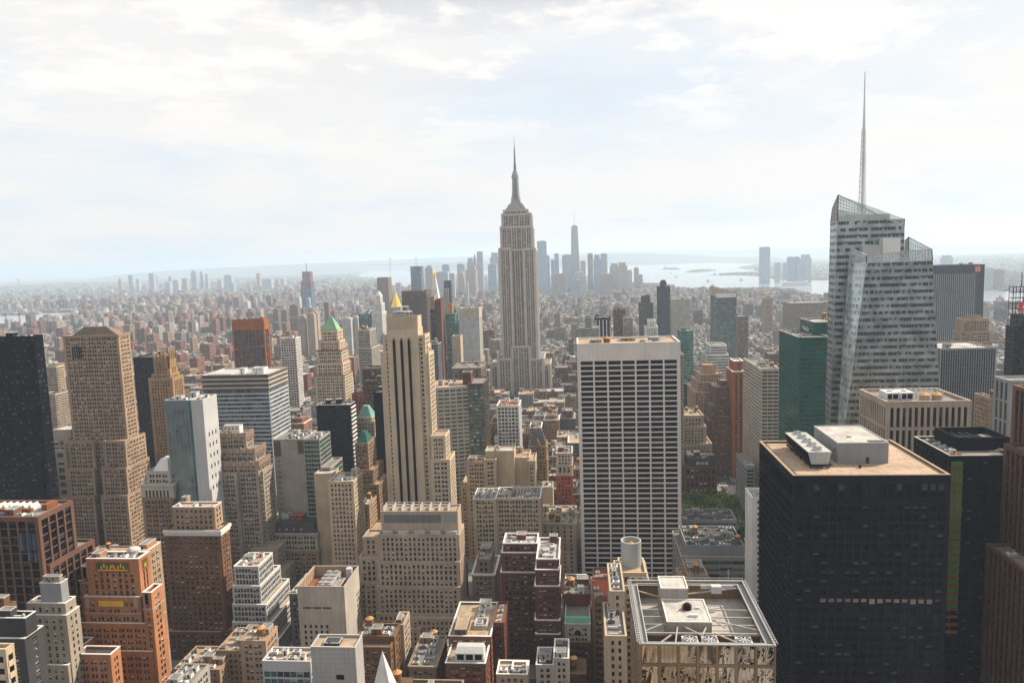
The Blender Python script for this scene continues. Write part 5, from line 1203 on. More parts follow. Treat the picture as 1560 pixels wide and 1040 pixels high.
for nm, lb, wm_, tt, stl, gl in mid:
    post = None
    if 'slanted' in lb:
        def post(b, rs):
            x0, x1, y0, y1, z = rs[0]; q = b.part('slanted_screen', 'cream stone')
            q.hexa([(x0 - .6, y0 - .6, z + .3), (x1 + .6, y0 - .6, z + .3), (x1 + .6, y1, z + .3), (x0 - .6, y1, z + .3)], [(x0 - .6, y0 - .6, z + 16), (x1 + .6, y0 - .6, z + 4), (x1 + .6, y1, z + 4), (x0 - .6, y1, z + 16)])
            q.box(x0 + 3, x1 - 1, y0 - .9, y0 - .6, z - 3, z + 4, 'white paint')
    if 'white piers' in lb:
        def post(b, rs):
            x0, x1, y0, y1, z = rs[0]; q = b.part('white_pier', 'white paint')
            for i in range(5): q.box(x0 + i * (x1 - x0 - 1.4) / 4, x0 + i * (x1 - x0 - 1.4) / 4 + 1.4, y0 - 1.6, y0 - .98, 0, z - 3)
    B(nm, lb, 'office tower' if 'tower' in nm else 'office building', wm_, tt, stl, gl=gl, post=post, limit=40, clut=(2, 0, 1), roof='grey roof', group=None)

# ---- crystalline tower with the tall mast
b = Bd('crystal_tower', 'faceted pale glass skyscraper with slanted crown and tall white mast', 'skyscraper', 'crystal skin', 510)
def P3(px, py, Y): x, z = at(px, py, Y); return (x, Y, z)
def G0(p, q, z=0.):         # extend the edge p->q (top to lower) down to z
    t = (z - p[2]) / (q[2] - p[2]); return tuple(p[i] + (q[i] - p[i]) * t for i in range(3))
sg = st('ribbon', gl='silver', bay=6.8, fl=4.6, hf=.47, r=.22, rs=.18, m=.2, tb=.4, pat=(.05, .305, .012, .305, .012, .316)); sg['top'] = 'crystal skin'
YA, YB, YC = 526, 506, 543
aT, aL = P3(1276, 337, YA), P3(1264, 650, YA)
a0 = G0(aT, aL); a1 = P3(1377, 372, YA); zA = aT[2]
a1 = (a1[0], YA, zA); a1b = (a1[0] + 4, YA, 0)
b.setloc((a0[0] + a1[0]) / 2 + 8, 535)
facade(b.mb, b.panes, a0, a1b, a1, aT, sg, 'crystal skin', corner=False)
eb0, eb1 = (a0[0] + 4, YC, 0), (aT[0] + 1, YC, zA)
facade(b.mb, b.panes, eb0, a0, aT, eb1, sg, 'crystal skin', corner=False)
b.mb.hexa([a0, a1b, (a1b[0], YC, 0), eb0], [aT, a1, (a1[0], YC, zA), eb1])
bTL, bTR = P3(1320, 402, YB), P3(1420.5, 395, YB); zB = (bTL[2] + bTR[2]) / 2
bTL, bTR = (bTL[0], YB, zB), (bTR[0], YB, zB)
bBL = G0(bTL, P3(1288, 640, YB)); bBR = G0(bTR, P3(1431, 600, YB))
facade(b.mb, b.panes, bBL, bBR, bTR, bTL, sg, 'crystal skin', corner=False)
cT = P3(1294, 392, YA - 3); cT = (cT[0], YA - 3, zB); cB = G0(cT, P3(1268, 610, YA - 3)); cB = (max(cB[0], a0[0] + 1), YA - 3, 0)
fp = Panes(); sf = dict(sg); sf['hf'] = .5; sf['sp'] = 'glass pale'; sf['top'] = 'glass pale'; facade(b.mb, fp, cB, bBL, bTL, cT, sf, 'glass pale', corner=False); put_windows(fp, b.root, b.loc, 'facet', 510, 3, 40, 2)  # paler glass paints the bright sky reflection into this facet
wTb, wBb = (bTR[0] - 1, YC - 4, zB), (bBR[0] - 2, YC - 4, 0)
facade(b.mb, None, bBR, wBb, wTb, bTR, sg, 'crystal skin', corner=False)
b.mb.hexa([cB, bBL, bBR, wBb, (cB[0], YC - 4, 0)], [cT, bTL, bTR, wTb, (cT[0], YC - 4, zB)])
def screen(q, A, Bq, C, D, nu, nv):
    A, Bq, C, D = (np.array(p, float) for p in (A, Bq, C, D)); P = lambda u, v: (A * (1 - u) + Bq * u) * (1 - v) + (D * (1 - u) + C * u) * v
    q.poly([P(0, 0), P(1, 0), P(1, 1), P(0, 1)], 'glass screen')
    for i in range(nu + 1): q.beam(P(i / nu, 0), P(i / nu, 1), .5 if i in (0, nu) else .26, None, 'light metal')
    for j in range(nv + 1): q.beam(P(0, j / nv), P(1, j / nv), .3 if j < nv else .6, None, 'light metal')
q = b.part('crown_screen', 'glass screen')
apex = P3(1277, 297, YA); rT = P3(1377, 346, YA)
screen(q, aT, a1, rT, apex, 24, 7)
apb = (apex[0] + 2, YC, apex[2] - 8); screen(q, aT, eb1, apb, apex, 12, 7)
screen(q, a1, (a1[0], YC, zA), (rT[0], YC, rT[2] - 2), rT, 10, 3); screen(q, eb1, (a1[0], YC, zA), (rT[0], YC, rT[2] - 2), apb, 18, 5)
f1, f2, f3 = P3(1296, 377, YA - 3), P3(1320, 389, YB), P3(1419.5, 379.5, YB)
screen(q, cT, bTL, f2, f1, 6, 3); screen(q, bTL, bTR, f3, f2, 20, 3)
g1, g2 = P3(1412, 360, YC - 4), P3(1379, 366, YC - 4)
screen(q, bTR, wTb, (wTb[0], wTb[1], g1[2]), f3, 10, 4); screen(q, (g2[0], YC - 4, zB), (wTb[0], YC - 4, zB), (wTb[0], YC - 4, g1[2]), g2, 8, 4)
# plant inside the crown
m = MB(['grey metal']); m.box(aT[0] + 4, a1[0] - 8, YA + 4, YC - 4, zA, zA + 4); b.now('crown_plant', m)
m = MB(['light metal']); xa_, _ = at(1314, 380, 520); xb_, zz = at(1345, 373, 520); m.box(xa_, xb_, 520, 527, zB, zz); xa_, _ = at(1345, 380, 519); xb_, zz = at(1372, 362, 519); m.box(xa_ + .1, xb_, 519, 527, zB, zz, 'white paint'); b.now('roof_plant', m)
m = b.part('mast', 'white paint'); mx, mz = at(1313.5, 318, 533); tx, tz = at(1311.2, 110, 533); zb = zA
N = 16; rad = lambda t: 2.6 * (1 - t) + .25 * t
cxm = mx
for k in range(3):
    an = 2 * math.pi * k / 3 + .4
    for i in range(N):
        t0, t1 = i / N * .62, (i + 1) / N * .62
        r0_, r1_ = rad(t0), rad(t1); z0_, z1_ = zb + (tz - zb) * t0, zb + (tz - zb) * t1
        p = (cxm + r0_ * math.cos(an), 533 + r0_ * math.sin(an), z0_); p2 = (cxm + r1_ * math.cos(an), 533 + r1_ * math.sin(an), z1_)
        an2 = an + 2 * math.pi / 3; q2 = (cxm + r1_ * math.cos(an2), 533 + r1_ * math.sin(an2), z1_)
        m.beam(p, p2, .42); m.beam(p, q2, .2); m.beam(p2, q2, .28)
m.cyl(cxm, 533, 1.0, .65, zb, zb + (tz - zb) * .62, 8); m.cyl(cxm, 533, .95, .55, zb + (tz - zb) * .62, zb + (tz - zb) * .8, 8); m.cyl(cxm, 533, .55, .3, zb + (tz - zb) * .8, tz, 6)
b.finish('silver', 100, 1.6); HEROES.append((a0[0], bBR[0], 505, 545, zA))

# ---- the tallest tower
b = Bd('art_deco_skyscraper', 'tallest stone skyscraper with ribbed shaft and silver needle mast', 'skyscraper', 'esb stone', 1215)
sv = st('vert', bay=8.8, pat=(.22, .32, .11, .35), fl=3.9, hf=.5, r=.9, rs=.3, m=2.4, tb=4, sp='esb spandrel')
rs = px_tiers(b, [(767, 804, 320, 1250, 26), (764, 809, 326, 1246, 34), (762, 811, 345, 1242, 42), (760, 778.5, 378, 1234, 58), (796.5, 815, 378, 1234, 58), (759.5, 816, 380, 1240, 48), (758, 780, 546, 1226, 74), (806, 828, 546, 1226, 74), (779, 808, 527, 1231, 60),
                  (747, 838, 556, 1252, 70)], sv, 'grey roof', None, ())
x0, x1, y0, y1, z = rs[0]; cx, cy = (x0 + x1) / 2, (y0 + y1) / 2
def zy(py): return at(785, py, cy)[1]
m = b.part('mast_base', 'silver')
for (w_, p0, p1) in ((16.5, 321, 317), (14, 317, 313), (11, 313, 310), (8, 310, 306)):
    m.box(cx - w_, cx + w_, cy - w_ * .7, cy + w_ * .7, zy(p0), zy(p1))
m = b.part('mast', 'silver'); m.cyl(cx, cy, 6.4, 5.0, zy(306), zy(272), 16); m.cyl(cx, cy, 6.3, 6.3, zy(272), zy(268), 16); m.cyl(cx, cy, 5.4, 5.4, zy(268), zy(265), 16); m.cyl(cx, cy, 4.6, 4.0, zy(265), zy(261), 16)
w_ = b.part('mast_wing', 'light metal')
for k in range(4):
    a = math.pi / 4 + k * math.pi / 2; c_, s_ = math.cos(a), math.sin(a)
    for i in range(6):
        t = i / 6; ro = 9.4 - 4.0 * t ** .6; z0_, z1_ = zy(306) + (zy(274) - zy(306)) * t, zy(306) + (zy(274) - zy(306)) * (t + 1 / 6)
        pts = [(4, -1.1), (ro, -1.1), (ro, 1.1), (4, 1.1)]
        w_.hexa([(cx + u * c_ - v * s_, cy + u * s_ + v * c_, z0_) for u, v in pts], [(cx + u * c_ - v * s_, cy + u * s_ + v * c_, z1_) for u, v in pts])
g = b.part('mast_window', 'glass blue')
for k in range(4):
    a = k * math.pi / 2; g.beam((cx + 6.1 * math.cos(a), cy + 6.1 * math.sin(a), zy(304)), (cx + 5.05 * math.cos(a), cy + 5.05 * math.sin(a), zy(274)), 2.6, .6)
m = b.part('antenna', 'grey metal'); m.cyl(cx, cy, 2.4, 2.2, zy(261), zy(251), 10); m.cyl(cx, cy, 1.4, 1.0, zy(251), zy(232), 8); m.cyl(cx, cy, 1.0, .6, zy(232), zy(222), 8); m.cyl(cx, cy, .5, .15, zy(222), zy(207), 6)
for i in range(9): m.cyl(cx, cy, 2.1 - i * .1, 2.1 - i * .1, zy(250 - i * 3), zy(249.2 - i * 3), 8)
b.finish('esb', 100, 1.2)

# ---- unseen block added below the frame to fill the mirrored panes' reflection
b = Bd('stone_building', 'sunlit limestone building reflected in the mirrored glass at the bottom edge', 'office building', 'limestone', 100)
b.setloc(30, 80); b.mb.box(-70, 140, 60, 100, 0, 113); pn_ = Panes()
for i in range(7):
    xx = 140 - i * 30; zt = (113, 106, 113, 100, 110, 113, 104)[i]
    b.mb.box(xx - 29, xx - 1, 98, 103, 0, zt, ('concrete', 'clay tile', 'pale stone', 'concrete', 'rust granite', 'pale stone', 'concrete')[i])
    facade(b.mb, pn_, (xx - 1, 103, 0), (xx - 29, 103, 0), (xx - 29, 103, zt), (xx - 1, 103, zt), st('vert', bay=9, fl=7, r=.8, hf=.5), ('limestone', 'clay tile', 'pale stone', 'limestone', 'red brick', 'pale stone', 'limestone')[i], corner=False)
b.panes = pn_; b.finish('dark', 0)
q = b
# ================================================================== hazy towers: downtown, across the rivers
def farwall(name, attr=True, c=(.3, .3, .3)):
    """wall of a distant block: storey and bay rhythm of dark glazing over the block's own colour"""
    m, t, b = newmat(name)
    g = t.nodes.new('ShaderNodeNewGeometry'); s = t.nodes.new('ShaderNodeSeparateXYZ'); t.links.new(g.outputs['Position'], s.inputs[0])
    n = t.nodes.new('ShaderNodeSeparateXYZ'); t.links.new(g.outputs['Normal'], n.inputs[0])
    a = t.nodes.new('ShaderNodeAttribute'); a.attribute_name = 'tint' if attr else 'none'
    base = a.outputs['Color'] if attr else c
    al = a.outputs['Alpha']
    xy = nodem(t, 'ADD', s.outputs[0], s.outputs[1])
    w1 = nodem(t, 'LESS_THAN', nodem(t, 'FRACT', nodem(t, 'DIVIDE', s.outputs[2], 3.6)), .55)
    w2 = nodem(t, 'LESS_THAN', nodem(t, 'FRACT', nodem(t, 'DIVIDE', xy, 3.3)), .52)
    side = nodem(t, 'LESS_THAN', nodem(t, 'ABSOLUTE', n.outputs[2]), .5)
    mask = nodem(t, 'MULTIPLY', nodem(t, 'MULTIPLY', w1, w2), side)
    nz = tex(t, g.outputs['Position'], .35, 2)
    mask = nodem(t, 'MULTIPLY', mask, ramp(t, nz, .25, .5))
    col = base if attr else nmix(t, 0.0, c, c)
    dk = nmix(t, ramp(t, tex(t, g.outputs['Position'], .05, 4), .3, .7), nmix(t, .28, col, (.03, .03, .03)), col)
    col = nmix(t, nodem(t, 'MULTIPLY', mask, .8), dk, (.035, .04, .048))
    t.links.new(col, b.inputs['Base Color']); b.inputs['Roughness'].default_value = .8; b.inputs['Specular IOR Level'].default_value = .2
    MATS[name] = m
farwall('city block')
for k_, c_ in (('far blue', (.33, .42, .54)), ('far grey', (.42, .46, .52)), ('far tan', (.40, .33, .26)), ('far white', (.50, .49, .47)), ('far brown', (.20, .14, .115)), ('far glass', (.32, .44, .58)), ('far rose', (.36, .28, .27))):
    farwall(k_, False, c_)  # pale bluish bases have some distance haze painted into the colour
ORD = ('leftmost', 'second', 'third', 'fourth', 'fifth', 'sixth', 'seventh', 'eighth', 'ninth', 'tenth', 'eleventh', 'twelfth', 'thirteenth', 'fourteenth', 'fifteenth', 'sixteenth', 'seventeenth', 'eighteenth', 'nineteenth', 'twentieth')
def ordn(i):
    if i < 20: return ORD[i] + ('' if i == 0 else ' from the left')
    tens = ('', '', 'twenty', 'thirty', 'forty', 'fifty', 'sixty')[(i + 1) // 10]
    u = ('', 'first', 'second', 'third', 'fourth', 'fifth', 'sixth', 'seventh', 'eighth', 'ninth')[(i + 1) % 10]
    return (tens + '-' + u if u else tens.replace('ty', 'tieth')) + ' from the left'
def far_tower(xl, xr, yt, Y, mat, label, group, crown=None, D=None, name='office_tower'):
    x0, z = at(xl, yt, Y); x1, _ = at(xr, yt, Y); D = D or max(18, min(60, (x1 - x0)))
    q = MB([mat]); loc = ((x0 + x1) / 2, Y + D / 2, 0)
    h = z
    if crown == 'taper':
        q.hexa([(x0, Y, 0), (x1, Y, 0), (x1, Y + D, 0), (x0, Y + D, 0)], [(x0, Y, h * .35), (x1, Y, h * .35), (x1, Y + D, h * .35), (x0, Y + D, h * .35)], 0)
        g = (x1 - x0) * .16; q.hexa([(x0, Y, h * .35), (x1, Y, h * .35), (x1, Y + D, h * .35), (x0, Y + D, h * .35)], [(x0 + g, Y + g, h), (x1 - g, Y + g, h), (x1 - g, Y + D - g, h), (x0 + g, Y + D - g, h)], 0)
    elif crown == 'point':
        q.box(x0, x1, Y, Y + D, 0, h * .72, 0); q.box(x0 + (x1 - x0) * .15, x1 - (x1 - x0) * .15, Y + 3, Y + D - 3, h * .72, h * .86, 0); q.hip(x0 + (x1 - x0) * .2, x1 - (x1 - x0) * .2, Y + 4, Y + D - 4, h * .86, h, .1, .1, 0)
    elif crown == 'step':
        q.box(x0, x1, Y, Y + D, 0, h * .88, 0); q.box(x0 + (x1 - x0) * .14, x1 - (x1 - x0) * .14, Y + 3, Y + D - 3, h * .88, h, 0)
    else:
        q.box(x0, x1, Y, Y + D, 0, h - 3, 0); q.box(x0 + (x1 - x0) * .2, x1 - (x1 - x0) * .2, Y + 3, Y + D - 3, h - 3, h, 0)
    o = q.build(name, None, loc); tag(o, label, 'tower', group)
    HEROES.append((x0, x1, Y, Y + D, z))
    return o, (x0, x1, Y, Y + D, z)
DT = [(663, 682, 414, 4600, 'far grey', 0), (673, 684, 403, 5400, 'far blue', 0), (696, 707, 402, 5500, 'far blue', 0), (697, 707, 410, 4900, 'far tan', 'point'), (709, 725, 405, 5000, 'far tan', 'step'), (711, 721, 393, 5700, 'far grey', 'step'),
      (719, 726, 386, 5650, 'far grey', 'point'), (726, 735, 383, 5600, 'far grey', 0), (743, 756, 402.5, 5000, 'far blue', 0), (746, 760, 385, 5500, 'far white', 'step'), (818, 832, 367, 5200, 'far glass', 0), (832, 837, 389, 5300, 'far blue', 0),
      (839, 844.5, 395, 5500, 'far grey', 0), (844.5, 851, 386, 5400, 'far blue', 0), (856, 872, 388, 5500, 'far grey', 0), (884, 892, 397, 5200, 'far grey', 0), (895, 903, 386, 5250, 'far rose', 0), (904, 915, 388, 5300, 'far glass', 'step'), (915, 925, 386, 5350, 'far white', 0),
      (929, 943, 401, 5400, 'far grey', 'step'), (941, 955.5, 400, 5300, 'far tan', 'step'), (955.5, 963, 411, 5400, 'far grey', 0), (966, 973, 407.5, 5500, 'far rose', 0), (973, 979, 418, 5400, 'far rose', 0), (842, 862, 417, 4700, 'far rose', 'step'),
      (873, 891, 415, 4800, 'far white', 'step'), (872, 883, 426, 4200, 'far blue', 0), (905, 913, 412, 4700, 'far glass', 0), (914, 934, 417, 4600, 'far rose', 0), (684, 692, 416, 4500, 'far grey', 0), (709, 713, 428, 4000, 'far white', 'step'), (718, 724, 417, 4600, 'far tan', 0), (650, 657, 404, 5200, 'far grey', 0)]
cn = {'far grey': 'grey', 'far blue': 'bluish', 'far tan': 'tan', 'far glass': 'blue glass', 'far white': 'pale', 'far rose': 'brownish', 'far brown': 'brown'}
def batch(L, where, group):
    by = {}
    for t in sorted(L, key=lambda t: t[0] + t[1]): by.setdefault(t[4], []).append(t)
    for mat, ts in by.items():
        for i, t in enumerate(ts):
            far_tower(t[0], t[1], t[2], t[3], mat, (ordn(i) + ' of the ' + cn[mat] + ' hazy towers ' + where) if len(ts) > 1 else 'only ' + cn[mat] + ' hazy tower ' + where, group, t[5] or None)
batch(DT, 'in the distant downtown cluster', 'hazy towers of the distant downtown cluster')
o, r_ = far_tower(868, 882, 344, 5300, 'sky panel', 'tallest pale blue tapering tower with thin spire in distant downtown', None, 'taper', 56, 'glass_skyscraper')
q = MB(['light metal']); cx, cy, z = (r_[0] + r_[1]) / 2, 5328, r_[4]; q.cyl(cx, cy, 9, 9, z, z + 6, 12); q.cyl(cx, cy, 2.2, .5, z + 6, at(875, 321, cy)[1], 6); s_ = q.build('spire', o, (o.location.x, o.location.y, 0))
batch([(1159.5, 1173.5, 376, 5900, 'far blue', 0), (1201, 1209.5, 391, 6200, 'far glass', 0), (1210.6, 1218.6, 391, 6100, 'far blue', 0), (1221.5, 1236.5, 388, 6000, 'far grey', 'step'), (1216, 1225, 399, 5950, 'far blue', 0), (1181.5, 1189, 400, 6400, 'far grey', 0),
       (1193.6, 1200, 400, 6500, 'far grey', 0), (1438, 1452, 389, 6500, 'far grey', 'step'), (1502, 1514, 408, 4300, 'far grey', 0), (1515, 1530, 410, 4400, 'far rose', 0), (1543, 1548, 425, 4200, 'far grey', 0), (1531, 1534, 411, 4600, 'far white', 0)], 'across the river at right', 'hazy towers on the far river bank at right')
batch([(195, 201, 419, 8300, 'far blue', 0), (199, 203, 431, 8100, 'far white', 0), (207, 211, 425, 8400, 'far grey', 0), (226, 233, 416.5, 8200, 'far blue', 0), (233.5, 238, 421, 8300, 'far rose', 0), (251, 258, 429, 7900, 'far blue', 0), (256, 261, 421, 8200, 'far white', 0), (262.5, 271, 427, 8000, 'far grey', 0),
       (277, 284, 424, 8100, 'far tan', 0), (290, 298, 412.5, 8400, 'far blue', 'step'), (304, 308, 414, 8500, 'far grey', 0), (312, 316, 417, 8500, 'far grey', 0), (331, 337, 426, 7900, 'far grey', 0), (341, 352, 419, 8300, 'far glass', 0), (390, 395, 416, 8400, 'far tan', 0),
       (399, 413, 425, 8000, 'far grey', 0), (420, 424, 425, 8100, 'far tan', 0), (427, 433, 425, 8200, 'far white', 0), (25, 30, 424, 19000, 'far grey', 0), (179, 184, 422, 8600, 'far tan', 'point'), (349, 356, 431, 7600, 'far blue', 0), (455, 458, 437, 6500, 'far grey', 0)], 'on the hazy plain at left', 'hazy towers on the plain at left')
# tan and brown slab estates by the river at left, individually countable
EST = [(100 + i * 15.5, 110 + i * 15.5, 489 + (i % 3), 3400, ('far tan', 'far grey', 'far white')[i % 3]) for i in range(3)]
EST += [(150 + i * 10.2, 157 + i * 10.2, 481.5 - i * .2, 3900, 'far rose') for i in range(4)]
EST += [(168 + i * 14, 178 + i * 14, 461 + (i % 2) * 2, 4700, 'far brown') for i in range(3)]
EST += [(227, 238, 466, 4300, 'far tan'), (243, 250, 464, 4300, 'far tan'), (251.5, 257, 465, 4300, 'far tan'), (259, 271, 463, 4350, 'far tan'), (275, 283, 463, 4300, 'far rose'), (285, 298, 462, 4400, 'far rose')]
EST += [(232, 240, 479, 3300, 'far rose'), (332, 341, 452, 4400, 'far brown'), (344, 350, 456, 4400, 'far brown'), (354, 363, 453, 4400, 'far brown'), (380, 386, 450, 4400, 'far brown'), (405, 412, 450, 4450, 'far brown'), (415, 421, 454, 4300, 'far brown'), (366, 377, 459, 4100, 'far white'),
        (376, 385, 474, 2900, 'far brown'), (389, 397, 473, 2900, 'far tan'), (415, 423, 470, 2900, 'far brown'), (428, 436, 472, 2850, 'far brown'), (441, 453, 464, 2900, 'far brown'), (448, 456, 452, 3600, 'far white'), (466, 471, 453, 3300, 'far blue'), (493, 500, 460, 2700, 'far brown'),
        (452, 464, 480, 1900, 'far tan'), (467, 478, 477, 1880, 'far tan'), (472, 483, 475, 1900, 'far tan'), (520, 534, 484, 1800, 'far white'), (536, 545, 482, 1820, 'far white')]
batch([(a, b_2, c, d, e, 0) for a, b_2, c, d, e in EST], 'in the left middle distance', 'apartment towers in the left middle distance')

# ================================================================== ground, water, shores
def flat(name, pts, z, mat, kind='structure'):
    q = MB([mat]); q.poly([(x, y, z) for x, y in pts]); o = q.build(name); tag(o, kind=kind); return o
mg, tg, bgn = newmat('city ground'); MATS['city ground'] = mg
gg = tg.nodes.new('ShaderNodeNewGeometry')
c1 = nmix(tg, ramp(tg, tex(tg, gg.outputs['Position'], .012, 8), .38, .62), (.06, .085, .035), (.17, .15, .135))
c2 = nmix(tg, ramp(tg, tex(tg, gg.outputs['Position'], .0022, 6), .45, .6), c1, (.05, .075, .03))
sg_ = tg.nodes.new('ShaderNodeSeparateXYZ'); tg.links.new(gg.outputs['Position'], sg_.inputs[0])
c3 = nmix(tg, ramp(tg, sg_.outputs[1], 2600, 5200), (.055, .054, .055), c2)
tg.links.new(c3, bgn.inputs['Base Color']); bgn.inputs['Roughness'].default_value = .9
R0 = 60000
flat('ground', [(R0 * math.cos(2 * math.pi * i / 48), R0 * math.sin(2 * math.pi * i / 48)) for i in range(48)], 0, 'city ground')
mw_, tw, bw_ = newmat('water'); MATS['water'] = mw_
bw_.inputs['Base Color'].default_value = (.20, .23, .25, 1); bw_.inputs['Roughness'].default_value = .22; bw_.inputs['Specular IOR Level'].default_value = .9
gw = tw.nodes.new('ShaderNodeNewGeometry'); bpw = tw.nodes.new('ShaderNodeBump'); bpw.inputs['Strength'].default_value = .25; bpw.inputs['Distance'].default_value = 1.5
tw.links.new(tex(tw, gw.outputs['Position'], .03, 6, (1, .5, 1)), bpw.inputs['Height']); tw.links.new(bpw.outputs[0], bw_.inputs['Normal'])
WPOLY = {
 'bay': [(560, 410.5), (640, 407), (700, 405), (780, 402.5), (870, 399.5), (960, 398.5), (1056, 400), (1125, 401), (1165, 401), (1140, 405), (1122, 408), (1150, 412), (1160, 417), (1120, 418.5), (1078, 419.3), (1122, 419.2), (1148, 420.5), (1185, 425.5), (1230, 426.5), (1262, 427),
         (1330, 431), (1420, 437), (1500, 441.5), (1535, 444), (1600, 446), (1600, 486), (1541, 472), (1516, 470), (1500, 466), (1420, 462), (1300, 458), (1240, 454), (1184, 445), (1123, 447), (1057, 444.5), (1033, 440.5), (1015, 434), (977, 433), (940, 424), (850, 420), (730, 419), (640, 414)],
 'river': [(-80, 487), (28, 479.5), (60, 479.3), (60, 476.6), (92, 476.4), (110, 475.5), (111, 479), (92, 484), (70, 488), (45, 493), (25, 500), (-80, 520)],
 'river_bend': [(95, 470), (165, 466.5), (166, 471.5), (120, 474), (95, 474)],
 'harbour_basin': [(540, 421), (560, 414.5), (590, 413), (628, 411), (642, 414), (634, 428), (618, 438), (598, 436), (588, 428), (570, 424)],
 'sea': [(-80, 427.5), (0, 424.8), (200, 418.4), (400, 411.9), (560, 406.7), (700, 402.2), (790, 399.4), (790, 401), (700, 404), (600, 408.5), (460, 411.8), (330, 416.4), (200, 422.5), (0, 430), (-80, 433)],
 'inlet': [(1425, 384.5), (1500, 382.5), (1620, 380), (1620, 383), (1500, 386.5), (1425, 387)],
 'inlet_far': [(1100, 393), (1180, 392), (1330, 386), (1330, 387.5), (1180, 394), (1100, 395)],
}
WG = {}
for k_, pp in WPOLY.items():
    pts = [gnd(*p) for p in pp]; WG[k_] = pts
    flat(k_, pts, .6, 'water')
def inpoly(x, y, P):
    x = np.asarray(x); y = np.asarray(y); c = np.zeros(x.shape, bool); n = len(P)
    for i in range(n):
        x1, y1 = P[i]; x2, y2 = P[i - 1]
        if y1 == y2: continue
        t = ((y1 > y) != (y2 > y)) & (x < (x2 - x1) * (y - y1) / (y2 - y1) + x1); c ^= t
    return c
# hills beyond the bay
q = MB(['hill green']) if 'hill green' in MATS else None
wall('hill green', (.06, .08, .05), .3); q = MB(['hill green'])
def ridge(pts, Y, dep):
    P_ = []
    for x, y in pts:
        X, z = at(x, y, Y); P_.append((X, max(z, 2)))
    n = len(P_)
    for i in range(n - 1):
        (a, h0), (c, h1) = P_[i], P_[i + 1]
        q.poly([(a, Y - dep * .5, 0), (c, Y - dep * .5, 0), (c, Y, h1), (a, Y, h0)]); q.poly([(a, Y, h0), (c, Y, h1), (c, Y + dep, 0), (a, Y + dep, 0)])
ridge([(190, 418), (240, 413.5), (300, 409.5), (360, 406.8), (430, 403.5), (520, 399.5), (560, 397.8), (600, 395.8), (640, 394), (680, 392), (720, 390), (760, 388.5), (800, 387.5), (840, 386), (900, 384), (940, 382.8), (990, 381.5), (1040, 381), (1090, 380.5), (1150, 379.5), (1230, 378), (1330, 375.5), (1420, 373.5), (1480, 371.5), (1540, 370), (1620, 368.5)], 27000, 5000)
ridge([(640, 404), (700, 398.5), (760, 396), (820, 394.5), (900, 389), (950, 386), (1000, 386.5), (1060, 389), (1100, 391.5), (1180, 391.5)], 19000, 2500)
o = q.build('hills'); tag(o, kind='structure')
# islands and piers
def island(name, pts, label):
    g = [gnd(*p) for p in pts]; q = MB(['lawn']); q.hexa([(x, y, .2) for x, y in g], [(x, y, 3) for x, y in g]); o = q.build(name); tag(o, kind='structure'); return g
isl = [island('island', [(1006, 410.6), (1012, 408.5), (1030, 408), (1038, 409.5), (1036, 410.9), (1020, 411.2)], ''), island('island', [(1042, 414.6), (1052, 412.2), (1070, 411.4), (1091, 411), (1091, 412.6), (1070, 414.4), (1055, 415.4)], ''),
       island('island', [(1080, 419.2), (1110, 417.6), (1160, 415.5), (1160, 417.8), (1120, 419.3)], '')]
q = MB(['copper green', 'grey stone']); X, Y = gnd(1013.5, 410); X2, zt = at(1013.5, 400.5, Y)
q.hexa([(X - 20 + 40 * (i in (1, 2)), Y - 20 + 40 * (i > 1), 0) for i in range(4)], [(X - 9 + 18 * (i in (1, 2)), Y - 9 + 18 * (i > 1), zt * .5) for i in range(4)], 'grey stone')
q.cyl(X, Y, 7, 4, zt * .5, zt * .84, 8, 'copper green'); q.cyl(X, Y, 2.6, 2.6, zt * .84, zt * .9, 8, 'copper green'); q.beam((X + 3, Y, zt * .8), (X + 6, Y, zt * 1.02), 2, None, 'copper green')
tag(q.build('statue', None, (X, Y, 0)), 'tiny green robed statue raising an arm on the bay island', 'statue')
# far bridges
def bridge(name, label, towers, Y, ytop, ydeck, ends, w):
    b = empty(name, (at(towers[0], ydeck, Y)[0], Y, 0)); tag(b, label, 'bridge'); loc = tuple(b.location)
    zd = at(towers[0], ydeck, Y)[1]; zt = at(towers[0], ytop, Y)[1]; tx = [at(t, ydeck, Y)[0] for t in towers]; ex = [at(e, ydeck, Y)[0] for e in ends]
    for x in tx:
        q = MB(['bridge steel'])
        for s in (-1, 1): q.box(x + s * w - w * .3, x + s * w + w * .3, Y - 8, Y + 8, 0, zt)
        q.box(x - w, x + w, Y - 6, Y + 6, zt - w * .5, zt); q.box(x - w, x + w, Y - 6, Y + 6, zd + (zt - zd) * .45, zd + (zt - zd) * .45 + w * .35)
        q.beam((x - w, Y, zd), (x + w, Y, zt * .8), w * .2); q.build('bridge_tower', b, loc)
    q = MB(['bridge steel']); q.box(ex[0], ex[1], Y - 12, Y + 12, zd - 6, zd + 3)
    n = 24
    for i in range(n): xx = ex[0] + (ex[1] - ex[0]) * i / n; q.box(xx, xx + 4, Y - 4, Y + 4, 0, zd - 6.1) if (len(tx) == 1 and (i % 2 == 0) and abs(xx - tx[0]) > 420) else None
    q.build('bridge_deck', b, loc)
    q = MB(['bridge steel'])
    def sag(x0, z0, x1, z1, s):
        for i in range(12):
            t, u = i / 12, (i + 1) / 12; q.beam((x0 + (x1 - x0) * t, Y, z0 + (z1 - z0) * t - s * math.sin(math.pi * t)), (x0 + (x1 - x0) * u, Y, z0 + (z1 - z0) * u - s * math.sin(math.pi * u)), 2.5)
    allx = [ex[0]] + tx + [ex[1]]; zz = [zd] + [zt] * len(tx) + [zd]
    for i in range(len(allx) - 1): sag(allx[i], zz[i], allx[i + 1], zz[i + 1], (zt - zd) * (.85 if zz[i] == zz[i + 1] else .25))
    q.build('suspension_cable', b, loc)
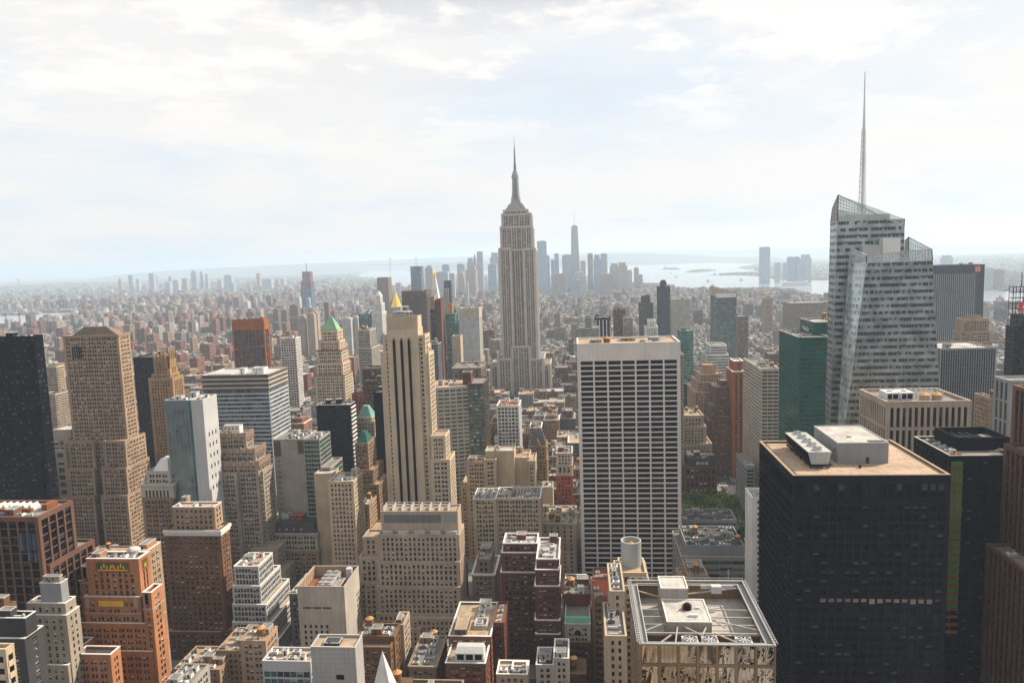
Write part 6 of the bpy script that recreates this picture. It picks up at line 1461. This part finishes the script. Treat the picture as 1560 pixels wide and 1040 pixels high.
bridge('suspension_bridge', 'steel suspension bridge over the river at far left', [95.5], 4850, 456.5, 472.5, [-60, 160], 14)
bridge('suspension_bridge', 'faint hazy suspension bridge with two towers on the horizon', [594.5, 634.5], 15500, 392.5, 403.2, [560, 670], 14)
# power station stacks
b = Bd('power_station', 'red brick power station with two striped chimneys beside the river', 'power station', 'clay tile', 3250)
px_tiers(b, [(-30, 38, 498, 3250, 60), (-20, 20, 494, 3270, 30)], 'blank', 'grey roof', None, ())
for sx in (3.5, 24):
    x, z = at(sx, 478.5, 3262); q = MB(['pale stone']); q.cyl(x, 3285, 6, 4.6, 0, z, 12); q.cyl(x, 3285, 4.75, 4.7, z - 14, z + .5, 12, 'dark brick'); b.now('chimney', q)
b.finish()
# cruise ship and boats
X, Y = gnd(1212, 441); b = Bd('cruise_ship', 'white cruise ship with stacked decks sailing the river at right', 'cruise ship', 'ship white', Y)
xa, _ = at(1188, 441, Y); xb, _ = at(1238, 441, Y); zt = at(1200, 428.5, Y)[1]; b.setloc((xa + xb) / 2, Y)
L = xb - xa; hw = L * .06
b.mb.hexa([(xa + L * .02, Y - hw, .7), (xb - L * .05, Y - hw, .7), (xb, Y, .7), (xb - L * .05, Y + hw, .7), (xa + L * .02, Y + hw, .7)], [(xa, Y - hw, zt * .38), (xb - L * .02, Y - hw, zt * .38), (xb + L * .02, Y, zt * .38), (xb - L * .02, Y + hw, zt * .38), (xa, Y + hw, zt * .38)])
q = b.part('hull_stripe', 'far glass'); q.box(xa + L * .03, xa + L * .45, Y - hw - .6, Y - hw - .1, 3, zt * .2)
for i in range(7):
    q = MB(['ship white', 'glass blue']); e = .01 + i * .012; z0_ = zt * (.38 + i * .08); q.box(xa + L * e, xb - L * (.03 + i * .02), Y - hw + .5 + i * .3, Y + hw - .5, z0_, z0_ + zt * .075); q.box(xa + L * e + 2, xb - L * (.04 + i * .02), Y - hw + .2 + i * .3, Y - hw + .5 + i * .3, z0_ + zt * .02, z0_ + zt * .05, 'glass blue'); b.now('deck', q)
q = b.part('funnel', 'ship white'); q.box(xa + L * .12, xa + L * .2, Y - 6, Y + 6, zt * .94, zt * 1.1); q = b.part('bridge_deck', 'ship white'); q.box(xb - L * .22, xb - L * .17, Y - hw, Y + hw, zt * .94, zt * 1.03)
b.finish()
for i, (px_, py_, nm) in enumerate(((1030, 422.5, 'nearest the left point of the bay'), (1079, 429, 'in the middle of the bay'), (1129, 427.5, 'with a pale wake near the right bank'), (1022, 417, 'below the statue island'), (1096, 403.5, 'far out near the opposite shore'), (1086, 437.5, 'close to the near shore'), (1524, 460, 'on the river at the right edge'))):
    X, Y = gnd(px_, py_); s = 12 + (py_ - 400) * .3
    q = MB(['white paint']); q.hexa([(X - s, Y - s * .2, .7), (X + s, Y - s * .2, .7), (X + s * 1.3, Y, .7), (X + s, Y + s * .2, .7), (X - s, Y + s * .2, .7)], [(X - s, Y - s * .25, s * .3), (X + s, Y - s * .25, s * .3), (X + s * 1.5, Y, s * .34), (X + s, Y + s * .25, s * .3), (X - s, Y + s * .25, s * .3)])
    q.box(X - s * .6, X + s * .4, Y - s * .18, Y + s * .18, s * .3, s * .7, 'grey metal'); q.box(X - s * .2, X, Y - 1, Y + 1, s * .7, s, 'dark metal')
    tag(q.build('boat', None, (X, Y, 0)), 'tiny boat ' + nm, 'boat', 'boats on the bay and river')

# ================================================================== streets
AVE = [-2600, -2350, -2080, -1820, -1580, -1340, -1130, -940, -780, -620, -452, -300, -152, 163, 445, 720, 995, 1270, 1500]
SW = 13.0
wall('asphalt', (.052, .052, .055), .25, .9); wall('pavement', (.26, .25, .235), .2)
q = MB(['asphalt'])
for a in AVE: q.box(a - SW, a + SW, 60, 3600, -.1, .012, 0)
o = q.build('avenues'); tag(o, kind='structure')
q = MB(['pavement']); rowsY = [24.0 + 80.5 * k for k in range(0, 18)]
for yy in rowsY:
    for a, c in zip(AVE[:-1], AVE[1:]):
        q.box(a + SW - 4.5, c - SW + 4.5, yy + 6, yy + 74.5, 0, .15, 0)
o = q.build('pavements'); tag(o, kind='structure')
q = MB(['stucco'])
for dx in (-3.4, 0, 3.4):
    for i in range(120): q.box(163 + dx - .1, 163 + dx + .1, 600 + i * 6, 603 + i * 6, .014, .02, 0)
for yy in (24 + 80.5 * 9, 24 + 80.5 * 10, 24 + 80.5 * 11):
    for i in range(12): q.box(163 - 8 + i * 1.4, 163 - 7.3 + i * 1.4, yy - 8.2, yy - 5.2, .014, .02, 0)
o = q.build('road_markings'); tag(o, kind='structure')
def mk_car(body, n):
    m = newmat('car ' + n)[0]; bb = m.node_tree.nodes['Principled BSDF']; bb.inputs['Base Color'].default_value = (*body, 1); bb.inputs['Roughness'].default_value = .25; MATS['car ' + n] = m
    r = empty('car', (0, 0, 0)); q = MB(['car ' + n])
    q.hexa([(-.9, -2.3, .35), (.9, -2.3, .35), (.9, 2.3, .35), (-.9, 2.3, .35)], [(-.88, -2.25, .95), (.88, -2.25, .95), (.88, 2.25, .9), (-.88, 2.25, .9)])
    q.hexa([(-.8, -1.5, .95), (.8, -1.5, .95), (.8, 1.1, .95), (-.8, 1.1, .95)], [(-.65, -1.0, 1.45), (.65, -1.0, 1.45), (.65, .5, 1.45), (-.65, .5, 1.45)]); q.build('body', r)
    q = MB(['glass black']); q.hexa([(-.83, -1.2, 1.0), (.83, -1.2, 1.0), (.83, .9, 1.0), (-.83, .9, 1.0)], [(-.72, -.95, 1.36), (.72, -.95, 1.36), (.72, .5, 1.36), (-.72, .5, 1.36)]); q.build('side_glass', r)
    for sx in (-1, 1):
        for sy in (-1.4, 1.4):
            q = MB(['black metal']); q.hexa([(sx * .9 - .1, sy + .34 * math.cos(t), .34 + .34 * math.sin(t)) for t in [i * math.pi / 4 for i in range(8)]], [(sx * .9 + .1, sy + .34 * math.cos(t), .34 + .34 * math.sin(t)) for t in [i * math.pi / 4 for i in range(8)]]); q.build('wheel', r)
    return r
protos = {n: mk_car(c, n) for n, c in (('yellow', (.8, .32, .02)), ('white', (.7, .7, .7)), ('black', (.02, .02, .022)), ('grey', (.2, .2, .21)))}
def copy_tree(o, parent=None):
    c = o.copy(); COL.objects.link(c); c.parent = parent
    for ch in list(o.children): copy_tree(ch, c)
    return c
rg = rnd(77); used = set(); ci = 0
cars = [(rg.choice(('yellow', 'white', 'black', 'grey', 'white')), 163 + lane, 690 + i * 9.5 + rg.uniform(-2, 2)) for i in range(24) for lane in (-8.2, -4.8, 5.2) if rg.random() < .5]
rk = {}
for col, x, y in cars:
    if col in used: r = copy_tree(protos[col])
    else: r = protos[col]; used.add(col)
    r.location = (x, y, .02); i = rk.get(col, 0); rk[col] = i + 1
    w_ = {'yellow': 'yellow taxi', 'white': 'white car', 'black': 'black car', 'grey': 'grey car'}[col]
    nm = ORD[i] if i else 'nearest'
    tag(r, f'{w_} on the avenue, {nm} of the {col} ones' if i == 0 else f'{w_} on the avenue, {nm} of the {col} ones from the near end', 'car', 'cars on the avenue by the park')
# ================================================================== trees
def leafmat(n, c):
    m, t, b = newmat(n); g = t.nodes.new('ShaderNodeNewGeometry')
    col = nmix(t, ramp(t, tex(t, g.outputs['Position'], .6, 3), .35, .65), tuple(x * .6 for x in c), tuple(x * 1.5 for x in c)); t.links.new(col, b.inputs['Base Color']); b.inputs['Roughness'].default_value = .7; MATS[n] = m
leafmat('leaf a', (.055, .095, .012)); leafmat('leaf b', (.13, .175, .022))
def crown_mesh(seed, mat, R_=6.2, n=760, s=.8):
    rg = rnd(seed); q = MB([mat]); lobes = [(rg.gauss(0, R_ * .42), rg.gauss(0, R_ * .42), rg.uniform(-R_ * .25, R_ * .5), rg.uniform(R_ * .35, R_ * .6)) for _ in range(9)]
    for i in range(n):
        l = rg.choice(lobes); v = Vector((rg.gauss(0, 1), rg.gauss(0, 1), rg.gauss(0, 1))).normalized() * l[3] * rg.uniform(.75, 1.05)
        c = Vector((l[0], l[1], l[2])) + v; a = Vector((rg.gauss(0, 1), rg.gauss(0, 1), rg.gauss(0, 1))).normalized(); b2 = a.orthogonal().normalized(); c2 = a.cross(b2); k = s * rg.uniform(.6, 1.3)
        q.poly([c - b2 * k, c + c2 * k, c + b2 * k, c - c2 * k])
    me = q.build('crown'); mesh = me.data; bpy.data.objects.remove(me); return mesh
crowns = [crown_mesh(i, ('leaf a', 'leaf b')[i % 2]) for i in range(5)]
q = MB(['wood']); q.cyl(0, 0, .35, .2, 0, 7, 7); 
for k in range(4): q.beam((0, 0, 5), (2.2 * math.cos(k * 1.6), 2.2 * math.sin(k * 1.6), 8.5), .2)
tr_ = q.build('trunk'); trunkmesh = tr_.data; bpy.data.objects.remove(tr_)
tree_pts = []
for gy in range(11):
    for gx in range(12):
        X = 70 + gx * 6.6 + rg.uniform(-2, 2); Y = 655 + gy * 8.4 + rg.uniform(-2, 2)
        if X > 146: continue
        tree_pts.append((X, Y))
tree_pts.sort(key=lambda p: p[1]); rows = {}
for X, Y in tree_pts:
    k = int((Y - 648) / 8.4); rows.setdefault(k, []).append(X)
    s = rg.uniform(.85, 1.3)
    r = empty('tree', (X, Y, .1)); r.scale = (s, s, s * 1.05)
    for nm, me, z in (('trunk', trunkmesh, 0), ('crown', rg.choice(crowns), 9.5)):
        o = bpy.data.objects.new(nm, me); COL.objects.link(o); o.parent = r; o.location = (0, 0, z); 
        if nm == 'crown': o.rotation_euler = (0, 0, rg.uniform(0, 6.28))
    r['row'] = k; r['_x'] = X
RW = ('nearest', 'second', 'third', 'fourth', 'fifth', 'sixth', 'seventh', 'eighth', 'ninth', 'tenth', 'eleventh', 'twelfth', 'thirteenth')
for o in [o for o in COL.objects if o.name.split('.')[0] == 'tree']:
    xs = sorted(rows[o['row']]); i = xs.index(min(xs, key=lambda v: abs(v - o['_x'])))
    tag(o, f'leafy park tree, {ORD[i]} from left in the {RW[o["row"]]} row' if i else f'leafy park tree, leftmost in the {RW[o["row"]]} row', 'tree', 'trees in the park by the avenue')
    del o['row'], o['_x']
flat('park_ground', [(66, 645), (147, 645), (147, 738), (66, 738)], .17, 'lawn')
HEROES.append((60, 149, 640, 742, 400))       # nothing is built in the park

# ================================================================== the rest of the city
PAL = {'mix': ((.30, .22, .16), (.24, .13, .09), (.36, .30, .23), (.17, .085, .06), (.26, .25, .24), (.42, .40, .37), (.21, .18, .155), (.31, .25, .20), (.16, .15, .155), (.35, .21, .13)),
       'left': ((.26, .12, .085), (.31, .16, .11), (.22, .10, .075), (.36, .28, .21), (.43, .38, .32), (.22, .19, .18), (.50, .48, .46), (.30, .20, .15), (.27, .26, .27)),
       'far': ((.33, .30, .27), (.27, .20, .17), (.44, .42, .40), (.24, .24, .26), (.36, .26, .21), (.52, .50, .47))}
CNAME = lambda c: 'brick red' if c[0] > c[1] * 1.75 else 'brown' if c[0] > c[1] * 1.35 and c[0] < .3 else 'tan' if c[0] > c[2] * 1.35 else 'pale grey' if c[0] > .38 else 'grey'
rg = rnd(2024)
def ycap(Y):
    return np.interp(Y, [150, 300, 420, 560, 700, 900, 1200, 1600, 2300, 3500, 5000, 9000], [1300, 1060, 900, 800, 700, 640, 575, 520, 478, 452, 438, 425])
LOTS = []     # x0,x1,y0,y1,h,color idx
def add_rows(Y0, Y1, rowstep, depth, wmin, wmax, hf, aves=True, skip=0.04):
    y = Y0
    while y < Y1:
        for half in (0, 1):
            ya = y + 7 + half * (rowstep - 14) / 2 + (0.5 if half else 0); yb = ya + (rowstep - 14) / 2 - 1 - rg.uniform(0, depth)
            xlo, xhi = -.84 * yb - 20, .68 * yb + 20; x = xlo - rg.uniform(0, 20)
            while x < xhi:
                w = rg.uniform(wmin, wmax)
                if aves:
                    hit = [a for a in AVE if x - SW < a < x + w + SW]
                    if hit:
                        a = hit[0]
                        if a - SW - x > 9: w = a - SW - x
                        else: x = a + SW; continue
                if rg.random() > skip: LOTS.append((x, x + w - .4, ya + rg.uniform(0, 1.5), yb, hf(x, y), rg.random()))
                x += w
        y += rowstep
def h_mid(x, y):
    h = rg.choice((28, 35, 45, 55, 65)) * rg.uniform(.8, 1.25)
    return h + (rg.random() < .25) * rg.uniform(10, 40)
def zone(x, y): return math.sin(x * .0031 + 1.1) * math.sin(y * .0023 + .4) + .6 * math.sin(x * .0011 - y * .0013)
def h_far(x, y):
    zn = zone(x, y)
    if rg.random() < (.12 if zn > .3 else .04): return rg.uniform(34, 72)
    b = 24 + 12 * max(-.6, zn) if x > -y * .25 else 15 + 4 * max(-.6, zn)
    return b + rg.uniform(-2.5, 4)
def h_out(x, y): return rg.uniform(7, 16) + (rg.random() < .05) * rg.uniform(8, 35)
add_rows(24 + 80.5 * 2, 1500, 80.5, 3, 13, 34, h_mid)
add_rows(24 + 80.5 * 18.5, 3300, 80.5, 6, 11, 32, h_far)
add_rows(3310, 6400, 76, 9, 16, 44, lambda x, y: h_far(x, y) * .8, False, .12)
add_rows(6420, 10500, 110, 24, 26, 80, h_out, False, .3)
add_rows(10500, 17000, 230, 60, 60, 190, h_out, False, .4)
A_ = np.array(LOTS)
cx, cy = (A_[:, 0] + A_[:, 1]) / 2, (A_[:, 2] + A_[:, 3]) / 2
keep = np.ones(len(A_), bool)
for P in WG.values():
    for fx in (0, 1):
        keep &= ~inpoly(A_[:, fx], cy, P)
# narrow clearings of green on the plain
grn = (np.sin(cx * .0021 + 1.3) + np.sin(cy * .0017 + cx * .0009) + np.sin(cx * .006) * .5)
keep &= ~((cy > 6400) & (grn > 1.15)); keep &= ~((cy > 1700) & (cy < 6400) & (np.sin(cx * .011 + 2) * np.sin(cy * .009) > .93))
for (a0, a1, b0, b1, zz) in HEROES:
    keep &= ~((A_[:, 0] < a1 + 1.5) & (A_[:, 1] > a0 - 1.5) & (A_[:, 2] < b1 + 1.5) & (A_[:, 3] > b0 - 1.5))
A_ = A_[keep]
# view corridors: nothing may stand in front of what the photograph shows of the big towers
VIS = [(0, 130, 340, 1040, 300), (36, 220, 560, 850, 570), (216, 264, 480, 830, 490), (250, 375, 400, 1040, 440), (312, 455, 500, 900, 500), (355, 460, 400, 1010, 425), (545, 708, 400, 1010, 425), (580, 692, 500, 775, 545), (750, 842, 1000, 592, 1200),
       (880, 1038, 400, 880, 540), (1036, 1092, 560, 745, 740), (1036, 1150, 560, 788, 640), (1096, 1134, 560, 800, 845), (1131, 1188, 560, 690, 715), (1183, 1260, 300, 668, 598), (1250, 1432, 300, 655, 500), (1315, 1480, 280, 690, 425), (1425, 1520, 300, 650, 635), (763, 860, 380, 1010, 415),
       (714, 830, 400, 870, 520), (700, 816, 500, 770, 600), (822, 880, 450, 870, 545), (480, 545, 560, 725, 655), (478, 535, 700, 615, 800), (305, 440, 500, 700, 655), (250, 330, 400, 760, 495), (410, 505, 450, 860, 545), (500, 555, 440, 850, 515), (757, 800, 560, 690, 735), (846, 874, 560, 790, 632),
       (714, 750, 600, 700, 725), (804, 835, 560, 745, 715), (352, 410, 800, 560, 1040), (655, 740, 560, 700, 655), (696, 735, 900, 560, 1050), (1036, 1135, 400, 885, 465), (540, 585, 560, 760, 680), (430, 480, 400, 990, 395), (450, 550, 360, 1030, 395), (676, 775, 320, 1045, 345), (860, 960, 300, 1050, 400), (0, 300, 250, 1050, 330),
       (1155, 1560, 200, 1050, 285), (1130, 1160, 300, 900, 430), (1035, 1115, 740, 750, 900), (228, 280, 600, 690, 725), (60, 100, 700, 640, 890), (-10, 80, 380, 700, 465), (1420, 1512, 700, 530, 1290), (30, 110, 480, 745, 585), (540, 640, 330, 1045, 350), (1086, 1124, 900, 545, 1270), (970, 1060, 1000, 520, 1500)]
H_ = A_[:, 4].copy()
for i in range(len(A_)):
    x0, x1, y0, y1, h, _ = A_[i]
    if y0 > 1700: 
        continue
    pxa, pya = proj(x0, y0, h); pxb, _q = proj(x1, y0, h)
    lo, hi = min(pxa, pxb), max(pxa, pxb)
    cap = float(ycap(y0)) + rg.uniform(0, 40)
    for (a, c, ya, yb_, yl) in VIS:
        if lo < c and hi > a and y0 < yl: cap = max(cap, yb_ + 4)
    zc_ = at((lo + hi) / 2, cap, y0)[1]
    if 760 < y0 < 1240 and lo > 700 and hi < 880: h = max(h, rg.uniform(42, 66))
    H_[i] = min(h, zc_)
ok = H_ > 7
A_ = A_[ok]; H_ = H_[ok]
m_ = (A_[:, 2] > 1700)
for i in np.nonzero(m_)[0]:
    y0 = A_[i, 2]; zc_ = at((A_[i, 0] + 0) / y0 * F + 878, float(ycap(y0)), y0)[1] + 12
    H_[i] = min(H_[i], max(9, zc_))
A_[:, 4] = H_
print('lots', len(A_))
# which show largest: paint an id buffer far to near
BW, BH = 780, 520
buf = -np.ones((BH, BW), np.int32)
items = [(r[2], -1, r[0], r[1], r[2], r[3], r[4]) for r in HEROES] + [(A_[i, 2], i, *A_[i, :5]) for i in range(len(A_)) if A_[i, 2] < 6500]
items.sort(key=lambda t: -t[0])
for (_, i, x0, x1, y0, y1, h) in items:
    if h > 399: continue
    p = [proj(x0, y0, h), proj(x1, y0, h), proj(x0, y1, h), proj(x1, y1, h), proj(x0, y0, 0), proj(x1, y0, 0)]
    xa, xb = sorted((p[0][0], p[1][0])); ya, yb_ = (p[0][1] + p[1][1]) / 2, max(p[4][1], p[5][1])
    xc, xd = sorted((p[2][0], p[3][0])); yt = (p[2][1] + p[3][1]) / 2
    for (l, r_, t, b_2) in ((min(xa, xc), max(xb, xd), min(ya, yt), max(ya, yt)), (xa, xb, ya, yb_)):
        l, r_, t, b_2 = int(l / 2), int(r_ / 2 + .5), int(t / 2), int(b_2 / 2 + .5)
        if r_ <= 0 or l >= BW or b_2 <= 0 or t >= BH: continue
        buf[max(0, t):b_2, max(0, l):r_] = i
cnt = np.bincount(buf[buf >= 0], minlength=len(A_))
top = [int(i) for i in np.argsort(-cnt)[:298] if cnt[i] > 2]
print('individual blocks', len(top), 'min', cnt[top[-1]])
def pick_col(i):
    x0, x1, y0, y1, h, u = A_[i]
    pal = PAL['far'] if y0 > 6400 else PAL['left'] if x0 < -.22 * y0 and y0 > 900 else PAL['mix']
    zi = int((zone((x0 // 90) * 90, (y0 // 160) * 160) + 2) * 9)
    return pal[zi % len(pal)] if (int(u * 9973) % 10) < 5 and y0 > 1500 else pal[int(u * 7919) % len(pal)]
for c_ in set(sum((list(PAL[k]) for k in PAL), [])): wall('block %d %d %d' % tuple(int(v * 100) for v in c_), c_, .25)
REF = [(0, 110, 'below the tan stepped tower'), (110, 240, 'near the spired gothic tower'), (240, 350, 'near the narrow white walled tower'), (350, 450, 'around the bronze pier tower'), (450, 580, 'around the green pyramid tower'), (580, 700, 'near the striped cream tower'), (700, 760, 'left of the tallest tower'), (760, 880, 'below the tallest tower'), (880, 1040, 'beyond the white gridded tower'), (1040, 1180, 'around the tan setback tower'), (1180, 1330, 'near the green glass tower'), (1330, 1600, 'right of the faceted glass tower')]
info = []
for i in top:
    x0, x1, y0, y1, h, u = A_[i]; c = pick_col(i); px_, py_ = proj((x0 + x1) / 2, y0, h)
    ref = next((r for a, b_2, r in REF if a <= px_ < b_2), 'at the edge of the photo')
    band = 'nearby' if y0 < 700 else 'middle distance' if y0 < 1500 else 'distant'
    info.append([i, c, CNAME(c), band, ref, px_, y0])
grp = {}
for t in info: grp.setdefault((t[2], t[3], t[4]), []).append(t)
for k, ts in grp.items():
    ts.sort(key=lambda t: t[5])
    for n, t in enumerate(ts):
        art = {'nearby': 'nearby', 'middle distance': 'midway', 'distant': 'distant'}[k[1]]
        t.append((f'lone {k[0]} {art} block {k[2]}' if len(ts) == 1 else f'{ordn(n)} of {k[0]} {art} blocks {k[2]}'))
simple = []
for t in info:
    i, c, cname, band, ref, px_, y0_, lab = t
    x0, x1, y0, y1, h, u = A_[i]; rgi = rnd(int(u * 1e6)); wm_ = 'block %d %d %d' % tuple(int(v * 100) for v in c)
    b = Bd('city_building', lab, 'building', wm_, y0, seed=int(u * 1e6)); b.root['group'] = 'blocks filling the streets between the towers'
    rf = rgi.choice(('tar', 'grey roof', 'white roof', 'tan roof', 'grey roof', 'gravel'))
    if y0 < 1000:
        stl = rgi.choice(('pair', 'single', 'pair', 'deep', 'ribbon' if c[0] < .3 and abs(c[0] - c[2]) < .03 else 'single'))
        r = tier(b, x0, x1, y0, y1, 0, h, st(stl, bay=ST[stl]['bay'] * rgi.uniform(.9, 1.3), tb=rgi.uniform(1.5, 3)), rf, rgi.choice((None, 'white brick', 'grey stone')), cornice=rgi.choice((0, 0, .5)), par=.9)
        if rgi.random() < .35 and x1 - x0 > 14 and h > 25: r = tier(b, x0 + 3, x1 - 3, y0 + 3, y1 - 3, h - 1, h + rgi.uniform(4, 10), 'pair' if stl != 'pair' else 'single', rf, par=.9)
        clutter(b, r, rgi.randint(2, 6), rgi.randint(0, 1), rgi.randint(0, 2)); b.finish(None, 24, 3.2)
    else:
        b.setloc((x0 + x1) / 2, (y0 + y1) / 2)
        tier(b, x0, x1, y0, y1, 0, h, st('pair', bay=5, r=.4), rf, par=.8); clutter(b, (x0, x1, y0, y1, h - .7), rgi.randint(0, 2), rgi.random() < .4, 1); b.finish(None, 0)
rest = np.ones(len(A_), bool); rest[top] = False
RI = np.nonzero(rest)[0]
def mass(name, idx, mat):
    V, T = [], []
    def addb(x0, x1, y0, y1, z0, z1, cw, cr):
        V.append(((x0, y0, z0), (x1, y0, z0), (x1, y1, z0), (x0, y1, z0), (x0, y0, z1), (x1, y0, z1), (x1, y1, z1), (x0, y1, z1))); T.append((cw, cr))
    for i in idx:
        x0, x1, y0, y1, h, u = A_[i]; r = rnd(int(u * 1e7)); c = pick_col(i); k = r.uniform(.42, .78); c = tuple(v * k for v in c)
        rc = r.choice(((.09, .09, .095), (.17, .165, .16), (.13, .115, .105), (.20, .17, .15), (.11, .105, .11), (.13, .12, .12), (.22, .21, .20), (.40, .39, .375))); 
        if y1 - y0 < 2: continue
        addb(x0, x1, y0, y1, 0, h, c, rc)
        if y0 < 6500 and x1 - x0 > 7:
            w = x1 - x0; d = y1 - y0; a = x0 + w * r.uniform(.08, .5); e = y0 + d * r.uniform(.1, .5)
            addb(a, a + w * r.uniform(.18, .4), e, e + d * r.uniform(.2, .45), h, h + r.uniform(2.5, 6), tuple(v * r.uniform(.7, 1.5) for v in c), rc)
            if y0 < 3300 and r.random() < .6:
                a = x0 + w * r.uniform(.55, .8); addb(a, a + 3, y0 + d * .1, y0 + d * .1 + 3, h, h + r.uniform(2, 5), (.5, .48, .45), (.5, .5, .5))
    n = len(V); v = np.array(V, dtype=np.float32).reshape(-1, 3)
    fq = np.array([(0, 1, 5, 4), (1, 2, 6, 5), (2, 3, 7, 6), (3, 0, 4, 7), (4, 5, 6, 7)])
    f = (np.arange(n)[:, None, None] * 8 + fq[None]).reshape(-1)
    me = bpy.data.meshes.new(name); me.vertices.add(n * 8); me.vertices.foreach_set('co', v.reshape(-1)); me.loops.add(n * 20); me.loops.foreach_set('vertex_index', f.astype(np.int32))
    me.polygons.add(n * 5); me.polygons.foreach_set('loop_start', np.arange(n * 5, dtype=np.int32) * 4); me.polygons.foreach_set('loop_total', np.full(n * 5, 4, np.int32)); me.update(calc_edges=True); me.validate()
    at_ = me.attributes.new('tint', 'FLOAT_COLOR', 'CORNER')
    cw = np.array([t[0] for t in T]); cr = np.array([t[1] for t in T]); cc = np.ones((n, 20, 4), np.float32); cc[:, :16, :3] = cw[:, None]; cc[:, 16:, :3] = cr[:, None]
    at_.data.foreach_set('color', cc.reshape(-1)); me.materials.append(mw(mat))
    o = bpy.data.objects.new(name, me); COL.objects.link(o); return o
o = mass('city_blocks', RI, 'city block'); tag(o, kind='stuff')
# street and park greenery, far off
leafmat('far leaf', (.055, .10, .03))
rgt = np.random.RandomState(3); V = []; Fc = []
def tuft(x, y, r, h):
    k = len(V); n = 6
    ring = [(x + r * math.cos(2 * math.pi * i / n) * rgt.uniform(.8, 1.2), y + r * math.sin(2 * math.pi * i / n) * rgt.uniform(.8, 1.2)) for i in range(n)]
    V.extend([(a, b2, h * .35) for a, b2 in ring]); V.extend([(x + (a - x) * .6, y + (b2 - y) * .6, h * rgt.uniform(.85, 1.05)) for a, b2 in ring])
    for i in range(n): j = (i + 1) % n; Fc.append((k + i, k + j, k + n + j, k + n + i))
    Fc.append(tuple(k + n + i for i in range(n)))
cand = []
for _ in range(26000):
    y = 1500 + 15000 * rgt.rand() ** 1.6; x = y * (-.84 + 1.5 * rgt.rand())
    cand.append((x, y))
C = np.array(cand); g_ = (np.sin(C[:, 0] * .0021 + 1.3) + np.sin(C[:, 1] * .0017 + C[:, 0] * .0009) + np.sin(C[:, 0] * .006) * .5); kk = (C[:, 1] > 6400) & ((g_ > .9) | (rgt.rand(len(C)) < .35)) | (C[:, 1] <= 6400) & ((np.sin(C[:, 0] * .011 + 2) * np.sin(C[:, 1] * .009) > .9) | (rgt.rand(len(C)) < .3))
for P in WG.values(): kk &= ~inpoly(C[:, 0], C[:, 1], P)
for x, y in C[kk]: 
    r = 6 if y < 4000 else 9 if y < 8000 else 26
    tuft(x, y, r * rgt.uniform(.7, 1.3), min(18, r * 1.6) * rgt.uniform(.8, 1.2))
for g in isl:
    P = np.array(g); 
    for _ in range(160):
        w_ = rgt.dirichlet(np.ones(len(P))); x, y = (P * w_[:, None]).sum(0); tuft(x, y, 16, 20)
me = bpy.data.meshes.new('distant_trees'); me.from_pydata(V, [], Fc); me.materials.append(mw('far leaf')); o = bpy.data.objects.new('distant_trees', me); COL.objects.link(o); tag(o, kind='stuff')

# ================================================================== the air
hz, th, bh = newmat('haze')
for n in list(th.nodes):
    if n.type != 'OUTPUT_MATERIAL': th.nodes.remove(n)
pv = th.nodes.new('ShaderNodeVolumePrincipled'); pv.inputs['Color'].default_value = (.68, .83, 1.0, 1); pv.inputs['Density'].default_value = HAZE; pv.inputs['Anisotropy'].default_value = .2
th.links.new(pv.outputs[0], [n for n in th.nodes if n.type == 'OUTPUT_MATERIAL'][0].inputs['Volume'])
MATS['haze'] = hz
q = MB(['haze']); q.box(-64000, 64000, -64000, 64000, -1.0, 500, 0); o = q.build('haze'); tag(o, kind='stuff')
print('windows', NWIN[0], 'objects', len(COL.objects))

for o in [o for o in COL.objects if o.type == 'FONT']:
    dg = bpy.context.evaluated_depsgraph_get(); me = bpy.data.meshes.new_from_object(o.evaluated_get(dg)); n = bpy.data.objects.new('lettering', me); COL.objects.link(n)
    n.parent = o.parent; n.location = o.location; n.rotation_euler = o.rotation_euler; bpy.data.objects.remove(o)
